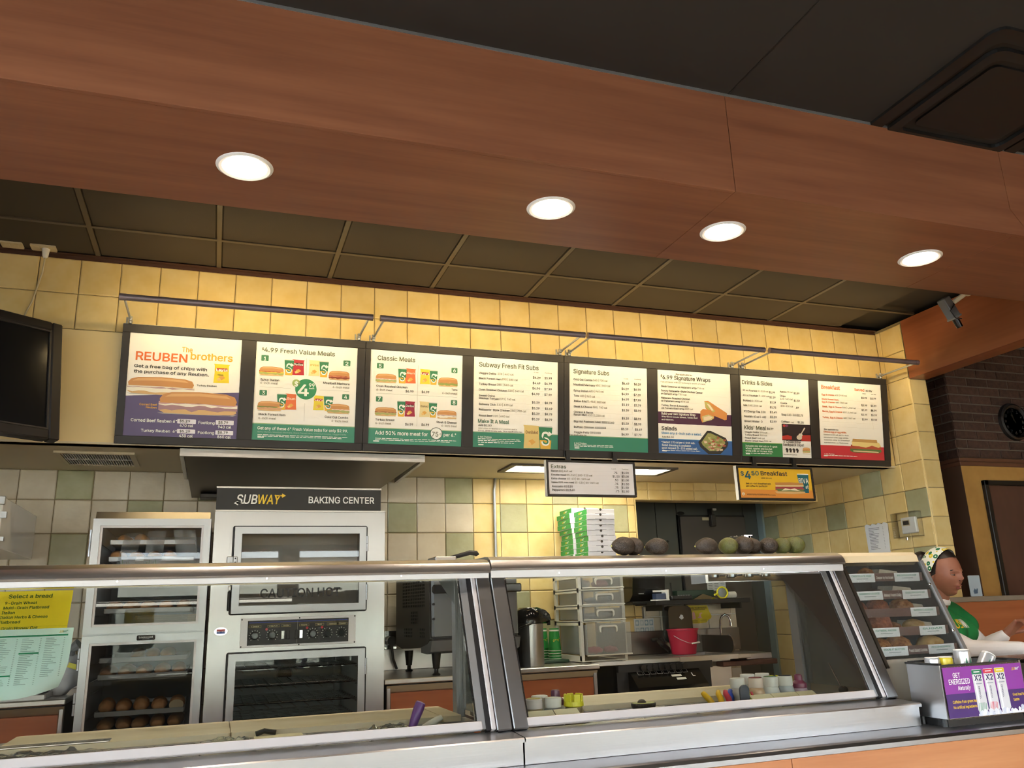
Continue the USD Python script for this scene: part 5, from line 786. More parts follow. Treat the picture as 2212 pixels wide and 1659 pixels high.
# --- stack of paper cups on a green tray
solo('serving_tray', box(1.98, 2.16, 5.12, 5.36, .927, .945, .004), ink('#20402e'), 'dark green tray under the paper cups', 'tray')
for x, y, lab in ((2.09, 5.19, 'front stack of green paper cups beside the coffee flask'), (2.045, 5.29, 'rear stack of green paper cups half hidden by the flask')):
    t = thing('paper_cup_stack', lab, 'cups', (x, y, .9455))
    for i in range(4): part(t, 'cup_rim', lathe([(.0405, .003), (.043, .003), (.043, .006), (.0405, .006)], (x, y, .9455+.0165*i), 24), 'white')
    for i in range(5): part(t, 'cup', lathe([(.0425-.0006*i, .0), (.0400, .016)] if i < 4 else [(.041, 0), (.031, .115), (.0305, .124), (.0001, .124)], (x, y, .9458+.0165*i), 28), 'green_box' if i != 9 else 'white', smooth=30)
    part(t, 'cup_base', lathe([(.0322, .0), (.0318, .010), (.028, .0102), (.0279, .002)], (x, y, 1.1185), 28), 'white'); ss = Sheet((x-.024, y-.0375, 1.08), (.046, 0, 0), (0, .0065, -.03)); ss.text('ons', .0, .85, .85, .62, '#e3c42c', .002); ss.shape([(.86, .3), (1.0, .18), (.86, .05)], '#e3c42c', .002); ss.flush(t)
solo('sugar_box', box(1.72, 1.79, 5.05, 5.2, .9265, 1.03, .004), ink('#c9983a'), 'yellow carton behind the coffee flask', 'carton')
# --- clear plastic drawer tower
t = thing('drawer_tower', 'white plastic drawer tower with frosted drawers on the counter', 'drawers', (2.34, 5.16, .93)); dx0, dx1, dyf, dyb = 2.175, 2.492, 4.955, 5.38
zz = [(1.372, 1.457), (1.27, 1.36), (1.176, 1.262), (.965, 1.166)]
part(t, 'frame', cat(*[box(dx0, dx1, dyf, dyb, z, z+.009, .002) for z in (.931, 1.1665, 1.262, 1.361, 1.458)]+[box(x, x+.02, y, y+.03, .94, 1.46) for x in (dx0, dx1-.02) for y in (dyf+.002, dyb-.03)]+[box(dx0, dx0+.012, dyf, dyb, z, z+.028) for z in (.94, 1.15, 1.25, 1.35, 1.44)]), 'plastic_white')
for k, (z0, z1) in enumerate(zz):
    o = .03 if k == 3 else 0; d = part(t, 'drawer', cat(box(dx0+.022, dx1-.006+o*.5, dyf-.012-o, dyf-.008-o, z0+.008, z1-.002), box(dx0+.024, dx0+.027, dyf-.008-o, dyb-.04, z0+.008, z1-.012), box(dx1-.03, dx1-.027, dyf-.008-o, dyb-.04, z0+.008, z1-.012), box(dx0+.024, dx1-.027, dyf-.008-o, dyb-.04, z0+.008, z0+.011)), 'plastic_frost')
    c_ = (dx0+dx1)/2+.01; h_ = z1-.018; part(t, 'drawer_handle', prism(rrect(c_-.062, c_+.062, h_-.045, h_, .016).difference(rrect(c_-.052, c_+.052, h_-.06, h_-.010, .012)), 'y', dyf-.024-o, dyf-.0125-o), 'plastic_white'); part(t, 'drawer_lip', box(dx0+.02, dx1-.002+o*.5, dyf-.016-o, dyf-.006-o, z0+.002, z0+.010, .002), 'plastic_white')
for k, (a, b, c, col, lab) in enumerate([(2.22, 2.28, 1.381, '#cfc8c8', 'white packets in the top drawer'), (2.30, 2.41, 1.381, '#c98a92', 'pink packets in the top drawer'), (2.24, 2.42, 1.279, '#7f8288', 'grey packets in the second drawer'), (2.22, 2.44, 1.185, '#8f9296', 'grey lids in the third drawer'), (2.235, 2.345, .975, '#e0385a', 'red packet lying at the left of the bottom drawer'), (2.36, 2.45, .975, '#b5304e', 'darker red packet at the right of the bottom drawer')]):
    v, f = ell(((a+b)/2, 5.02, c+.022), ((b-a)/2, .06, .020 if k > 1 else .024), 2); v = v.copy(); v[:, 2] += .006*np.sin(v[:, 0]*160)*np.cos(v[:, 1]*90); v[:, 2] = np.maximum(v[:, 2], c); solo('packet', (v, f), ink(col), lab, 'packet', smooth=True)
# --- hand-sink table
t = thing('sink_table', 'steel sink table with splash plates under the dark shelf', 'sink', (2.95, 5.2, 0)); SX0, SX1 = 2.235, 3.60
part(t, 'top', cat(box(SX0, 2.86, 4.95, 5.43, .90, .93, .004), box(2.86, 3.30, 4.95, 5.05, .90, .93), box(2.86, 3.30, 5.36, 5.43, .90, .93), box(3.30, 3.40, 4.95, 5.43, .90, .93, .004), box(3.40, SX1, 5.0, 5.43, .885, .925, .004)), 'steel_x')
part(t, 'basin', cat(box(2.86, 2.87, 5.05, 5.36, .72, .905), box(3.29, 3.30, 5.05, 5.36, .72, .905), box(2.87, 3.29, 5.05, 5.06, .72, .905), box(2.87, 3.29, 5.35, 5.36, .72, .905), box(2.87, 3.29, 5.06, 5.35, .71, .72)), 'steel_x')
part(t, 'backsplash', box(2.50, SX1+.04, 5.415, 5.44, .93, 1.085, .003), 'hood_steel'); part(t, 'splash_guard', prism(rrect(5.02, 5.6, .93, 1.045, .05).intersection(Polygon([(5.0, .92), (5.414, .92), (5.414, 1.1), (5.0, 1.1)])), 'x', 3.318, 3.330), 'hood_steel')
part(t, 'side_shelf', box(3.19, 3.62, 4.97, 5.3, .852, .884, .004), 'wood_dark'); part(t, 'leg', cat(*[cyl((x, y, 0), (x, y, .9), .02, n=10) for x in (2.3, 3.5) for y in (5.38,)]), 'steel_z'); part(t, 'waste_bend', cat(ell((3.25, 5.15, .80), (.05, .05, .04))), 'steel_z')
f_ = thing('faucet', 'chrome gooseneck faucet on the hand sink', 'faucet', (3.41, 5.3, .926))
part(f_, 'neck', tube([(3.41, 5.3, .985), (3.41, 5.3, 1.10), (3.411, 5.296, 1.14), (3.419, 5.285, 1.165), (3.437, 5.27, 1.178), (3.455, 5.256, 1.168), (3.463, 5.25, 1.145), (3.464, 5.25, 1.118)], .0085, 12), 'chrome', smooth=True); part(f_, 'nozzle', cyl((3.464, 5.25, 1.125), (3.464, 5.25, 1.100), .0115), 'chrome'); part(f_, 'base', cat(lathe([(.024, 0), (.024, .01), (.014, .03), (.018, .045), (.012, .062)], (3.41, 5.3, .926), 18), lathe([(.02, 0), (.02, .012), (.013, .05), (.016, .06), (.01, .07)], (3.462, 5.3, .926), 18), cyl((3.41, 5.3, .945), (3.462, 5.3, .945), .012)), 'chrome', smooth=40); part(f_, 'lever', cat(cyl((3.462, 5.3, .99), (3.466, 5.29, 1.045), .005), cyl((3.45, 5.296, 1.005), (3.475, 5.296, 1.0), .006)), 'chrome')
# red bucket
def bucket(x, y, z):
    t = thing('bucket', 'red plastic bucket on the sink table', 'bucket', (x, y, z)); part(t, 'pail', lathe([(.076, 0), (.082, .004), (.104, .158), (.112, .160), (.112, .166), (.102, .166), (.080, .008), (.0001, .006)], (x, y, z), 36), 'red_bucket', smooth=30)
    part(t, 'handle', tube([(x-.095, y-.045, z+.125), (x-.07, y-.085, z+.10), (x-.02, y-.105, z+.078), (x+.03, y-.103, z+.07), (x+.075, y-.08, z+.085), (x+.1, y-.04, z+.125)], .002, 6), 'alu'); part(t, 'grip', cyl((x+.005, y-.108, z+.073), (x+.075, y-.088, z+.077), .005), 'white')
bucket(3.04, 5.2, .9305)
# black spray trigger lying on the table
t = thing('spray_hose', 'black hose handle lying on the steel table left of the bucket', 'hose', (2.89, 5.25, .93)); part(t, 'handle', cat(tube([(2.82, 5.24, 1.03), (2.86, 5.24, 1.035), (2.90, 5.24, 1.0), (2.95, 5.25, .965)], [.012, .014, .018, .016], 10), tube([(2.90, 5.25, 1.04), (2.92, 5.25, 1.0), (2.96, 5.26, .95)], .012, 10)), 'black'); part(t, 'hose', tube([(2.95, 5.25, .965), (2.99, 5.3, .945), (3.05, 5.36, .944), (3.15, 5.38, .944)], .012, 10), 'black')
# dispensers, signs on the wall
t = thing('paper_towel_dispenser', 'dark paper towel dispenser on the wall above the sink table', 'dispenser', (2.83, 5.42, 1.27)); part(t, 'cover', hull([(x, y, z) for x in (2.705, 2.955) for y, z in ((5.44, 1.275), (5.44, 1.49), (5.25, 1.33), (5.23, 1.45), (5.27, 1.49), (5.3, 1.29))]), 'black_gloss', smooth=25); part(t, 'lower_tray', box(2.71, 2.95, 5.26, 5.43, 1.265, 1.29, .008), 'black'); part(t, 'badge', box(2.75, 2.79, 5.243, 5.25, 1.335, 1.343), 'grey_machine')
t = thing('soap_dispenser', 'tall black soap dispenser on the wall behind the red bucket', 'dispenser', (3.115, 5.43, 1.0)); part(t, 'cover', tf(prism(rrect(3.015, 3.205, 1.0, 1.25, .045), 'y', 5.33, 5.413), None), 'black_gloss', smooth=30); part(t, 'mark', prism([(3.10, 1.17), (3.115, 1.19), (3.13, 1.185), (3.135, 1.165), (3.12, 1.155), (3.11, 1.16)], 'y', 5.328, 5.3305), 'white')
t = thing('wash_sign', 'yellow Wash Your Hands sign on the low tiled wall', 'sign', (3.32, 5.44, 1.12)); part(t, 'board', prism([(3.213, 1.25), (3.40, 1.247), (3.414, 1.205), (3.432, 1.17), (3.424, 1.153), (3.405, 1.148), (3.382, 1.126), (3.32, 1.122), (3.243, 1.124)], 'y', 5.435, 5.441), 'sign_yellow')
s = Sheet((3.235, 5.4346, 1.245), (.18, 0, 0), (0, 0, -.12)); s.text('WASH YOUR HANDS', .05, .88, .17, .1, '#2a2617', .0006); s.rect(.2, .22, .8, .25, '#4a4420', .0006, 'fine_print'); s.shape([(.2, .42), (.26, .3), (.32, .42), (.36, .75), (.2, .8)], '#e4a9a0', .0005); s.shape([(.42, .7), (.5, .62), (.52, .45), (.62, .4), (.68, .42), (.58, .52), (.6, .66), (.66, .74)], '#e4a9a0', .0005)
for i in range(4): s.rect(.05, .84+.04*i, .42, .855+.04*i, '#6a6220', .0006, 'fine_print'); s.rect(.55, .82+.04*i, .85, .835+.04*i, '#6a6220', .0006, 'fine_print')
s.flush(t)
t = thing('handwashing_poster', 'small pale blue hand-washing poster on the wall below the shelf', 'poster', (2.93, 5.44, 1.06)); part(t, 'sheet', box(2.80, 2.957, 5.439, 5.4415, 1.058, 1.171), 'paper', None); s = Sheet((2.80, 5.4388, 1.171), (.157, 0, 0), (0, 0, -.113))
for i in range(4):
    for j in range(2): s.rect(.06+.235*i, .08+.46*j, .25+.235*i, .42+.42*j, ['#9fb6c9', '#b9c9d3', '#8fa9bf'][(i+j) % 3], .0004); circle(s, .15+.235*i, .25+.44*j, .06, .1, '#d3dbe0', .0006)
s.rect(.78, .82, .96, .97, '#5f9a5a', .0007); s.flush(t)
# shelf with things
t = thing('wall_shelf', 'black wall shelf above the hand sink', 'shelf', (3.19, 5.3, 1.256)); part(t, 'board', box(2.82, 3.575, 5.14, 5.445, 1.258, 1.288, .002), 'black'); part(t, 'bracket', cat(box(2.9, 2.915, 5.2, 5.44, 1.22, 1.258), box(3.52, 3.535, 5.2, 5.44, 1.22, 1.258)), 'black')
t = thing('napkin_holder', 'white napkin holder on the left of the black shelf', 'holder', (2.885, 5.2, 1.288)); part(t, 'base', cat(box(2.835, 2.94, 5.16, 5.24, 1.2885, 1.296), box(2.926, 2.938, 5.16, 5.24, 1.296, 1.36), box(2.835, 2.938, 5.19, 5.2, 1.345, 1.357)), 'white'); part(t, 'napkins', box(2.845, 2.92, 5.17, 5.23, 1.2965, 1.335, .003), ink('#3d4a68'))
t = thing('label_printer', 'small black device with an antenna on the shelf', 'printer', (3.03, 5.2, 1.288)); part(t, 'body', box(2.95, 3.115, 5.15, 5.25, 1.2885, 1.318, .006), 'black'); part(t, 'antenna', box(2.978, 2.986, 5.2, 5.208, 1.318, 1.405), 'black'); part(t, 'keys', cat(*[box(3.0+.02*i, 3.013+.02*i, 5.148, 5.155, 1.314, 1.322) for i in range(5)]), 'grey_machine')
t = thing('foil_box', 'dark green carton of foil on the black shelf', 'carton', (3.2, 5.3, 1.288)); part(t, 'carton', box(3.06, 3.36, 5.26, 5.33, 1.2885, 1.352, .003), ink('#233a30')); part(t, 'foil', hull([(3.13, 5.17, 1.2885), (3.33, 5.17, 1.2885), (3.31, 5.25, 1.318), (3.16, 5.25, 1.31), (3.23, 5.2, 1.325), (3.13, 5.25, 1.2885), (3.33, 5.25, 1.2885)]), 'chrome')
t = thing('sink_strainer', 'small strainer with a lime green rim standing on the shelf', 'strainer', (3.39, 5.2, 1.288)); ringp = [(3.372+.042*math.cos(a), 5.175, 1.328+.038*math.sin(a)) for a in np.linspace(0, 2*math.pi, 25)]; part(t, 'rim', tube(ringp, .006, 8, False), 'yellow_plastic', smooth=True); part(t, 'mesh', tf(lathe([(.037, 0), (.03, .02), (.0001, .03)], (0, 0, 0), 20, (0, 1, 0)), None, (3.372, 5.176, 1.328)), 'film_grey', smooth=True); part(t, 'handle', tube([(3.333, 5.175, 1.325), (3.315, 5.17, 1.318), (3.30, 5.165, 1.315)], .007, 8), 'yellow_plastic')
solo('cling_film_roll', cyl((3.41, 5.2, 1.312), (3.49, 5.2, 1.312), .023), 'plastic_white', 'white roll at the right end of the black shelf', 'roll')
# note on the cooler wall
t = thing('paper_note', 'pale paper note on the dark cooler wall behind the shelf', 'paper', (3.99, 6.21, 1.365)); part(t, 'sheet', box(3.905, 4.085, 6.208, 6.212, 1.362, 1.43), 'paper'); s = Sheet((3.905, 6.2078, 1.43), (.18, 0, 0), (0, 0, -.068))
for i in range(3):
    for j in range(4): s.rect(.06+.33*i, .12+.2*j, .28+.33*i, .17+.2*j, '#8a9096', .0006, 'fine_print')
s.flush(t)
# --- soup warmer under the sink table
t = thing('soup_warmer', 'black soup warmer with a row of knobs under the sink table', 'warmer', (2.75, 5.1, 0)); part(t, 'body', cat(box(2.42, 2.85, 4.99, 5.38, .12, .895), box(2.42, 3.1, 4.985, 5.04, .12, .895), box(2.42, 3.1, 4.956, 4.99, .856, .8995)), ink('#202226', .4)); part(t, 'control_panel', prism([(4.985, .872), (4.86, .77), (4.86, .74), (4.989, .74)], 'x', 2.50, 3.0), 'black_gloss')
for i in range(8): part(t, 'knob', cyl((2.585+.0425*i, 4.93, .878), (2.585+.0425*i, 4.955, .878), .019), 'black', smooth=35); 
nn = np.array([0, -.102, .125]); nn /= np.linalg.norm(nn); s = Sheet((2.51, 4.980, .868), (.48, 0, 0), (0, -.115, -.094))
for i in range(8): s.shape(Polygon([(.08+.095*i, .12), (.16+.095*i, .12), (.16+.095*i, .34), (.08+.095*i, .34)]).difference(Polygon([(.087+.095*i, .15), (.153+.095*i, .15), (.153+.095*i, .31), (.087+.095*i, .31)])), '#8d8f92', .001)
s.rect(.55, .42, .70, .54, '#c9cbc9', .001); s.rect(.6, .62, .74, .74, '#c9cbc9', .001); s.text('L', .86, .90, .58, .2, '#d9d9d9', .001); s.flush(t)
# --- plastic bag on the left counter
t = thing('bag', 'clear plastic bag of supplies on the counter beside the bread cabinet', 'bag', (-.69, 4.95, .921)); v, f = ell((-.69, 4.95, 1.02), (.075, .09, .1), 3); v = v.copy(); q = np.array([float(meshkit.fbm(p*14, 3))-.5 for p in v]); v = v+(v-np.array([-.69, 4.95, 1.02]))*q[:, None]*.7; v[:, 2] = np.maximum(v[:, 2], .9215); part(t, 'sack', (v, f), 'bag_film', smooth=25); part(t, 'knot', tube([(-.69, 4.95, 1.10), (-.675, 4.94, 1.14), (-.64, 4.93, 1.165)], [.04, .02, .03], 10), 'film_grey'); part(t, 'label', tf(box(-.025, .025, 4.865, 4.869, -.012, .012), RY(20), (-.65, 0, 1.06)), 'yellow_plastic')
t = thing('chopping_tray', 'steel tray of chopped greens on the left back counter', 'tray', (-.9, 4.78, .921)); part(t, 'tray', tray(-1.2, -.74, 4.70, 4.95, .945), 'tray'); part(t, 'greens', cat(*[ell((rng.uniform(-1.18, -.76), rng.uniform(4.72, 4.93), .945+rng.uniform(0, .012)), (.022, .016, .009), 1) for _ in range(70)]), 'olive', kind='stuff')
t = thing('wall_cabinet', 'white cabinet edge with hinges at the left edge of the photo', 'cabinet', (-1.2, 5.0, 1.6)); part(t, 'box', box(-1.6, -.995, 4.62, 5.44, 1.63, 1.875, .004), 'white_gloss'); part(t, 'corner_plate', box(-1.03, -.986, 4.604, 4.62, 1.835, 1.875, .002), 'alu'); part(t, 'latch', cat(box(-1.01, -.972, 4.60, 4.625, 1.77, 1.80), box(-1.01, -.972, 4.60, 4.625, 1.66, 1.68)), 'alu')

# ================================================================ service counter with sloped glass
GB, GT = np.array([2.545, .912]), np.array([2.742, 1.372])          # glass: bottom and top (y, z)
def gl(y): return GB[1]+(y-GB[0])/(GT[0]-GB[0])*(GT[1]-GB[1])
GD = (GT-GB)/np.linalg.norm(GT-GB); GN = np.array([-GD[1], GD[0]])  # along the slope, outward
def slope(x0, x1, a0, a1, n0, n1, c=0.0):
    """a box in the plane of the glass: x, fraction up the slope, distance outward"""
    L = np.linalg.norm(GT-GB); v, f = box(x0, x1, a0*L, a1*L, n0, n1, c)
    return np.c_[v[:, 0], GB[0]+v[:, 1]*GD[0]+v[:, 2]*GN[0], GB[1]+v[:, 1]*GD[1]+v[:, 2]*GN[1]], f[:, ::-1]
def service_counter(name, label, x0, x1, lp, rp, dz):
    t = thing(name, label, 'counter', ((x0+x1)/2, 2.75, 0))
    part(t, 'top_rail', tf(prism([(2.712, 1.386), (2.706, 1.392), (2.710, 1.405), (2.722, 1.420), (2.745, 1.431), (2.78, 1.435), (3.06, 1.435), (3.06, 1.41), (2.74, 1.402)], 'x', x0, x1), None, (0, 0, dz)), 'steel_x', smooth=25)
    part(t, 'lower_rail', prism([(2.722, 1.362), (2.722, 1.386), (2.80, 1.395), (2.80, 1.372)], 'x', x0+.002, x1-.002), 'alu'); part(t, 'rail_screws', cat(*[cyl((x, 2.72, 1.374), (x, 2.723, 1.374), .003, n=8) for x in np.arange(x0+.25, x1, .42)]), 'chrome')
    gx0, gx1 = x0+lp, x1-rp
    part(t, 'glass', slope(gx0, gx1, .05, .985, -.003, .003), 'glass')
    part(t, 'glass_edge', cat(slope(gx0, gx1, .972, .985, -.004, .005), slope(gx0, gx0+.006, .05, .985, -.004, .005), slope(gx1-.006, gx1, .05, .985, -.004, .005)), 'chrome')
    part(t, 'bottom_strip', slope(gx0-.01, gx1+.012, -.005, .045, -.006, .012, .002), 'alu_white')
    for e, wd, s_ in ((x0, lp, 1), (x1, rp, -1)):
        if wd < .02: continue
        a, b = sorted((e, e+s_*.05)); part(t, 'post', slope(a+.001, b-.001, -.02, 1.0, -.03, .014, .003), 'steel_z')
        if wd > .06:
            a, b = sorted((e+s_*.051, e+s_*.066)); part(t, 'post_trim', slope(a, b, -.01, 1.0, -.01, .012, .003), 'alu_white')
            a, b = sorted((e+s_*.066, e+s_*.082)); part(t, 'post_gasket', slope(a, b, -.01, 1.0, -.01, .008), 'gasket'); a, b = sorted((e+s_*.082, e+s_*wd)); part(t, 'glass_frame', slope(a, b, .0, .99, -.006, .007), 'alu')
        xi = e+s_*.03; gz = [(3.05, .9), (3.05, 1.372), (2.75, 1.372), (2.56, .93), (2.56, .9)]
        part(t, 'end_glass', prism([(3.0, .93), (3.0, 1.372), (2.76, 1.372), (2.57, .93)], 'x', xi-.003, xi+.003), 'glass_sheen')
        part(t, 'rear_upright', cat(box(xi-.012, xi+.012, 2.985, 3.01, .9, 1.40, .002), box(xi-.02, xi-.012, 2.98, 3.03, .9, 1.40), box(xi-.008, xi+.004, 3.012, 3.045, .9, 1.40)), 'alu'); part(t, 'gusset', prism([(2.98, 1.372), (2.85, 1.372), (2.98, 1.25)], 'x', xi-s_*.002, xi+s_*.002) if False else prism([(xi+s_*.012, 1.40), (xi+s_*.10, 1.40), (xi+s_*.012, 1.27)], 'y', 2.99, 2.994), 'alu')
    part(t, 'deck', cat(prism([(2.428, .884), (2.428, .893), (2.432, .8965), (2.56, .9035), (2.56, .895), (2.436, .889)], 'x', x0+.0005, x1-.0005)), 'steel_apron')
    part(t, 'front_apron', box(x0+.001, x1-.001, 2.442, 2.46, .822, .895), 'steel_apron')
    part(t, 'well', cat(box(x0+.01, x1-.01, 2.561, 2.60, .86, .892), box(x0+.01, x1-.01, 2.905, 3.26, .86, .8965), box(x0+.01, x1-.01, 2.6, 2.905, .74, .76), box(x0+.01, x1-.01, 2.595, 2.60, .76, .86), box(x0+.01, x1-.01, 2.905, 2.91, .76, .86)), 'steel_x')
    part(t, 'cabinet', box(x0+.005, x1-.005, 2.465, 3.04, .02, .735), 'steel_z'); part(t, 'lamp', box(x0+.25, x1-.35, 2.86, 2.89, 1.375, 1.392), 'lamp_case'); part(t, 'lamp_cover', box(x0+.24, x1-.34, 2.85, 2.90, 1.393, 1.409), 'white'); return t
service_counter('service_counter', 'left stainless service counter with sloped glass and sandwich meats', -2.2, .8715, .10, .105, -.008)
service_counter('service_counter', 'right stainless service counter with sloped glass and sauces', .8745, 2.339, .05, .105, 0.0)
# sheets taped inside the left glass
GLs = np.linalg.norm(GT-GB)
def on_glass(x, z, n=-.006):
    q = (z-GB[1])/(GT[1]-GB[1]); return np.array([x, GB[0]+q*(GT[0]-GB[0])+n*GN[0], GB[1]+q*(GT[1]-GB[1])+n*GN[1]])
def sheet_on_glass(x0, x1, z0, z1, n0, n1):
    v, f = box(x0, x1, 0, 1, n0, n1); P_ = np.array([on_glass(a, z0+(z1-z0)*b, c) for a, b, c in v]); return P_, f[:, ::-1]
t = thing('poster', 'yellow Select a bread list taped inside the left glass', 'poster', (-.48, 2.7, 1.2)); part(t, 'sheet', sheet_on_glass(-.575, -.386, 1.235, 1.357, -.012, -.0105), 'poster_yellow')
def gsheet(x0, x1, z0, z1, n): return Sheet(on_glass(x0, z1, n), (x1-x0, 0, 0), on_glass(x0, z0, n)-on_glass(x0, z1, n))
s = gsheet(-.575, -.386, 1.235, 1.357, -.0102); DG = '#3f6a22'
s.text('Select a bread', .15, .73, .16, .085, DG, .0004)
for k_, (tx, w_) in enumerate([('9-Grain Wheat', .42), ('Multi-Grain Flatbread', .60), ('Italian', .17), ('Italian Herbs & Cheese', .62), ('Flatbread', .28)]): s.text(tx, .12-.008*k_, .12-.008*k_+w_, .30+.105*k_, .06, DG, .0004)
for k_, (tx, w_) in enumerate([('9-Grain Honey Oat', .55), ('Jalapeno Cheddar', .55)]): s.text(tx, .06-.01*k_, .06-.01*k_+w_, .86+.11*k_, .06, DG, .0004)
s.rect(.0, .80, 1.0, .81, '#c9ba18', .0003); s.flush(t)
t = thing('allergen_chart', 'pale green printed chart with a curled corner below the yellow list on the glass', 'poster', (-.48, 2.66, 1.08)); V_, F_ = [], []; NX = 14
for j in range(NX+1):
    for i in range(NX+1):
        a, b = i/NX, j/NX; cur = max(0, a+b-1.45)**1.5*.10; P_ = on_glass(-.60+.232*a-cur*.5*a, 1.252-.178*b+cur*.9, -.0085-cur*.8); V_.append(P_)
for j in range(NX):
    for i in range(NX): q = j*(NX+1)+i; F_ += [(q, q+NX+1, q+1), (q+1, q+NX+1, q+NX+2)]
V_ = np.array(V_); F_ = np.array(F_); part(t, 'sheet', cat((V_, F_), (V_-np.array([0, GN[0], GN[1]])*.0006, F_[:, ::-1])), 'paper_green', smooth=True)
s = gsheet(-.60, -.368, 1.074, 1.252, -.0083); r2 = random.Random(4)
s.rect(.2, .095, .95, .118, '#1f8f62', .0003)
for col in range(3):
    for q in range(26):
        v_ = .145+.026*q; u_ = .22+.25*col
        if (col == 1 and q == 8) or (col == 0 and q == 20): s.rect(u_-.01, v_-.004, u_+.2, v_+.018, '#1f8f62', .0003)
        elif u_+.22 < .97 and u_+v_ < 1.42: s.rect(u_, v_, u_+r2.uniform(.06, .16), v_+.008, '#8fa79f', .0003, 'fine_print'); s.rect(u_+.19, v_, u_+.205, v_+.008, '#8fa79f', .0003, 'fine_print')
logo(s, .85, .94, .07, .03, '#d9b92e', '#2f8a5a', .0004); s.flush(t)
t = thing('tray_slide', 'stainless tray slide and wood front along the service counters', 'counter', (.8, 2.3, 0))
part(t, 'slide', prism([(2.46, .821), (2.305, .821), (2.291, .817), (2.284, .808), (2.284, .794), (2.296, .790), (2.31, .800), (2.46, .803)], 'x', -2.3, 2.93), 'steel_apron', smooth=30)
part(t, 'slide', prism([(2.46, .821), (2.305, .821), (2.291, .817), (2.284, .808), (2.284, .794), (2.296, .790), (2.31, .800), (2.46, .803)], 'x', 2.933, 4.3), 'steel_apron', smooth=30)
part(t, 'ledge_top', box(2.342, 4.3, 2.46, 3.0, .80, .8205), 'steel_apron'); part(t, 'seam_bolt', ell((2.93, 2.284, .80), (.01, .006, .006)), 'chrome')
for a, b in ((-2.3, .468), (.4705, 1.686), (1.6885, 2.905), (2.9075, 4.3)): part(t, 'wood_panel', box(a, b, 2.303, 2.32, .08, .794, .001), 'wood_front')
# cutting boards
for x0, x1, lab in ((-.575, .072, 'cream cutting board behind the left counter wells, left of the seam'), (.074, .752, 'cream cutting board behind the left counter wells, right of the seam'), (.757, .822, 'short cream cutting board end at the left counter upright'), (.93, 2.25, 'long cream cutting board behind the right counter wells')):
    solo('cutting_board', tf(prism(rrect(x0, x1, 2.915, 3.25, .012), 'z', .8970, .915)), 'board', lab, 'cutting board')
t = thing('size_guide', 'steel size guide strip marked FOOTLONG on the left cutting board', 'sign', (-.42, 2.95, .9155)); pth = part(t, 'strip', box(-.575, -.272, 2.917, 2.987, .9155, .9185, .001), 'steel_x')
s = Sheet((-.575, 2.987, .9188), (.303, 0, 0), (0, -.07, 0)); s.text('FOOTLONG', .37, .67, .72, .42, '#77797b', .0003); s.rect(.74, .48, .95, .52, '#55585a', .0003); s.shape([(.93, .3), (.985, .5), (.93, .7), (.94, .5)], '#55585a', .0003); s.rect(.28, .48, .35, .52, '#55585a', .0003); s.flush(pth)
# food pans in the wells
def pan(x0, x1, label, mat, food, fl, y0=2.604, y1=2.900, z=.897):
    t = thing('food_pan', label, 'pan', ((x0+x1)/2, (y0+y1)/2, z-.12))
    part(t, 'rim', prism(rrect(x0, x1, y0, y1, .02).difference(rrect(x0+.014, x1-.014, y0+.014, y1-.014, .022)), 'z', z-.004, z+.001), 'steel_x'); part(t, 'tub', cat(prism(rrect(x0+.012, x1-.012, y0+.012, y1-.012, .022).difference(rrect(x0+.014, x1-.014, y0+.014, y1-.014, .02)), 'z', z-.12, z-.004), prism(rrect(x0+.012, x1-.012, y0+.012, y1-.012, .022), 'z', z-.122, z-.12)), mat)
    if food:
        r2 = random.Random(int(x0*1000)); ms = []
        for _ in range(fl):
            c_ = (r2.uniform(x0+.04, x1-.04), r2.uniform(y0+.05, y1-.05), z-.05+r2.uniform(-.01, .02)); v, f = ell((0, 0, 0), (r2.uniform(.012, .03), r2.uniform(.012, .03), r2.uniform(.005, .012)), 1); ms.append(tf((v, f), RZ(r2.uniform(0, 180))@RX(r2.uniform(-30, 30)), c_))
        part(t, 'food', cat(ms), food, kind='stuff')
pan(-.60, -.285, 'food pan covered with crinkled film at the far left of the counter', 'pan_dark', 'meat', 60); pan(-.283, -.145, 'nearly empty dark pan with a slice of ham, left counter', 'pan_dark', 'meat', 3); pan(-.143, -.015, 'empty dark pan beside the film-wrapped cheese', 'pan_dark', None, 0)
pan(-.013, .13, 'pan of film-wrapped cheese slices, left counter', 'pan_dark', 'wrap_paper', 40); pan(.132, .30, 'dark pan with a lid half over it, middle of the left counter', 'pan_dark', 'wrap_paper', 26); pan(.302, .46, 'pan of dark olives, left counter', 'pan_dark', 'olive', 70); pan(.462, .74, 'pan of shredded cheese under film with a purple spoon', 'pan_dark', 'lettuce', 90)
for k, (x0, x1, lab) in enumerate([(1.16, 1.36, 'dark pan with a small brown egg, right counter'), (1.362, 1.56, 'dark pan under the halved avocado'), (1.562, 1.70, 'black pan of pale shredded lettuce, right counter'), (1.702, 1.86, 'black pan holding coloured tongs, right counter')]): pan(x0, x1, lab, 'pan_dark', [None, 'olive', 'lettuce', None][k], 40)
def crinkle(x0, x1, y0, y1, z, seed, amp=.03, n=26):
    V, F = [], []
    for j in range(n+1):
        for i in range(n+1):
            x_, y_ = x0+(x1-x0)*i/n, y0+(y1-y0)*j/n; e = min(i, j, n-i, n-j)/n*6; q = abs(float(meshkit.fbm(np.array([x_*22+seed, y_*26, seed]), 4))-.5)*2; V.append((x_, y_, z+amp*q*min(1, e)))
    for j in range(n):
        for i in range(n):
            a = j*(n+1)+i; F += [(a, a+1, a+n+2), (a, a+n+2, a+n+1)]
    return np.array(V), np.array(F)
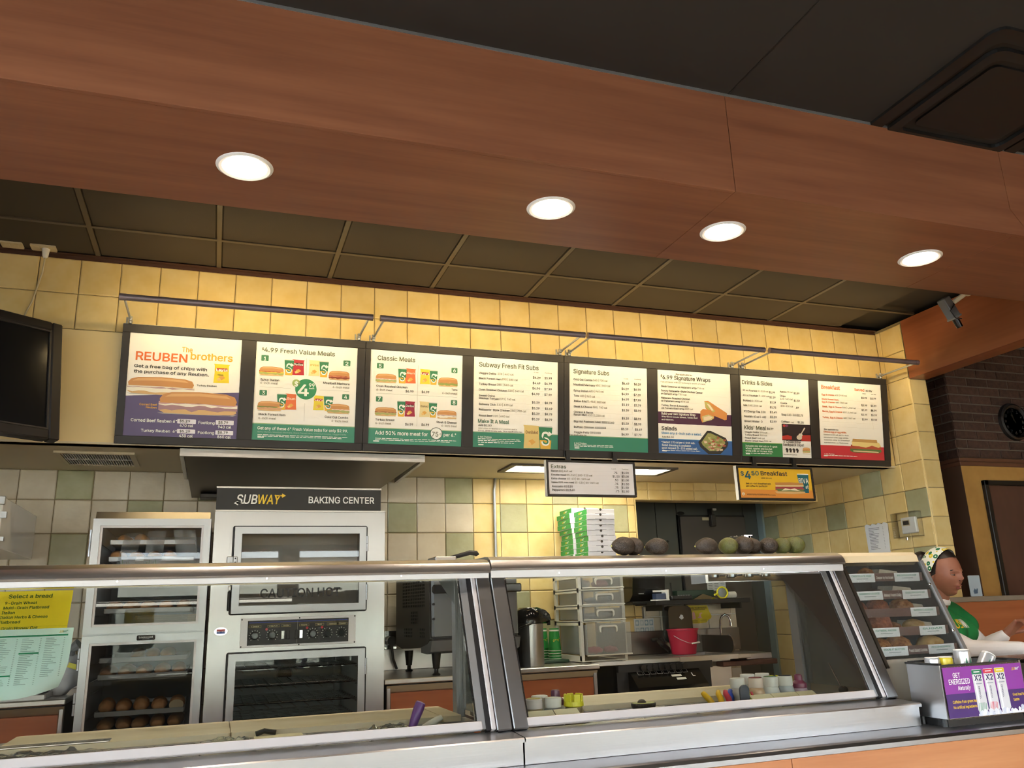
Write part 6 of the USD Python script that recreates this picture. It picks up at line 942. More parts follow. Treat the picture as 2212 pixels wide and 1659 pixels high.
for x0, x1, y0, y1, lab, seed in ((-.59, -.30, 2.615, 2.89, 'crinkled clear film over the pan at the far left', 1), (-.005, .125, 2.62, 2.885, 'clear film over the wrapped cheese slices', 5), (.475, .62, 2.62, 2.885, 'clear film with black writing over the shredded cheese', 9)):
    t = thing('cling_film', lab, 'film', ((x0+x1)/2, (y0+y1)/2, .903)); part(t, 'sheet', crinkle(x0, x1, y0, y1, .903, seed), 'film', smooth=True); part(t, 'folds', crinkle(x0+.02, x1-.02, y0+.02, y1-.02, .898, seed+.4, .034, 20), 'film', smooth=True)
t = thing('cheese_block', 'pale cheese slices wrapped in film in the left counter', 'cheese', (.06, 2.8, .85)); 
for i in range(2): part(t, 'slices', box(.004+.056*i, .054+.056*i, 2.65, 2.87, .80, .897, .003), 'wrap_paper')
t = thing('pan_cover_board', 'pale board lying over a pan in the left counter', 'lid', (.21, 2.8, .9)); part(t, 'lid', box(.14, .285, 2.66, 2.87, .8985, .906, .002), 'wrap_paper'); part(t, 'handle', tube([(.145, 2.86, .912), (.17, 2.862, .919), (.205, 2.862, .912)], .008, 8), 'black')
t = thing('ham_slice', 'pink folded ham slice in the nearly empty dark pan', 'ham', (-.21, 2.75, .86)); part(t, 'slice', hull([(-.25, 2.7, .85), (-.17, 2.7, .85), (-.21, 2.72, .893), (-.24, 2.8, .86), (-.18, 2.8, .862), (-.2, 2.74, .894)]), ink('#b98a95'))
t = thing('serving_spoon', 'purple-handled spoon standing in the shredded cheese', 'spoon', (.615, 2.75, .87)); part(t, 'handle', tube([(.607, 2.75, .87), (.611, 2.75, .905), (.622, 2.752, .935), (.634, 2.755, .962), (.641, 2.757, .978)], [.010, .012, .015, .017, .016], 14), 'purple_tool', smooth=35); part(t, 'end', tf(ell((0, 0, 0), (.0155, .0155, .004)), RY(25), (.642, 2.757, .979)), ink('#a58ab8')); part(t, 'ladle', ell((.605, 2.75, .868), (.025, .03, .012)), 'purple_tool')
t = thing('spreader', 'cream-handled spreader lying at the right end of the left counter', 'spreader', (.69, 2.79, .9)); part(t, 'handle', tube([(.655, 2.78, .902), (.675, 2.785, .910), (.70, 2.79, .920), (.718, 2.795, .927)], [.009, .0105, .011, .009], 12), ink('#e0dcca', .35), smooth=True); part(t, 'blade', box(.60, .656, 2.765, 2.795, .898, .901), 'chrome')
t = thing('bagged_greens', 'small film bag of greens beside the cream spreader', 'bag', (.72, 2.72, .9)); v, f = ell((.72, 2.70, .895), (.05, .06, .018), 3); q = np.array([float(meshkit.fbm(p*30, 3))-.5 for p in v]); v = v+(v-np.array([.72, 2.70, .89]))*q[:, None]*.8; part(t, 'sack', (v, f), 'film', smooth=25); part(t, 'greens', cat(*[ell((rng.uniform(.69, .75), rng.uniform(2.67, 2.74), .895), (.012, .012, .006), 1) for _ in range(18)]), 'lettuce', kind='stuff')
# right counter: bottles
def bottle(x, y, lab, mat, capm, h=.165, r=.031, z=.80, top='flat'):
    zb_ = z; t = thing('sauce_bottle', lab, 'bottle', (x, y, zb_)); H = h
    part(t, 'body', lathe([(r*.9, 0), (r, .006), (r, H*.72), (r*.86, H*.80), (r*.78, H*.82)], (x, y, zb_), 26), mat, smooth=35)
    if top == 'flat': part(t, 'cap', lathe([(r*.86, H*.82), (r*.88, H*.84), (r*.88, H*.985), (r*.82, H), (.0001, H)], (x, y, zb_), 26), capm, smooth=35)
    elif top == 'crown': part(t, 'cap', cat(lathe([(r*.9, H*.8), (r*1.05, H*.82), (r*1.02, H*.9), (r*.9, H*.905), (.0001, H*.9)], (x, y, zb_), 26), *[tf(box(-.011, .011, r*.78, r*.98, H*.89, H*1.04, .001), RZ(a), (x, y, zb_)) for a in range(0, 360, 60)]), capm)
    else: part(t, 'cap', lathe([(r*.9, H*.8), (r*.95, H*.82), (r*.9, H*.9), (r*.5, H*.96), (r*.45, H*1.07), (r*.3, H*1.09), (.0001, H*1.09)], (x, y, zb_), 24), capm, smooth=35)
    if top == 'disc': pass
    return t
def disc(t, x, y, z, r, col): part(t, 'cap_label', cyl((x, y, z), (x, y, z+.0012), r, n=20), ink(col))
B_ = [(1.005, 2.70, 'squat bottle of mustard-coloured sauce, leftmost on the right counter', 'bottle_tan', ink('#cfc6c2'), 'flat', '#b3a02e'), (1.072, 2.70, 'squat bottle of brown sauce beside the yellow-topped bottle', 'bottle_grey', 'plastic_white', 'flat', None), (1.146, 2.70, 'bottle with a yellow crown-shaped cap, right counter left end', 'bottle_tan', 'yellow_plastic', 'crown', None), (1.06, 2.79, 'white bottle standing behind the two squat bottles', 'bottle_white', 'white', 'flat', None), (1.118, 2.79, 'bottle with a purple nozzle cap behind the yellow-topped bottle', 'bottle_white', 'cap_purple', 'nozzle', None)]
for x, y, lab, bmt, cm, tp, dc in B_:
    t = bottle(x, y, lab, bmt, cm, .168, .032, .805, tp)
    if dc: disc(t, x, y, .9735, .022, dc)
B2 = [(1.808, 2.735, 'white-capped bottle of pale sauce, leftmost in the row of bottles', ink('#c9bfb4', .3), 'plastic_white', 'flat', None), (1.861, 2.70, 'bottle of orange sauce with a red disc on its cap', 'bottle_sauce', ink('#d9c9ba', .3), 'flat', '#8f3a3c'), (1.925, 2.70, 'bottle of white sauce with a green disc on its cap', 'bottle_white', 'plastic_white', 'flat', '#4d7a5a'), (1.988, 2.70, 'grey sauce bottle with a black disc on its cap', ink('#b5bcbc', .25), 'plastic_white', 'flat', '#2f343c'), (1.89, 2.79, 'plain white bottle standing behind the red-disc bottle', 'bottle_white', 'white', 'flat', None), (1.955, 2.79, 'plain white bottle standing behind the black-disc bottle', 'bottle_white', 'white', 'flat', None), (2.02, 2.80, 'bottle with a yellow cap behind the maroon bottle', 'bottle_tan', 'yellow_plastic', 'crown', None), (2.062, 2.72, 'bottle with a maroon nozzle cap, rightmost in the row', ink('#b39aa6', .3), ink('#7d3550', .3), 'nozzle', None)]
for i, (x, y, lab, bmt, cm, tp, dc) in enumerate(B2):
    t = bottle(x, y, lab, bmt, cm, .185 if tp == 'flat' else .165, .030, .805+(.0 if i < 4 else .006), tp)
    if dc: disc(t, x, y, .9905, .0225, dc)
for x0, x1, z, lab in ((.945, 1.045, .905, 'pale paper sheet leaning at the left end of the right counter'), (1.048, 1.13, .905, 'second pale paper sheet at the left end of the right counter'), (1.785, 1.873, .903, 'pale wrapping paper in front of the sauce bottles, left sheet'), (1.876, 1.98, .903, 'pale wrapping paper in front of the sauce bottles, middle sheet'), (1.983, 2.055, .903, 'pale wrapping paper in front of the sauce bottles, right sheet')):
    solo('wrapping_paper', (np.array([[x0, 2.575, z+.002], [x1, 2.575, z+.002], [x1, 2.64, z+.034], [x0, 2.64, z+.034], [x0, 2.576, z+.004], [x1, 2.576, z+.004], [x1, 2.64, z+.037], [x0, 2.64, z+.037]], float), _BF), 'wrap_paper', lab, 'paper')
solo('boiled_egg', ell((1.325, 2.70, .893), (.018, .015, .014)), ink('#b98a6a', .5), 'small brown egg in the dark pan of the right counter', 'egg', smooth=True)
t = thing('avocado_half', 'halved avocado lying cut side up in the right counter', 'avocado', (1.43, 2.75, .9)); v, f = ell((1.43, 2.75, .925), (.045, .036, .03), 3); v = v.copy(); v[:, 2] = np.minimum(v[:, 2], .9285); part(t, 'skin', (v, f), 'avocado', smooth=30); part(t, 'flesh', tf(cyl((0, 0, 0), (0, 0, .0014), .04, n=28), np.diag([1, .8, 1]), (1.43, 2.75, .9285)), 'avocado_flesh'); part(t, 'stone', ell((1.425, 2.752, .929), (.016, .014, .012)), 'avocado')
for x, y, m, lab, dx in ((1.662, 2.72, 'tong_yellow', 'yellow tongs handle, leftmost in the black pan', .02), (1.718, 2.72, 'tong_yellow', 'second yellow tongs handle, beside the red one', -.004), (1.742, 2.71, 'tong_red', 'red tongs handle in the black pan', .0), (1.765, 2.72, 'tong_blue', 'blue tongs handle in the black pan', -.012)):
    t = thing('tongs', lab, 'tongs', (x, y, .86)); part(t, 'grip', tube([(x+dx, y-.02, .905), (x+dx*.4, y-.01, .927), (x-.004, y, .943), (x-dx*.4, y+.006, .951)], [.010, .011, .010, .008], 10), m, smooth=True); part(t, 'arms', cat(box(x+dx-.004, x+dx+.004, y-.03, y-.028, .80, .91), box(x+dx-.004, x+dx+.004, y-.012, y-.010, .80, .91)), 'chrome')
t = thing('pan_scraper', 'dark blue-grey rounded paddle standing in front of the bottles', 'scraper', (1.766, 2.63, .88)); part(t, 'blade', prism(unary_union([Polygon([(1.748, .86), (1.783, .86), (1.784, .955), (1.747, .955)]), Point(1.7655, .957).buffer(.0185)]), 'y', 2.63, 2.638), ink('#3a3f4c', .35))
t = thing('spatula', 'yellow and red spatula beside the dark paddle', 'spatula', (1.795, 2.65, .88)); part(t, 'handle', tube([(1.803, 2.648, .90), (1.797, 2.65, .935), (1.788, 2.655, .965)], [.009, .008, .005], 10), 'yellow_plastic'); part(t, 'stripe', tube([(1.807, 2.641, .925), (1.799, 2.643, .95)], .0045, 8), 'tong_red')
t = thing('cup_rack', 'stainless rack of clear cups hanging under the right end of the top rail', 'rack', (2.06, 3.0, 1.33)); part(t, 'tray', cat((np.array([[1.85, 2.93, 1.335], [2.295, 2.93, 1.335], [2.27, 3.04, 1.358], [1.875, 3.04, 1.358], [1.85, 2.93, 1.338], [2.295, 2.93, 1.338], [2.27, 3.04, 1.361], [1.875, 3.04, 1.361]], float), _BF), box(1.838, 1.85, 2.93, 3.04, 1.333, 1.39), box(1.83, 1.86, 2.925, 2.935, 1.37, 1.405)), 'steel_x')
for i in range(5): part(t, 'cup', lathe([(.016, 1.352), (.023, 1.356), (.026, 1.395)], (1.905+.082*i, 2.975, 0), 20), 'chrome', smooth=30)
t = thing('pull_lever', 'small black-knobbed metal rod inside the right end of the glass', 'lever', (2.24, 2.75, .9)); part(t, 'rod', cyl((2.225, 2.74, 1.02), (2.235, 2.70, .935), .0022), 'chrome'); part(t, 'knob', cat(ell((2.236, 2.70, .927), (.013, .013, .013)), ell((2.258, 2.71, .925), (.012, .012, .012))), 'black_gloss', smooth=True)
# --- avocados on the top rail
av0 = None; AVX = [(1.418, 2.80, 0, 'avocado'), (1.472, 2.83, 65, 'avocado'), (1.575, 2.83, 20, 'avocado'), (1.792, 2.83, 10, 'avocado'), (1.89, 2.83, 80, 'avocado_green'), (1.958, 2.83, 75, 'avocado'), (2.022, 2.87, 70, 'avocado'), (2.09, 2.85, 80, 'avocado'), (2.16, 2.86, 85, 'avocado_green'), (2.225, 2.86, 80, 'avocado_green')]
ALAB = ['dark avocado, leftmost on the counter rail', 'dark avocado, second from the left on the rail', 'dark avocado, third from the left on the rail', 'pear-shaped dark avocado left of the green one', 'green avocado on the counter rail', 'dark avocado just right of the green one', 'dark avocado below the glass stand, on the rail', 'dark avocado with a pale tip, third from the right on the rail', 'greenish avocado, second from the right on the rail', 'greenish avocado, rightmost on the counter rail']
def avo():
    n, k = 16, 20; V, F = [], []
    for i in range(n+1):
        a = math.pi*i/n; x_ = -math.cos(a); q = math.sin(a)*(1-.22*max(0, x_)**1.2)
        for j in range(k): b = 2*math.pi*j/k; V.append((x_*.047, .0345*q*math.cos(b), .0345*q*math.sin(b)))
    for i in range(n):
        for j in range(k): a, b = i*k+j, i*k+(j+1) % k; F += [(a, b+k, b), (a, a+k, b+k)]
    return np.array(V), np.array(F)
for (x, y, a, m), lab in zip(AVX, ALAB):
    t = thing('avocado', lab, 'avocado', (x, y, 1.4355), 'avocados on the counter rail'); k_ = rng.uniform(.96, 1.06); v, f = avo(); c_ = (x, y, 1.4355+.0345*k_)
    part(t, 'fruit', tf((v*k_, f), RZ(180-a), c_), m, smooth=True); part(t, 'stem_scar', tf(ell((.0465*k_, 0, 0), (.003, .004, .004), 1), RZ(180-a), c_), 'avocado_flesh')
t = thing('glass_stand', 'clear holder standing behind the avocados on the rail', 'holder', (2.05, 2.95, 1.436)); part(t, 'cup', lathe([(.018, 0), (.03, .01), (.034, .07), (.032, .085)], (2.04, 2.98, 1.436), 20), 'plastic_clear', smooth=True); part(t, 'clip', cat(box(2.05, 2.085, 2.95, 2.955, 1.49, 1.522), box(2.074, 2.084, 2.95, 2.956, 1.436, 1.522), box(2.05, 2.09, 2.945, 2.99, 1.519, 1.523)), 'chrome')
t = thing('saucepan', 'dark-handled steel pan lying on the left counter rail', 'pan', (.8, 2.9, 1.428)); part(t, 'pan', cat(box(.715, .79, 2.84, 2.96, 1.4275, 1.443, .003), box(.60, .87, 2.88, 2.94, 1.4275, 1.431)), 'hood_steel'); part(t, 'handle', tube([(.775, 2.86, 1.439), (.81, 2.86, 1.447), (.845, 2.86, 1.456), (.868, 2.858, 1.453), (.872, 2.858, 1.446)], [.007, .008, .0085, .009, .008], 10), 'black', smooth=True)
# --- stacked sandwich boxes on the steel counter
def sandbox(x, y, z, rz, label, first=[None]):
    if first[0] is None:
        t = thing('sandwich_box', label, 'box', (x, y, z), 'flat green and white sandwich boxes')
        part(t, 'carton', box(x+.0015, x+.20, y, y+.208, z, z+.0335, .001), 'white_box'); e_ = part(t, 'green_end', box(x, x+.0014, y+.001, y+.207, z+.001, z+.0325), 'green_box')
        s = Sheet((x-.0002, y+.208, z+.0335), (0, -.208, 0), (0, 0, -.0335)); logo(s, .36, .66, .72, .36, '#e8c22e', '#e8eee8', .0006); s.flush(e_)
        part(t, 'lid_slot', cat(box(x+.06, x+.14, y-.0008, y, z+.0035, z+.0048), box(x+.155, x+.19, y-.0008, y, z+.0010, z+.0022)), 'black'); part(t, 'lid_tab', cyl((x+.10, y-.0012, z+.031), (x+.10, y+.001, z+.031), .0085, n=12), 'grey_dark'); first[0] = t; return t
    return dup(first[0], (x, y, z), rz, label)
ORDB = ['top', 'second', 'third', 'fourth', 'fifth', 'sixth', 'seventh', 'eighth', 'ninth', 'tenth', 'eleventh', 'twelfth', 'bottom']
for i in range(12):
    sandbox(2.262+rng.uniform(-.004, .004), 4.96+rng.uniform(-.003, .003), 1.4675+.0345*(11-i), [0, -2, -1, 0, -2, -1, -3, -2, 0, -1, 1, 0][i], f'flat sandwich box, {ORDB[i] if i < 11 else "bottom"} {"" if i in (0, 11) else "from the top "}of the front stack')
for i in range(13):
    sandbox(2.252+[.004, -.012, -.010, -.006, .0, .003, .005, .004, .006, .0, .002, .0, .003][i], 5.19, 1.4675+.0345*(12-i), [0, 2, 1, 3, 1, -2, 0, 1, 2, 0, 1, 0, 1][i], f'flat sandwich box, {ORDB[i]} {"" if i in (0, 12) else "from the top "}of the rear stack')
# ================================================================ cookie cabinet, drinks bin, low partition
t = thing('cookie_cabinet', 'clear sloped cookie cabinet with five labelled shelves beside the right counter', 'cabinet', (2.56, 2.8, .8205))
kx0, kx1 = 2.352, 2.765
def sl(z): return GB[0]+(z-GB[1])/(GT[1]-GB[1])*(GT[0]-GB[0])
def slope_box(x0, x1, z0, z1, n0, n1):
    v, f = box(x0, x1, 0, 1, n0, n1); z = z0+(z1-z0)*v[:, 1]; y = sl(z)
    return np.c_[v[:, 0], y+v[:, 2]*GN[0], z+v[:, 2]*GN[1]], f[:, ::-1]
prof = [(sl(1.0), 1.0), (sl(1.395), 1.395), (3.06, 1.395), (3.06, 1.0)]
part(t, 'top_cap', prism([(2.735, 1.392), (2.742, 1.418), (2.76, 1.432), (3.07, 1.432), (3.07, 1.392)], 'x', kx0-.008, kx1-.03), ink('#d8c9a8', .4), smooth=25)
part(t, 'front_pane', slope_box(kx0, kx1, 1.03, 1.39, -.004, 0), 'plastic_clear'); part(t, 'side_pane', prism(prof, 'x', kx0, kx0+.005), 'plastic_clear'); part(t, 'side_pane', prism(prof, 'x', kx1-.005, kx1), ink('#5b5855', .4), 'dark grey side pane')
part(t, 'side_frame', cat(slope_box(kx0-.004, kx0+.01, 1.0, 1.395, -.004, .006)), 'hood_steel'); part(t, 'side_frame', slope_box(kx1-.012, kx1+.004, 1.0, 1.395, -.01, .006), 'alu'); part(t, 'back_panel', box(kx0+.13, kx1, 3.05, 3.06, 1.0, 1.395), ink('#55524e', .5))
part(t, 'base', box(kx0, kx1, 2.60, 3.06, .8205, 1.03, .003), ink('#a39a8a', .4)); part(t, 'screw', cat(*[ell((kx1-.02, sl(z)-.006, z), (.006, .004, .006), 1) for z in (1.12, 1.30)]), 'chrome')
LZ = [1.337, 1.268, 1.200, 1.130, 1.062]
LT = [('CHOCOLATE CHIP', 'Cheaper by the Dozen!', 'M & CHOCOLATE CHIP'), ('RAINBOW COOKIE', 'Baked Fresh Daily', 'DOUBLE CHOCOLATE CHIP'), (None, None, 'RASPBERRY CHEESECAKE'), ('OATMEAL RAISIN', None, 'SUGAR'), ('PEANUT BUTTER', 'Fresh Baked Cookies', 'WHITE CHIP MACADAMIA NUT')]
ORD5 = ['top', 'second', 'third', 'fourth', 'bottom']
for i, z in enumerate(LZ):
    x0, x1, y = kx0+.008, kx1-.02, sl(z)+.012
    part(t, 'shelf', cat(box(x0, x1, y, 3.04, z-.018, z-.014)), 'plastic_clear'); st_ = part(t, 'shelf_edge', box(x0, x1-.004, y-.003, y, z-.02, z+.012), 'strip_brown')
    s = Sheet((x0, y-.0032, z+.012), (x1-.004-x0, 0, 0), (0, 0, -.032))
    for u, tx in ((.02, LT[i][0]), (.62, LT[i][2])):
        if tx: s.rect(u, .02, u+.34, 1.08, '#dfe5e7', .0006); s.text(tx, u+.04, u+.30, .42, .2, '#3f8a72', .001); s.rect(u+.1, .62, u+.25, .7, '#9aa8a8', .001, 'fine_print')
    if LT[i][1]: s.text(LT[i][1], .375, .605, .72, .34, '#e9dfd6', .001)
    s.flush(st_)
def cookie(x, y, z, r, mat, lab, h=.014, tilt=0):
    h *= 1.75; y -= .02
    v, f = ell((0, 0, 0), (r, r, h), 3); v = v.copy(); q = np.array([float(meshkit.fbm(p*70+x*31, 3))-.5 for p in v]); v = v*(1+q[:, None]*.28); v[:, 2] = np.maximum(v[:, 2], -h*.45)
    solo('cookie', tf((v, f), RX(tilt), (x, y, z+h*.46)), mat, lab, 'cookie', 'cookies in the clear cabinet', smooth=40)
CK = [(0, 2.43, 2.86, .034, 'cookie', 'brown cookie at the left of the top cabinet shelf', .016), (0, 2.53, 2.84, .036, 'cookie', 'brown cookie in the middle of the top cabinet shelf', .02),
 (1, 2.42, 2.85, .036, 'cookie', 'orange-brown cookie at the left of the second cabinet shelf', .022), (1, 2.55, 2.83, .045, 'cookie_dark', 'dark chocolate cookie on the second cabinet shelf', .014),
 (2, 2.42, 2.80, .045, 'cookie_red', 'reddish cookie at the left of the third cabinet shelf', .024), (2, 2.52, 2.79, .045, 'cookie_red', 'reddish cookie in the middle of the third cabinet shelf', .026), (2, 2.63, 2.78, .05, 'cookie', 'golden cookie at the right of the third cabinet shelf', .024),
 (3, 2.47, 2.74, .048, 'cookie_red', 'big knobbly oatmeal cookie at the left of the fourth cabinet shelf', .036), (3, 2.58, 2.78, .032, 'cookie', 'brown cookie in the middle of the fourth cabinet shelf', .016), (3, 2.66, 2.76, .045, 'cookie_pale', 'pale sugar cookie at the right of the fourth cabinet shelf', .02),
 (4, 2.43, 2.70, .036, 'cookie', 'orange-brown cookie at the left of the bottom cabinet shelf', .022), (4, 2.53, 2.72, .05, 'cookie', 'large brown cookie in the middle of the bottom cabinet shelf', .024), (4, 2.67, 2.70, .052, 'cookie_pale', 'golden nut cookie at the right of the bottom cabinet shelf', .022)]
for sh_, x, y, r, m, lab, h in CK: cookie(x, y, LZ[sh_]-.0138, r, m, lab, h)
for sh_, x, lab in ((0, 2.65, 'paper sleeves at the right of the top cabinet shelf'), (1, 2.68, 'paper sleeves at the right of the second cabinet shelf'), (2, 2.70, 'paper sleeves at the right of the third cabinet shelf'), (3, 2.70, 'paper sleeves at the right of the fourth cabinet shelf')):
    z = LZ[sh_]-.0135; y = sl(LZ[sh_])+.09; solo('paper_sleeve', (np.array([[x-.07, y, z], [x+.055, y, z], [x+.04, y+.10, z+.001], [x-.05, y+.10, z+.001], [x-.04, y+.008, z+.045], [x+.045, y+.005, z+.035], [x+.035, y+.095, z+.04], [x-.035, y+.1, z+.047]], float), _BF), 'sleeve_paper', lab, 'paper sleeve')
# drinks bin
t = thing('drinks_bin', 'steel drinks bin with a purple energy drink sign standing on the tray slide', 'bin', (2.56, 2.42, .8205)); bx0, bx1, by0, by1 = 2.366, 2.74, 2.352, 2.50
part(t, 'body', cat(box(bx0, bx0+.006, by0, by1, .848, 1.02), box(bx1-.006, bx1, by0, by1, .848, 1.02), box(bx0+.006, bx1-.006, by0, by0+.006, .848, 1.012), box(bx0+.006, bx1-.006, by1-.006, by1, .848, 1.025), box(bx0+.006, bx1-.006, by0+.006, by1-.006, .848, .854)), 'steel_z')
part(t, 'rim', cat(box(bx0-.003, bx0+.010, by0-.002, by1+.003, 1.0205, 1.027), box(bx1-.010, bx1+.003, by0-.002, by1+.003, 1.0205, 1.027), box(bx0+.01, bx1-.01, by0+.001, by0+.01, 1.0125, 1.022), box(bx0+.01, bx1-.01, by1-.008, by1+.003, 1.0255, 1.03)), 'black'); part(t, 'inner_tray', box(bx0+.008, bx1-.008, by0+.008, by1-.008, .95, .955), 'black')
part(t, 'foot', cat(*[cyl((x, y, .8205), (x, y, .848), .014, n=14) for x in (bx0+.02, bx1-.02) for y in (by0+.03, by1-.02)]), 'black'); part(t, 'base_tray', box(bx0+.016, bx1-.016, by0+.014, by1-.01, .8207, .8475), 'black')  # added black block darkens the gap under the bin like shadow
sg = part(t, 'sign_holder', box(bx0+.002, bx1-.002, by0-.004, by0, .846, 1.017), 'plastic_clear'); s = Sheet((bx0+.006, by0-.0045, 1.013), (bx1-bx0-.012, 0, 0), (0, 0, -.163))
s.rect(0, 0, 1, 1, '#8d33a0', .0002); s.rect(0, .53, 1, 1, '#43206e', .0003)
s.text('GET', .115, .205, .21, .095, '#f1ecf4'); s.text('ENERGIZED', .055, .315, .34, .1, '#f1ecf4'); s.text('Naturally', .155, .315, .46, .08, '#f1ecf4', .0016, .3); s.text('Caffeine from green tea', .065, .36, .715, .055, '#e6bf3a'); s.text('No artifical ingredients', .065, .355, .82, .055, '#e6bf3a'); s.text('Great iced tea', .825, .985, .66, .055, '#e6bf3a'); s.text('taste', .825, .90, .76, .055, '#e6bf3a')
logo(s, .865, .965, .14, .055, '#e8c22e', '#f0eef2')
for i, (u, col, l2) in enumerate(((.355, '#1f7f5c', '#4f9f7c'), (.50, '#d2304a', '#d8405a'), (.645, '#d9c22e', '#e0d79a'))):
    vt = .085-.012*i*.3; du = .125
    s.shape([(u, vt), (u+.01, vt-.012), (u+du-.01, vt-.012), (u+du, vt), (u+du+.012, .88), (u+du-.01, .93), (u+.02, .93), (u+.008, .88)], '#d5d6dd', .0006); s.shape([(u+.015, .14), (u+.035, .14), (u+.05, .9), (u+.03, .9)], '#eceef2', .0007)
    s.shape([(u, vt), (u+du, vt), (u+du+.001, vt+.085), (u+.001, vt+.085)], col, .0008); s.rect(u+.025, vt+.03, u+du-.025, vt+.05, '#f0f0ee', .0010, 'fine_print')
    s.text('X2', u+.022, u+du-.012, .30, .11, '#1d1d56', .0010)
    p_, f_ = text2('ENERGY', .042*s.h, .25*s.h); s.put(np.c_[u+.055+(-p_[:, 1]+.042*s.h)/s.w*.9, .42+p_[:, 0]/s.h], f_, '#4a4f6a', .0010, 'lettering')
    s.rect(u+.03, .355, u+du-.02, .37, '#8a90a5', .001, 'fine_print')
    if i < 2:
        for q in range(6): s.shape([(u+.02+.016*q, .90), (u+.026+.016*q, .90), (u+.04+.016*q, .74), (u+.034+.016*q, .74)] if q < 5 else [(u+.1, .9), (u+.106, .9), (u+.12, .76), (u+.114, .76)], l2, .0009)
r2 = random.Random(5)
for i in range(30):
    a, b = .36+.66*i/30+r2.uniform(-.02, .02), .955+r2.uniform(-.05, .02)-(.07 if i > 24 else 0); w_ = r2.uniform(.03, .05); q = min(a+w_, 1.0)
    if a < q: s.shape([(a, min(b+.05, 1)), (a+.005, b-.03), ((a+q)/2, b-.055), (q, b-.02), (q, min(b+.06, 1))], r2.choice(['#dfe3ee', '#eef0f6', '#cdd3e4']), .0011+.00002*i)
s.rect(.36, .96, 1, 1, '#e3e6f0', .001); s.flush(sg)
def can(x, y, z, body, top, lab, r=.026, h=.085, tilt=None):
    t = thing('drink_can', lab, 'can', (x, y, z)); T_ = (lambda m: tf(m, tilt, (x, y, z))) if tilt is not None else (lambda m: tf(m, None, (x, y, z)))
    part(t, 'body', T_(lathe([(r*.86, 0), (r, .006), (r, h*.9), (r*.9, h*.97)], (0, 0, 0), 26)), body, smooth=30); part(t, 'lid', T_(lathe([(r*.9, h*.97), (r*.93, h), (r*.85, h), (r*.83, h*.985), (.0001, h*.985)], (0, 0, 0), 26)), top, smooth=30)
    for i, c in enumerate((ink('#3d7d62', .3), ink('#c9cdd0', .3))): part(t, 'print_band', T_(tf(cat(*[prism([(-.006+.022*j, h*.5), (.002+.022*j, h*.52), (-.002+.022*j, h*.72)], 'y', -r-.0006, -r+.004) for j in (-.4, .4)]), None)) if i == 0 else T_(lathe([(r+.0003, h*.36), (r+.0003, h*.46)], (0, 0, 0), 26)), c)
can(2.448, 2.46, .9555, 'can_metal', 'white', 'white and silver can at the left of the drinks bin'); can(2.502, 2.455, .9555, ink('#d9c52a', .25), 'white', 'yellow and green can in the drinks bin'); can(2.60, 2.47, .9555, 'can_metal', 'white', 'taller white can standing in the drinks bin', .029, .105); can(2.645, 2.445, .965, 'can_metal', 'white', 'white can leaning at the right in the drinks bin', .027, .092, RY(38))
# black till stand edge to the right
t = thing('till_stand', 'black counter stand behind the drinks bin at the right edge of the photo', 'stand', (3.0, 2.6, .82)); part(t, 'body', box(2.82, 3.30, 2.47, 2.66, .8210, 1.005, .006), 'black'); part(t, 'top', box(2.81, 3.31, 2.46, 2.67, 1.0055, 1.012, .003), 'black_gloss')
# wood partition behind the worker
t = thing('partition', 'low wood-laminate partition with a grey cap behind the worker', 'partition', (5.0, 3.95, 0)); part(t, 'panel', box(4.05, 7.2, 3.95, 4.03, .05, 1.212), 'wood_cab'); part(t, 'cap', box(4.03, 7.2, 3.93, 4.05, 1.2125, 1.243, .004), ink('#837b70', .4))
t = thing('table_sign', 'small pale blue sign card standing on the partition beside the worker', 'sign', (4.44, 3.99, 1.243)); part(t, 'card', prism(rrect(4.35, 4.44, 1.2435, 1.368, .006), 'y', 3.985, 3.99), ink('#a9bccb', .4)); s = Sheet((4.35, 3.9848, 1.368), (.09, 0, 0), (0, 0, -.124)); s.shape([(.25, .75), (.4, .62), (.5, .7), (.62, .6), (.66, .68), (.6, .86), (.3, .88)], '#3f5a78', .0004); s.flush(t)
# thermostat with its clear guard, and the paper on the wall
t = thing('thermostat', 'white wall thermostat inside a clear guard box on the right tiles', 'thermostat', (XR, 4.53, 1.65)); part(t, 'unit', box(XR-.033, XR-.008, 4.462, 4.594, 1.676, 1.786, .006), 'white_gloss'); part(t, 'display', box(XR-.0345, XR-.032, 4.52, 4.57, 1.735, 1.762), 'grey_dark'); part(t, 'display_rim', box(XR-.0338, XR-.032, 4.512, 4.578, 1.728, 1.769), 'plate_ivory')
g_ = .004
part(t, 'guard', cat(box(XR-.062, XR-.058, 4.425, 4.65, 1.65, 1.82), box(XR-.058, XR-.008, 4.425, 4.43, 1.65, 1.82), box(XR-.058, XR-.008, 4.645, 4.65, 1.65, 1.82), box(XR-.058, XR-.008, 4.43, 4.645, 1.815, 1.82), box(XR-.058, XR-.008, 4.43, 4.645, 1.65, 1.655)), 'plastic_clear'); part(t, 'lock', cyl((XR-.03, 4.56, 1.632), (XR-.03, 4.56, 1.65), .008, n=14), 'chrome'); part(t, 'guard_slots', cat(*[box(XR-.0605, XR-.0575, 4.628, 4.644, 1.662+.012*i, 1.667+.012*i) for i in range(6)]), 'plate_ivory')
t = thing('paper_note', 'torn-edged paper list taped to the right kitchen wall', 'paper', (XR, 4.85, 1.565)); pts = [(4.962, 1.575), (4.752, 1.565), (4.737, 1.765)]+[(4.737+.225*i/12, 1.768+.012*((i*7) % 3)/2) for i in range(1, 12)]+[(4.966, 1.772)]; part(t, 'sheet', prism(pts, 'x', XR-.0105, XR-.009), 'paper')
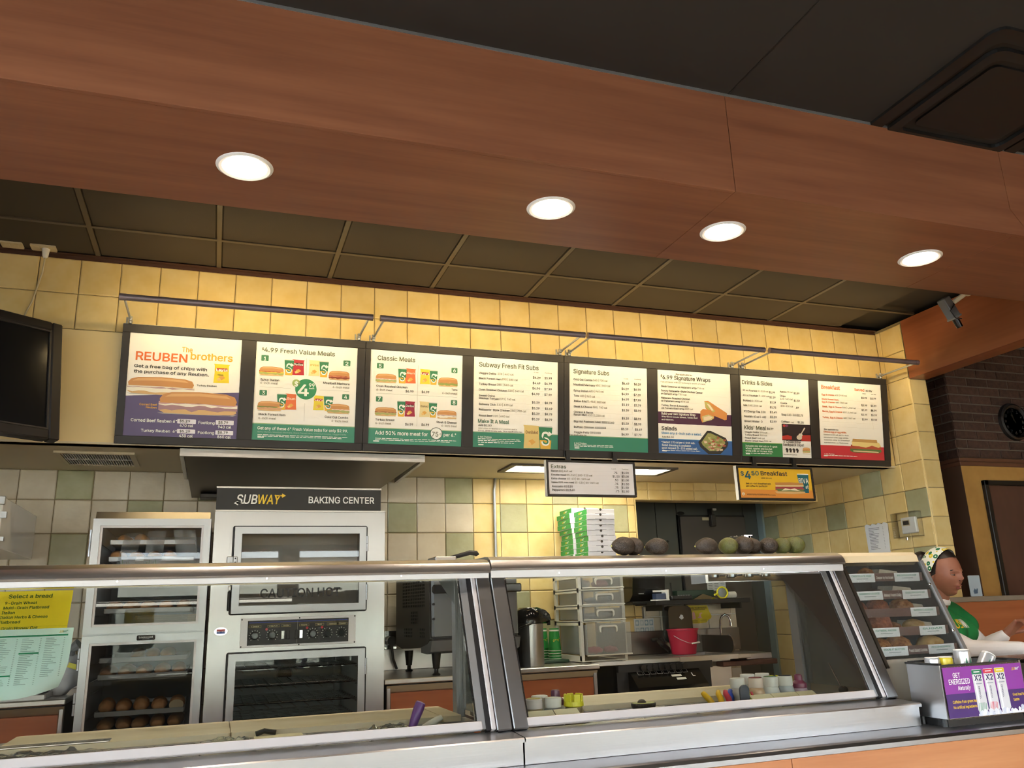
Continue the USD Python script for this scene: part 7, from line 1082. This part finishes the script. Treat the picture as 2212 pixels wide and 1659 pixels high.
s = Sheet((XR-.0107, 4.962, 1.768), (0, -.22, 0), (0, 0, -.2)); r2 = random.Random(2)
for i in range(15): s.rect(.14, .1+.053*i, .14+r2.uniform(.2, .5), .118+.053*i, '#7f858c', .0004, 'fine_print'); s.rect(.76, .1+.053*i, .80, .115+.053*i, '#9aa0a6', .0004, 'fine_print')
s.flush(t)
# ================================================================ the worker
def solid(bones, joints, refine=.012, smooth=8):
    """limbs as hulls of spheres at joints, merged into one smooth surface. joints: name -> (x, y, z, r[, ry, rz])"""
    ms = []
    def ball(j):
        x, y, z, *r = joints[j]; r = r if len(r) == 3 else [r[0]]*3
        return m3.Manifold.sphere(1.0, 20).scale(tuple(r)).translate((x, y, z))
    for b in bones: ms.append(m3.Manifold.batch_hull([ball(j) for j in b]) if len(b) > 1 else ball(b[0]))
    m = m3.Manifold.batch_boolean(ms, m3.OpType.Add).refine_to_length(refine).to_mesh()
    t = trimesh.Trimesh(m.vert_properties[:, :3], m.tri_verts); trimesh.smoothing.filter_taubin(t, iterations=smooth); return np.array(t.vertices), np.array(t.faces)
WX, WY = 3.565, 3.42                               # under the head's centre; she faces +x, a little towards the camera
HD = -84.0                                         # heading of the face, degrees from +x
p = thing('person', 'woman worker in a green logo shirt and patterned headscarf behind the counter', 'person', (WX-.05, WY+.08, 0))
def W(x, y, z): return (x+.015, y, z+.012)                     # body frame: +x forward, +y her left
BH = -72.0                                         # heading of the body
RB = RZ(BH)
def pb(parent, name, m, *a, **k): return part(parent, name, tf(m, RB, (WX, WY, UP)), *a, **k)
HZ = 1.355                                         # before the body is raised to the standing height
UP = .014
RH = RZ(HD-BH)@RY(10)
def headm(m): return tf(m, RH, (0, 0, HZ))
# head with a face: local axes +x forward, +z up
def head():
    t = trimesh.creation.icosphere(subdivisions=5); v = np.array(t.vertices)
    x, y, z = v.T.copy(); X, Y_, Z_ = x*.098, y*.074, z*.117
    Y_ *= 1-.14*np.clip(-z, 0, 1)**1.2                            # jaw narrows
    X += np.where(z < 0, .006*(-z), 0)*(x > 0)
    X -= .012*np.clip(-z-.35, 0, 1)*(x < 0)
    g = lambda cx, cy_, sx, sy_: np.exp(-((z-cx)/sx)**2-((y-cy_)/sy_)**2)*(x > .15)
    X += .014*g(-.14, 0, .13, .13)+.012*g(-.02, 0, .20, .09)      # nose
    X += .006*g(.17, .25, .09, .3)+.006*g(.17, -.25, .09, .3)     # brow
    X -= .011*g(.03, .36, .10, .20)+.011*g(.03, -.36, .10, .20)   # eye sockets
    X += .006*g(-.20, .55, .2, .25)+.006*g(-.20, -.55, .2, .25)   # cheeks
    X += .010*g(-.46, 0, .07, .26)+.009*g(-.60, 0, .06, .24)-.006*g(-.525, 0, .03, .25)  # lips
    X += .017*g(-.86, 0, .20, .35)                                  # chin
    X -= .005*g(-.71, 0, .06, .3)
    return np.c_[X, Y_, Z_], np.array(t.faces)
hv, hf = headm(head())
neck = solid([('a', 'b'), ('b', 'c')], {'a': W(-.035, .0, 1.285)+(.050,), 'b': W(-.06, .0, 1.215)+(.052,), 'c': W(-.085, 0, 1.165)+(.06,)})
def ear(sgn): return headm(tf(cat(ell((0, 0, 0), (.019, .008, .032), 3), ell((.004, sgn*.004, .004), (.012, .005, .02), 2), ell((.002, 0, -.028), (.010, .006, .011), 2)), RY(12)@RZ(sgn*-14), (-.012, sgn*.071, -.012)))
# near arm: the woman's right, far arm: her left
def L(x, y, z): return tuple(RB.T@(np.array([x, y, z-UP])-np.array([WX, WY, 0])))
JN = {'s': W(-.14, -.15, 1.12)+(.060,), 'e': L(3.40, 3.17, 1.0)+(.048,), 'w': L(3.50, 2.985, 1.005)+(.034,)}
JF = {'s': W(-.10, .17, 1.13)+(.060,), 'e': L(3.76, 3.42, .985)+(.046,), 'w': L(3.80, 3.33, 1.045)+(.030,)}
# body skin: head, neck, ears, hands joined into one mesh
def hand(wrist, fwd, up, size=1.0, curl=35.0, spread=7.0, side=1):
    """palm and five fingers. fwd: along the fingers, up: back of the hand, side: which way the thumb leaves"""
    f_ = np.asarray(fwd, float); f_ /= np.linalg.norm(f_); u_ = np.asarray(up, float); u_ = u_-f_*(u_@f_); u_ /= np.linalg.norm(u_); s_ = np.cross(u_, f_)*side
    w = np.asarray(wrist, float); P_ = lambda a, b, c: tuple(w+size*(a*f_+b*s_+c*u_))
    j, bones = {}, []
    j['w'] = P_(0, 0, 0)+(.024*size,); j['p1'] = P_(.05, .022, 0)+(.014*size,); j['p2'] = P_(.05, -.022, 0)+(.013*size,); j['k1'] = P_(.086, .031, 0)+(.0115*size,); j['k4'] = P_(.078, -.031, 0)+(.010*size,)
    bones += [('w', 'p1', 'p2'), ('p1', 'p2', 'k1', 'k4')]
    for n_, (b, l, a0) in enumerate([(.030, .072, .086), (.010, .080, .090), (-.010, .074, .088), (-.029, .058, .080)]):
        a, c, ang, names = a0, 0.0, 8+6*n_, []
        r = .0092 if n_ < 3 else .008
        j[f'f{n_}0'] = P_(a, b, c)+(r*1.12*size,); names.append(f'f{n_}0')
        for q, fr in enumerate((.45, .32, .25)):
            ang += curl*(1.0 if q else .7); a += l*fr*math.cos(math.radians(ang)); c -= l*fr*math.sin(math.radians(ang))
            j[f'f{n_}{q+1}'] = P_(a, b*(1+spread*.01*(q+1)*3), c)+(r*(1-.09*q)*size,); names.append(f'f{n_}{q+1}')
        bones += list(zip(names, names[1:]))
    j['t0'] = P_(.022, .026, -.006)+(.014*size,); j['t1'] = P_(.052, .052, -.018)+(.011*size,); j['t2'] = P_(.080, .058, -.030)+(.0098*size,); j['t3'] = P_(.100, .055, -.040)+(.0085*size,)
    bones += [('t0', 't1'), ('t1', 't2'), ('t2', 't3'), ('w', 't0')]
    return bones, j
def limb_hand(J, wr, fwd, up, side, curl):
    b, j = hand(np.array(wr), fwd, up, .92, curl, 7, side); f_ = np.array(fwd)/np.linalg.norm(fwd); back = np.array(wr)-f_*.06
    j['x'] = tuple(back)+(.027,); b = b+[('x', 'w')]; return solid(b, j, .004, 6)
ws = np.array(JN['w'][:3]); wsf = np.array(JF['w'][:3])
DN = RB.T@np.array([.62, -.77, .05]); DF = RB.T@np.array([.42, -.62, .62]); DF /= np.linalg.norm(DF)
hN = limb_hand(JN, ws+.03*DN, DN, (0, 0, 1), -1, 16); hF = limb_hand(JF, wsf+.03*DF, DF, (.2, .3, .9), 1, 28)
pb(p, 'body', cat((hv, hf), neck, ear(1), ear(-1), hN, hF), 'skin', smooth=True)
# eyes, lips, hair
def facing(c, r): return headm(ell(c, r, 3))
for sg_ in (-1, 1):
    pb(p, 'eye', facing((.0785, sg_*.028, .001), (.0085, .014, .0060)), 'eye_white', smooth=True); pb(p, 'iris', facing((.0868, sg_*.027, .001), (.0022, .0055, .0052)), 'eye_dark', smooth=True)
    pb(p, 'eyelid', headm(ell((.0785, sg_*.028, .0050), (.0105, .0160, .0068), 3)), 'skin', smooth=True); pb(p, 'eyelashes', headm(tube([(.087, sg_*.016, -.0015), (.0893, sg_*.027, -.0022), (.083, sg_*.041, -.0005)], .0012, 6)), 'hair', smooth=True)
    pb(p, 'eyebrow', headm(tube([(.088, sg_*.012, .020), (.0875, sg_*.028, .0255), (.079, sg_*.045, .021)], [.003, .0032, .0018], 8)), 'hair', smooth=True)
pb(p, 'lips', headm(cat(tf(ell((0, 0, 0), (.006, .022, .0045), 3), None, (.0925, 0, -.0535)), tf(ell((0, 0, 0), (.007, .019, .0055), 3), None, (.0912, 0, -.0665)))), 'lips', smooth=True)
pb(p, 'nostrils', headm(cat(ell((.103, .008, -.0265), (.004, .003, .002), 2), ell((.103, -.008, -.0265), (.004, .003, .002), 2))), 'eye_dark')
t_ = trimesh.creation.icosphere(subdivisions=6); v = np.array(t_.vertices); x, y, z = v.T
keep = (z > .52+.25*np.clip(x, 0, 1)) | ((x < .22) & (z > -.15+.55*x)) | ((x < -.25) & (z > -.62)); fk = keep[t_.faces].all(1)
pb(p, 'hair', headm((np.c_[x*.104-.003, y*.0795, z*.123], np.array(t_.faces)[fk])), 'hair', smooth=True)
pb(p, 'hair_bun', headm(tf(ell((0, 0, 0), (.042, .045, .045), 3), None, (-.128, 0, .052))), 'hair', smooth=True)
# headscarf band: from the front hairline over the crown to the nape
band = (z > .02) & (np.abs(x*.93+.42-z*.36) < .44) & (z > -.1) | ((x < -.25) & (z > -.55) & (z < .5) & (np.abs(x*.93+.42-z*.36) < .46)); fb = band[t_.faces].all(1)
n = {"g": ("geometry", {}), "mp": ("mapping", {"scale": (34, 34, 34)}), "vo": ("voronoi_texture", {"scale": 1.0, "randomness": .55, "feature": "f1"}), "r": ("rgb_ramp", {"interpolate": False, "ramp": [(0, lin('#dfe0d2')), (.13, lin('#dfe0d2')), (.14, lin('#1b6a44')), (.40, lin('#1b6a44')), (.41, lin('#dfe0d2')), (1, lin('#dfe0d2'))]}), "wn": ("white_noise_texture", {}), "r2": ("rgb_ramp", {"interpolate": False, "ramp": [(0, lin('#dfe0d2')), (.13, lin('#dfe0d2')), (.14, lin('#d6bf2c')), (.40, lin('#d6bf2c')), (.41, lin('#dfe0d2')), (1, lin('#dfe0d2'))]}), "mx": ("mix_color", {}), "gt": ("math", {"math_type": "greater_than", "value2": .5}), "p": ("principled_bsdf", {"roughness": .8})}
MATS['scarf'] = usdkit.material(stage, '/World/Looks/scarf', n, [("g.position", "mp.vector"), ("mp.vector", "vo.vector"), ("vo.distance", "r.fac"), ("vo.distance", "r2.fac"), ("vo.position", "wn.vector"), ("wn.value", "gt.value1"), ("gt.value", "mx.fac"), ("r.color", "mx.a"), ("r2.color", "mx.b"), ("mx.result", "p.base_color")], surface="p.BSDF")
pb(p, 'headscarf', headm((np.c_[x*.113-.004, y*.0875, z*.132+.001], np.array(t_.faces)[fb])), 'scarf', label='white headscarf with green and yellow marks', smooth=True)
pb(p, 'scarf_knot', headm(cat(tf(ell((0, 0, 0), (.022, .026, .02), 2), None, (-.118, -.005, -.028)), tf(ell((0, 0, 0), (.012, .012, .034), 2), RY(20), (-.115, -.018, -.062)), tf(ell((0, 0, 0), (.012, .012, .03), 2), RY(-15), (-.125, .014, -.06)))), 'scarf', smooth=True)
pb(p, 'earring', headm(tube([(-.012+.010*math.cos(a), -.081, -.058+.013*math.sin(a)) for a in np.linspace(0, 2*math.pi, 17)], .0016, 6, False)), 'gold', smooth=True)
# clothes
shirt = solid([('c1', 'c2', 'c3'), ('c2', 'c3', 'w1'), ('w1', 'h'), ('s1', 'a1'), ('s2', 'a2'), ('c1', 's1'), ('c1', 's2'), ('n', 's1'), ('n', 's2'), ('b1', 'c2'), ('b2', 'c2')],
 {'c1': W(-.10, 0, 1.145)+(.07, .10, .06), 'c2': W(-.055, 0, 1.06)+(.105, .135, .09), 'c3': W(-.07, 0, .98)+(.11, .13, .09), 'w1': W(-.055, 0, .90)+(.125, .145, .10), 'h': W(-.06, 0, .78)+(.125, .155, .08), 's1': W(-.125, -.14, 1.13)+(.066,), 's2': W(-.09, .155, 1.135)+(.066,), 'a1': W(-.08, -.20, 1.06)+(.06,), 'a2': W(-.03, .195, 1.075)+(.058,), 'n': W(-.085, 0, 1.175)+(.062, .075, .04), 'b1': W(.02, -.06, 1.045)+(.062,), 'b2': W(.02, .06, 1.045)+(.062,)}, .012, 10)
pb(p, 'shirt', shirt, 'shirt_green', smooth=True)
pb(p, 'collar', tf(tf(lathe([(.060, -.012), (.066, -.014), (.067, .002), (.060, .016), (.057, .012)], (0, 0, 0), 36), np.diag([1.0, 1.08, 1])), RY(14), W(-.072, 0, 1.208)), 'sleeve_white', smooth=True)
for nm, J, ws_ in (('n', JN, ws), ('f', JF, wsf)):
    jj = dict(J); jj['m'] = tuple((np.array(J['s'][:3])+np.array(J['e'][:3]))/2)+(.050,); jj['q'] = tuple(np.array(J['e'][:3])*.5+np.array(J['w'][:3])*.5)+(.0405,)
    pb(p, 'sleeve', solid([('s', 'm'), ('m', 'e'), ('e', 'q'), ('q', 'w')], jj, .010, 6), 'sleeve_white', smooth=True)
leg = {'a': W(-.05, -.08, .80)+(.095,), 'b': W(-.03, -.085, .45)+(.062,), 'c': W(-.06, -.085, .1)+(.05,), 'd': W(-.05, .08, .80)+(.095,), 'e': W(-.03, .085, .45)+(.062,), 'f': W(-.06, .085, .1)+(.05,), 'g': W(-.05, 0, .80)+(.12, .13, .09)}
pb(p, 'trousers', solid([('a', 'b'), ('b', 'c'), ('d', 'e'), ('e', 'f'), ('a', 'd', 'g')], leg, .02, 6), 'trousers', smooth=True)
pb(p, 'shoe', hull([tuple(np.array(W(a, b-.085, c))) for a, b, c in [(-.13, -.04, 0), (-.13, .04, 0), (.12, -.04, 0), (.12, .04, 0), (-.12, -.035, .09), (-.12, .035, .09), (-.02, -.035, .1), (-.02, .035, .1), (.11, -.035, .04), (.11, .035, .04)]]), 'black'); pb(p, 'shoe', hull([tuple(np.array(W(a, b+.085, c))) for a, b, c in [(-.13, -.04, 0), (-.13, .04, 0), (.12, -.04, 0), (.12, .04, 0), (-.12, -.035, .09), (-.12, .035, .09), (-.02, -.035, .1), (-.02, .035, .1), (.11, -.035, .04), (.11, .035, .04)]]), 'black')
# the word mark across the chest, wrapped onto the shirt
from scipy.spatial import cKDTree
sv = np.asarray(shirt[0])
for word, c, u0, u1 in (('SUB', '#e3b92c', .0, .48), ('WAY', '#e9e9e4', .5, 1.0)):
    q_, f_ = text2(word, 1.0, 1.0, .15); q2 = np.c_[u0+q_[:, 0]*(u1-u0), q_[:, 1]]
    # arc round the chest: angle from the near side to the front, at chest height
    ang = np.radians(-50+54*q2[:, 0]); zz_ = 1.07+.040*q2[:, 1]; o_ = np.array(W(-.06, 0, 0))
    rel = sv-o_; sa, srad = np.arctan2(rel[:, 1], rel[:, 0]), np.hypot(rel[:, 0], rel[:, 1]); k_ = (sa > -1.1) & (sa < .5) & (rel[:, 2] > 1.0) & (rel[:, 2] < 1.18) & (srad < .27) & (srad > .08)
    poly_ = lambda a, z: np.c_[np.ones_like(a), a, a*a, z-1.08, (z-1.08)**2, a*(z-1.08), a**3]
    co, *_ = np.linalg.lstsq(poly_(sa[k_], rel[k_, 2]), srad[k_], rcond=None); rr = poly_(ang, zz_)@co+.006
    dirs = np.c_[np.cos(ang), np.sin(ang), np.zeros(len(ang))]; out = o_+dirs*rr[:, None]+np.c_[np.zeros(len(ang)), np.zeros(len(ang)), zz_]
    m_ = np.array(out); pb(p, 'shirt_print', (m_, f_), ink(c, .7)); pb(p, 'shirt_print', (m_-dirs*.0005, f_[:, ::-1]), ink(c, .7))
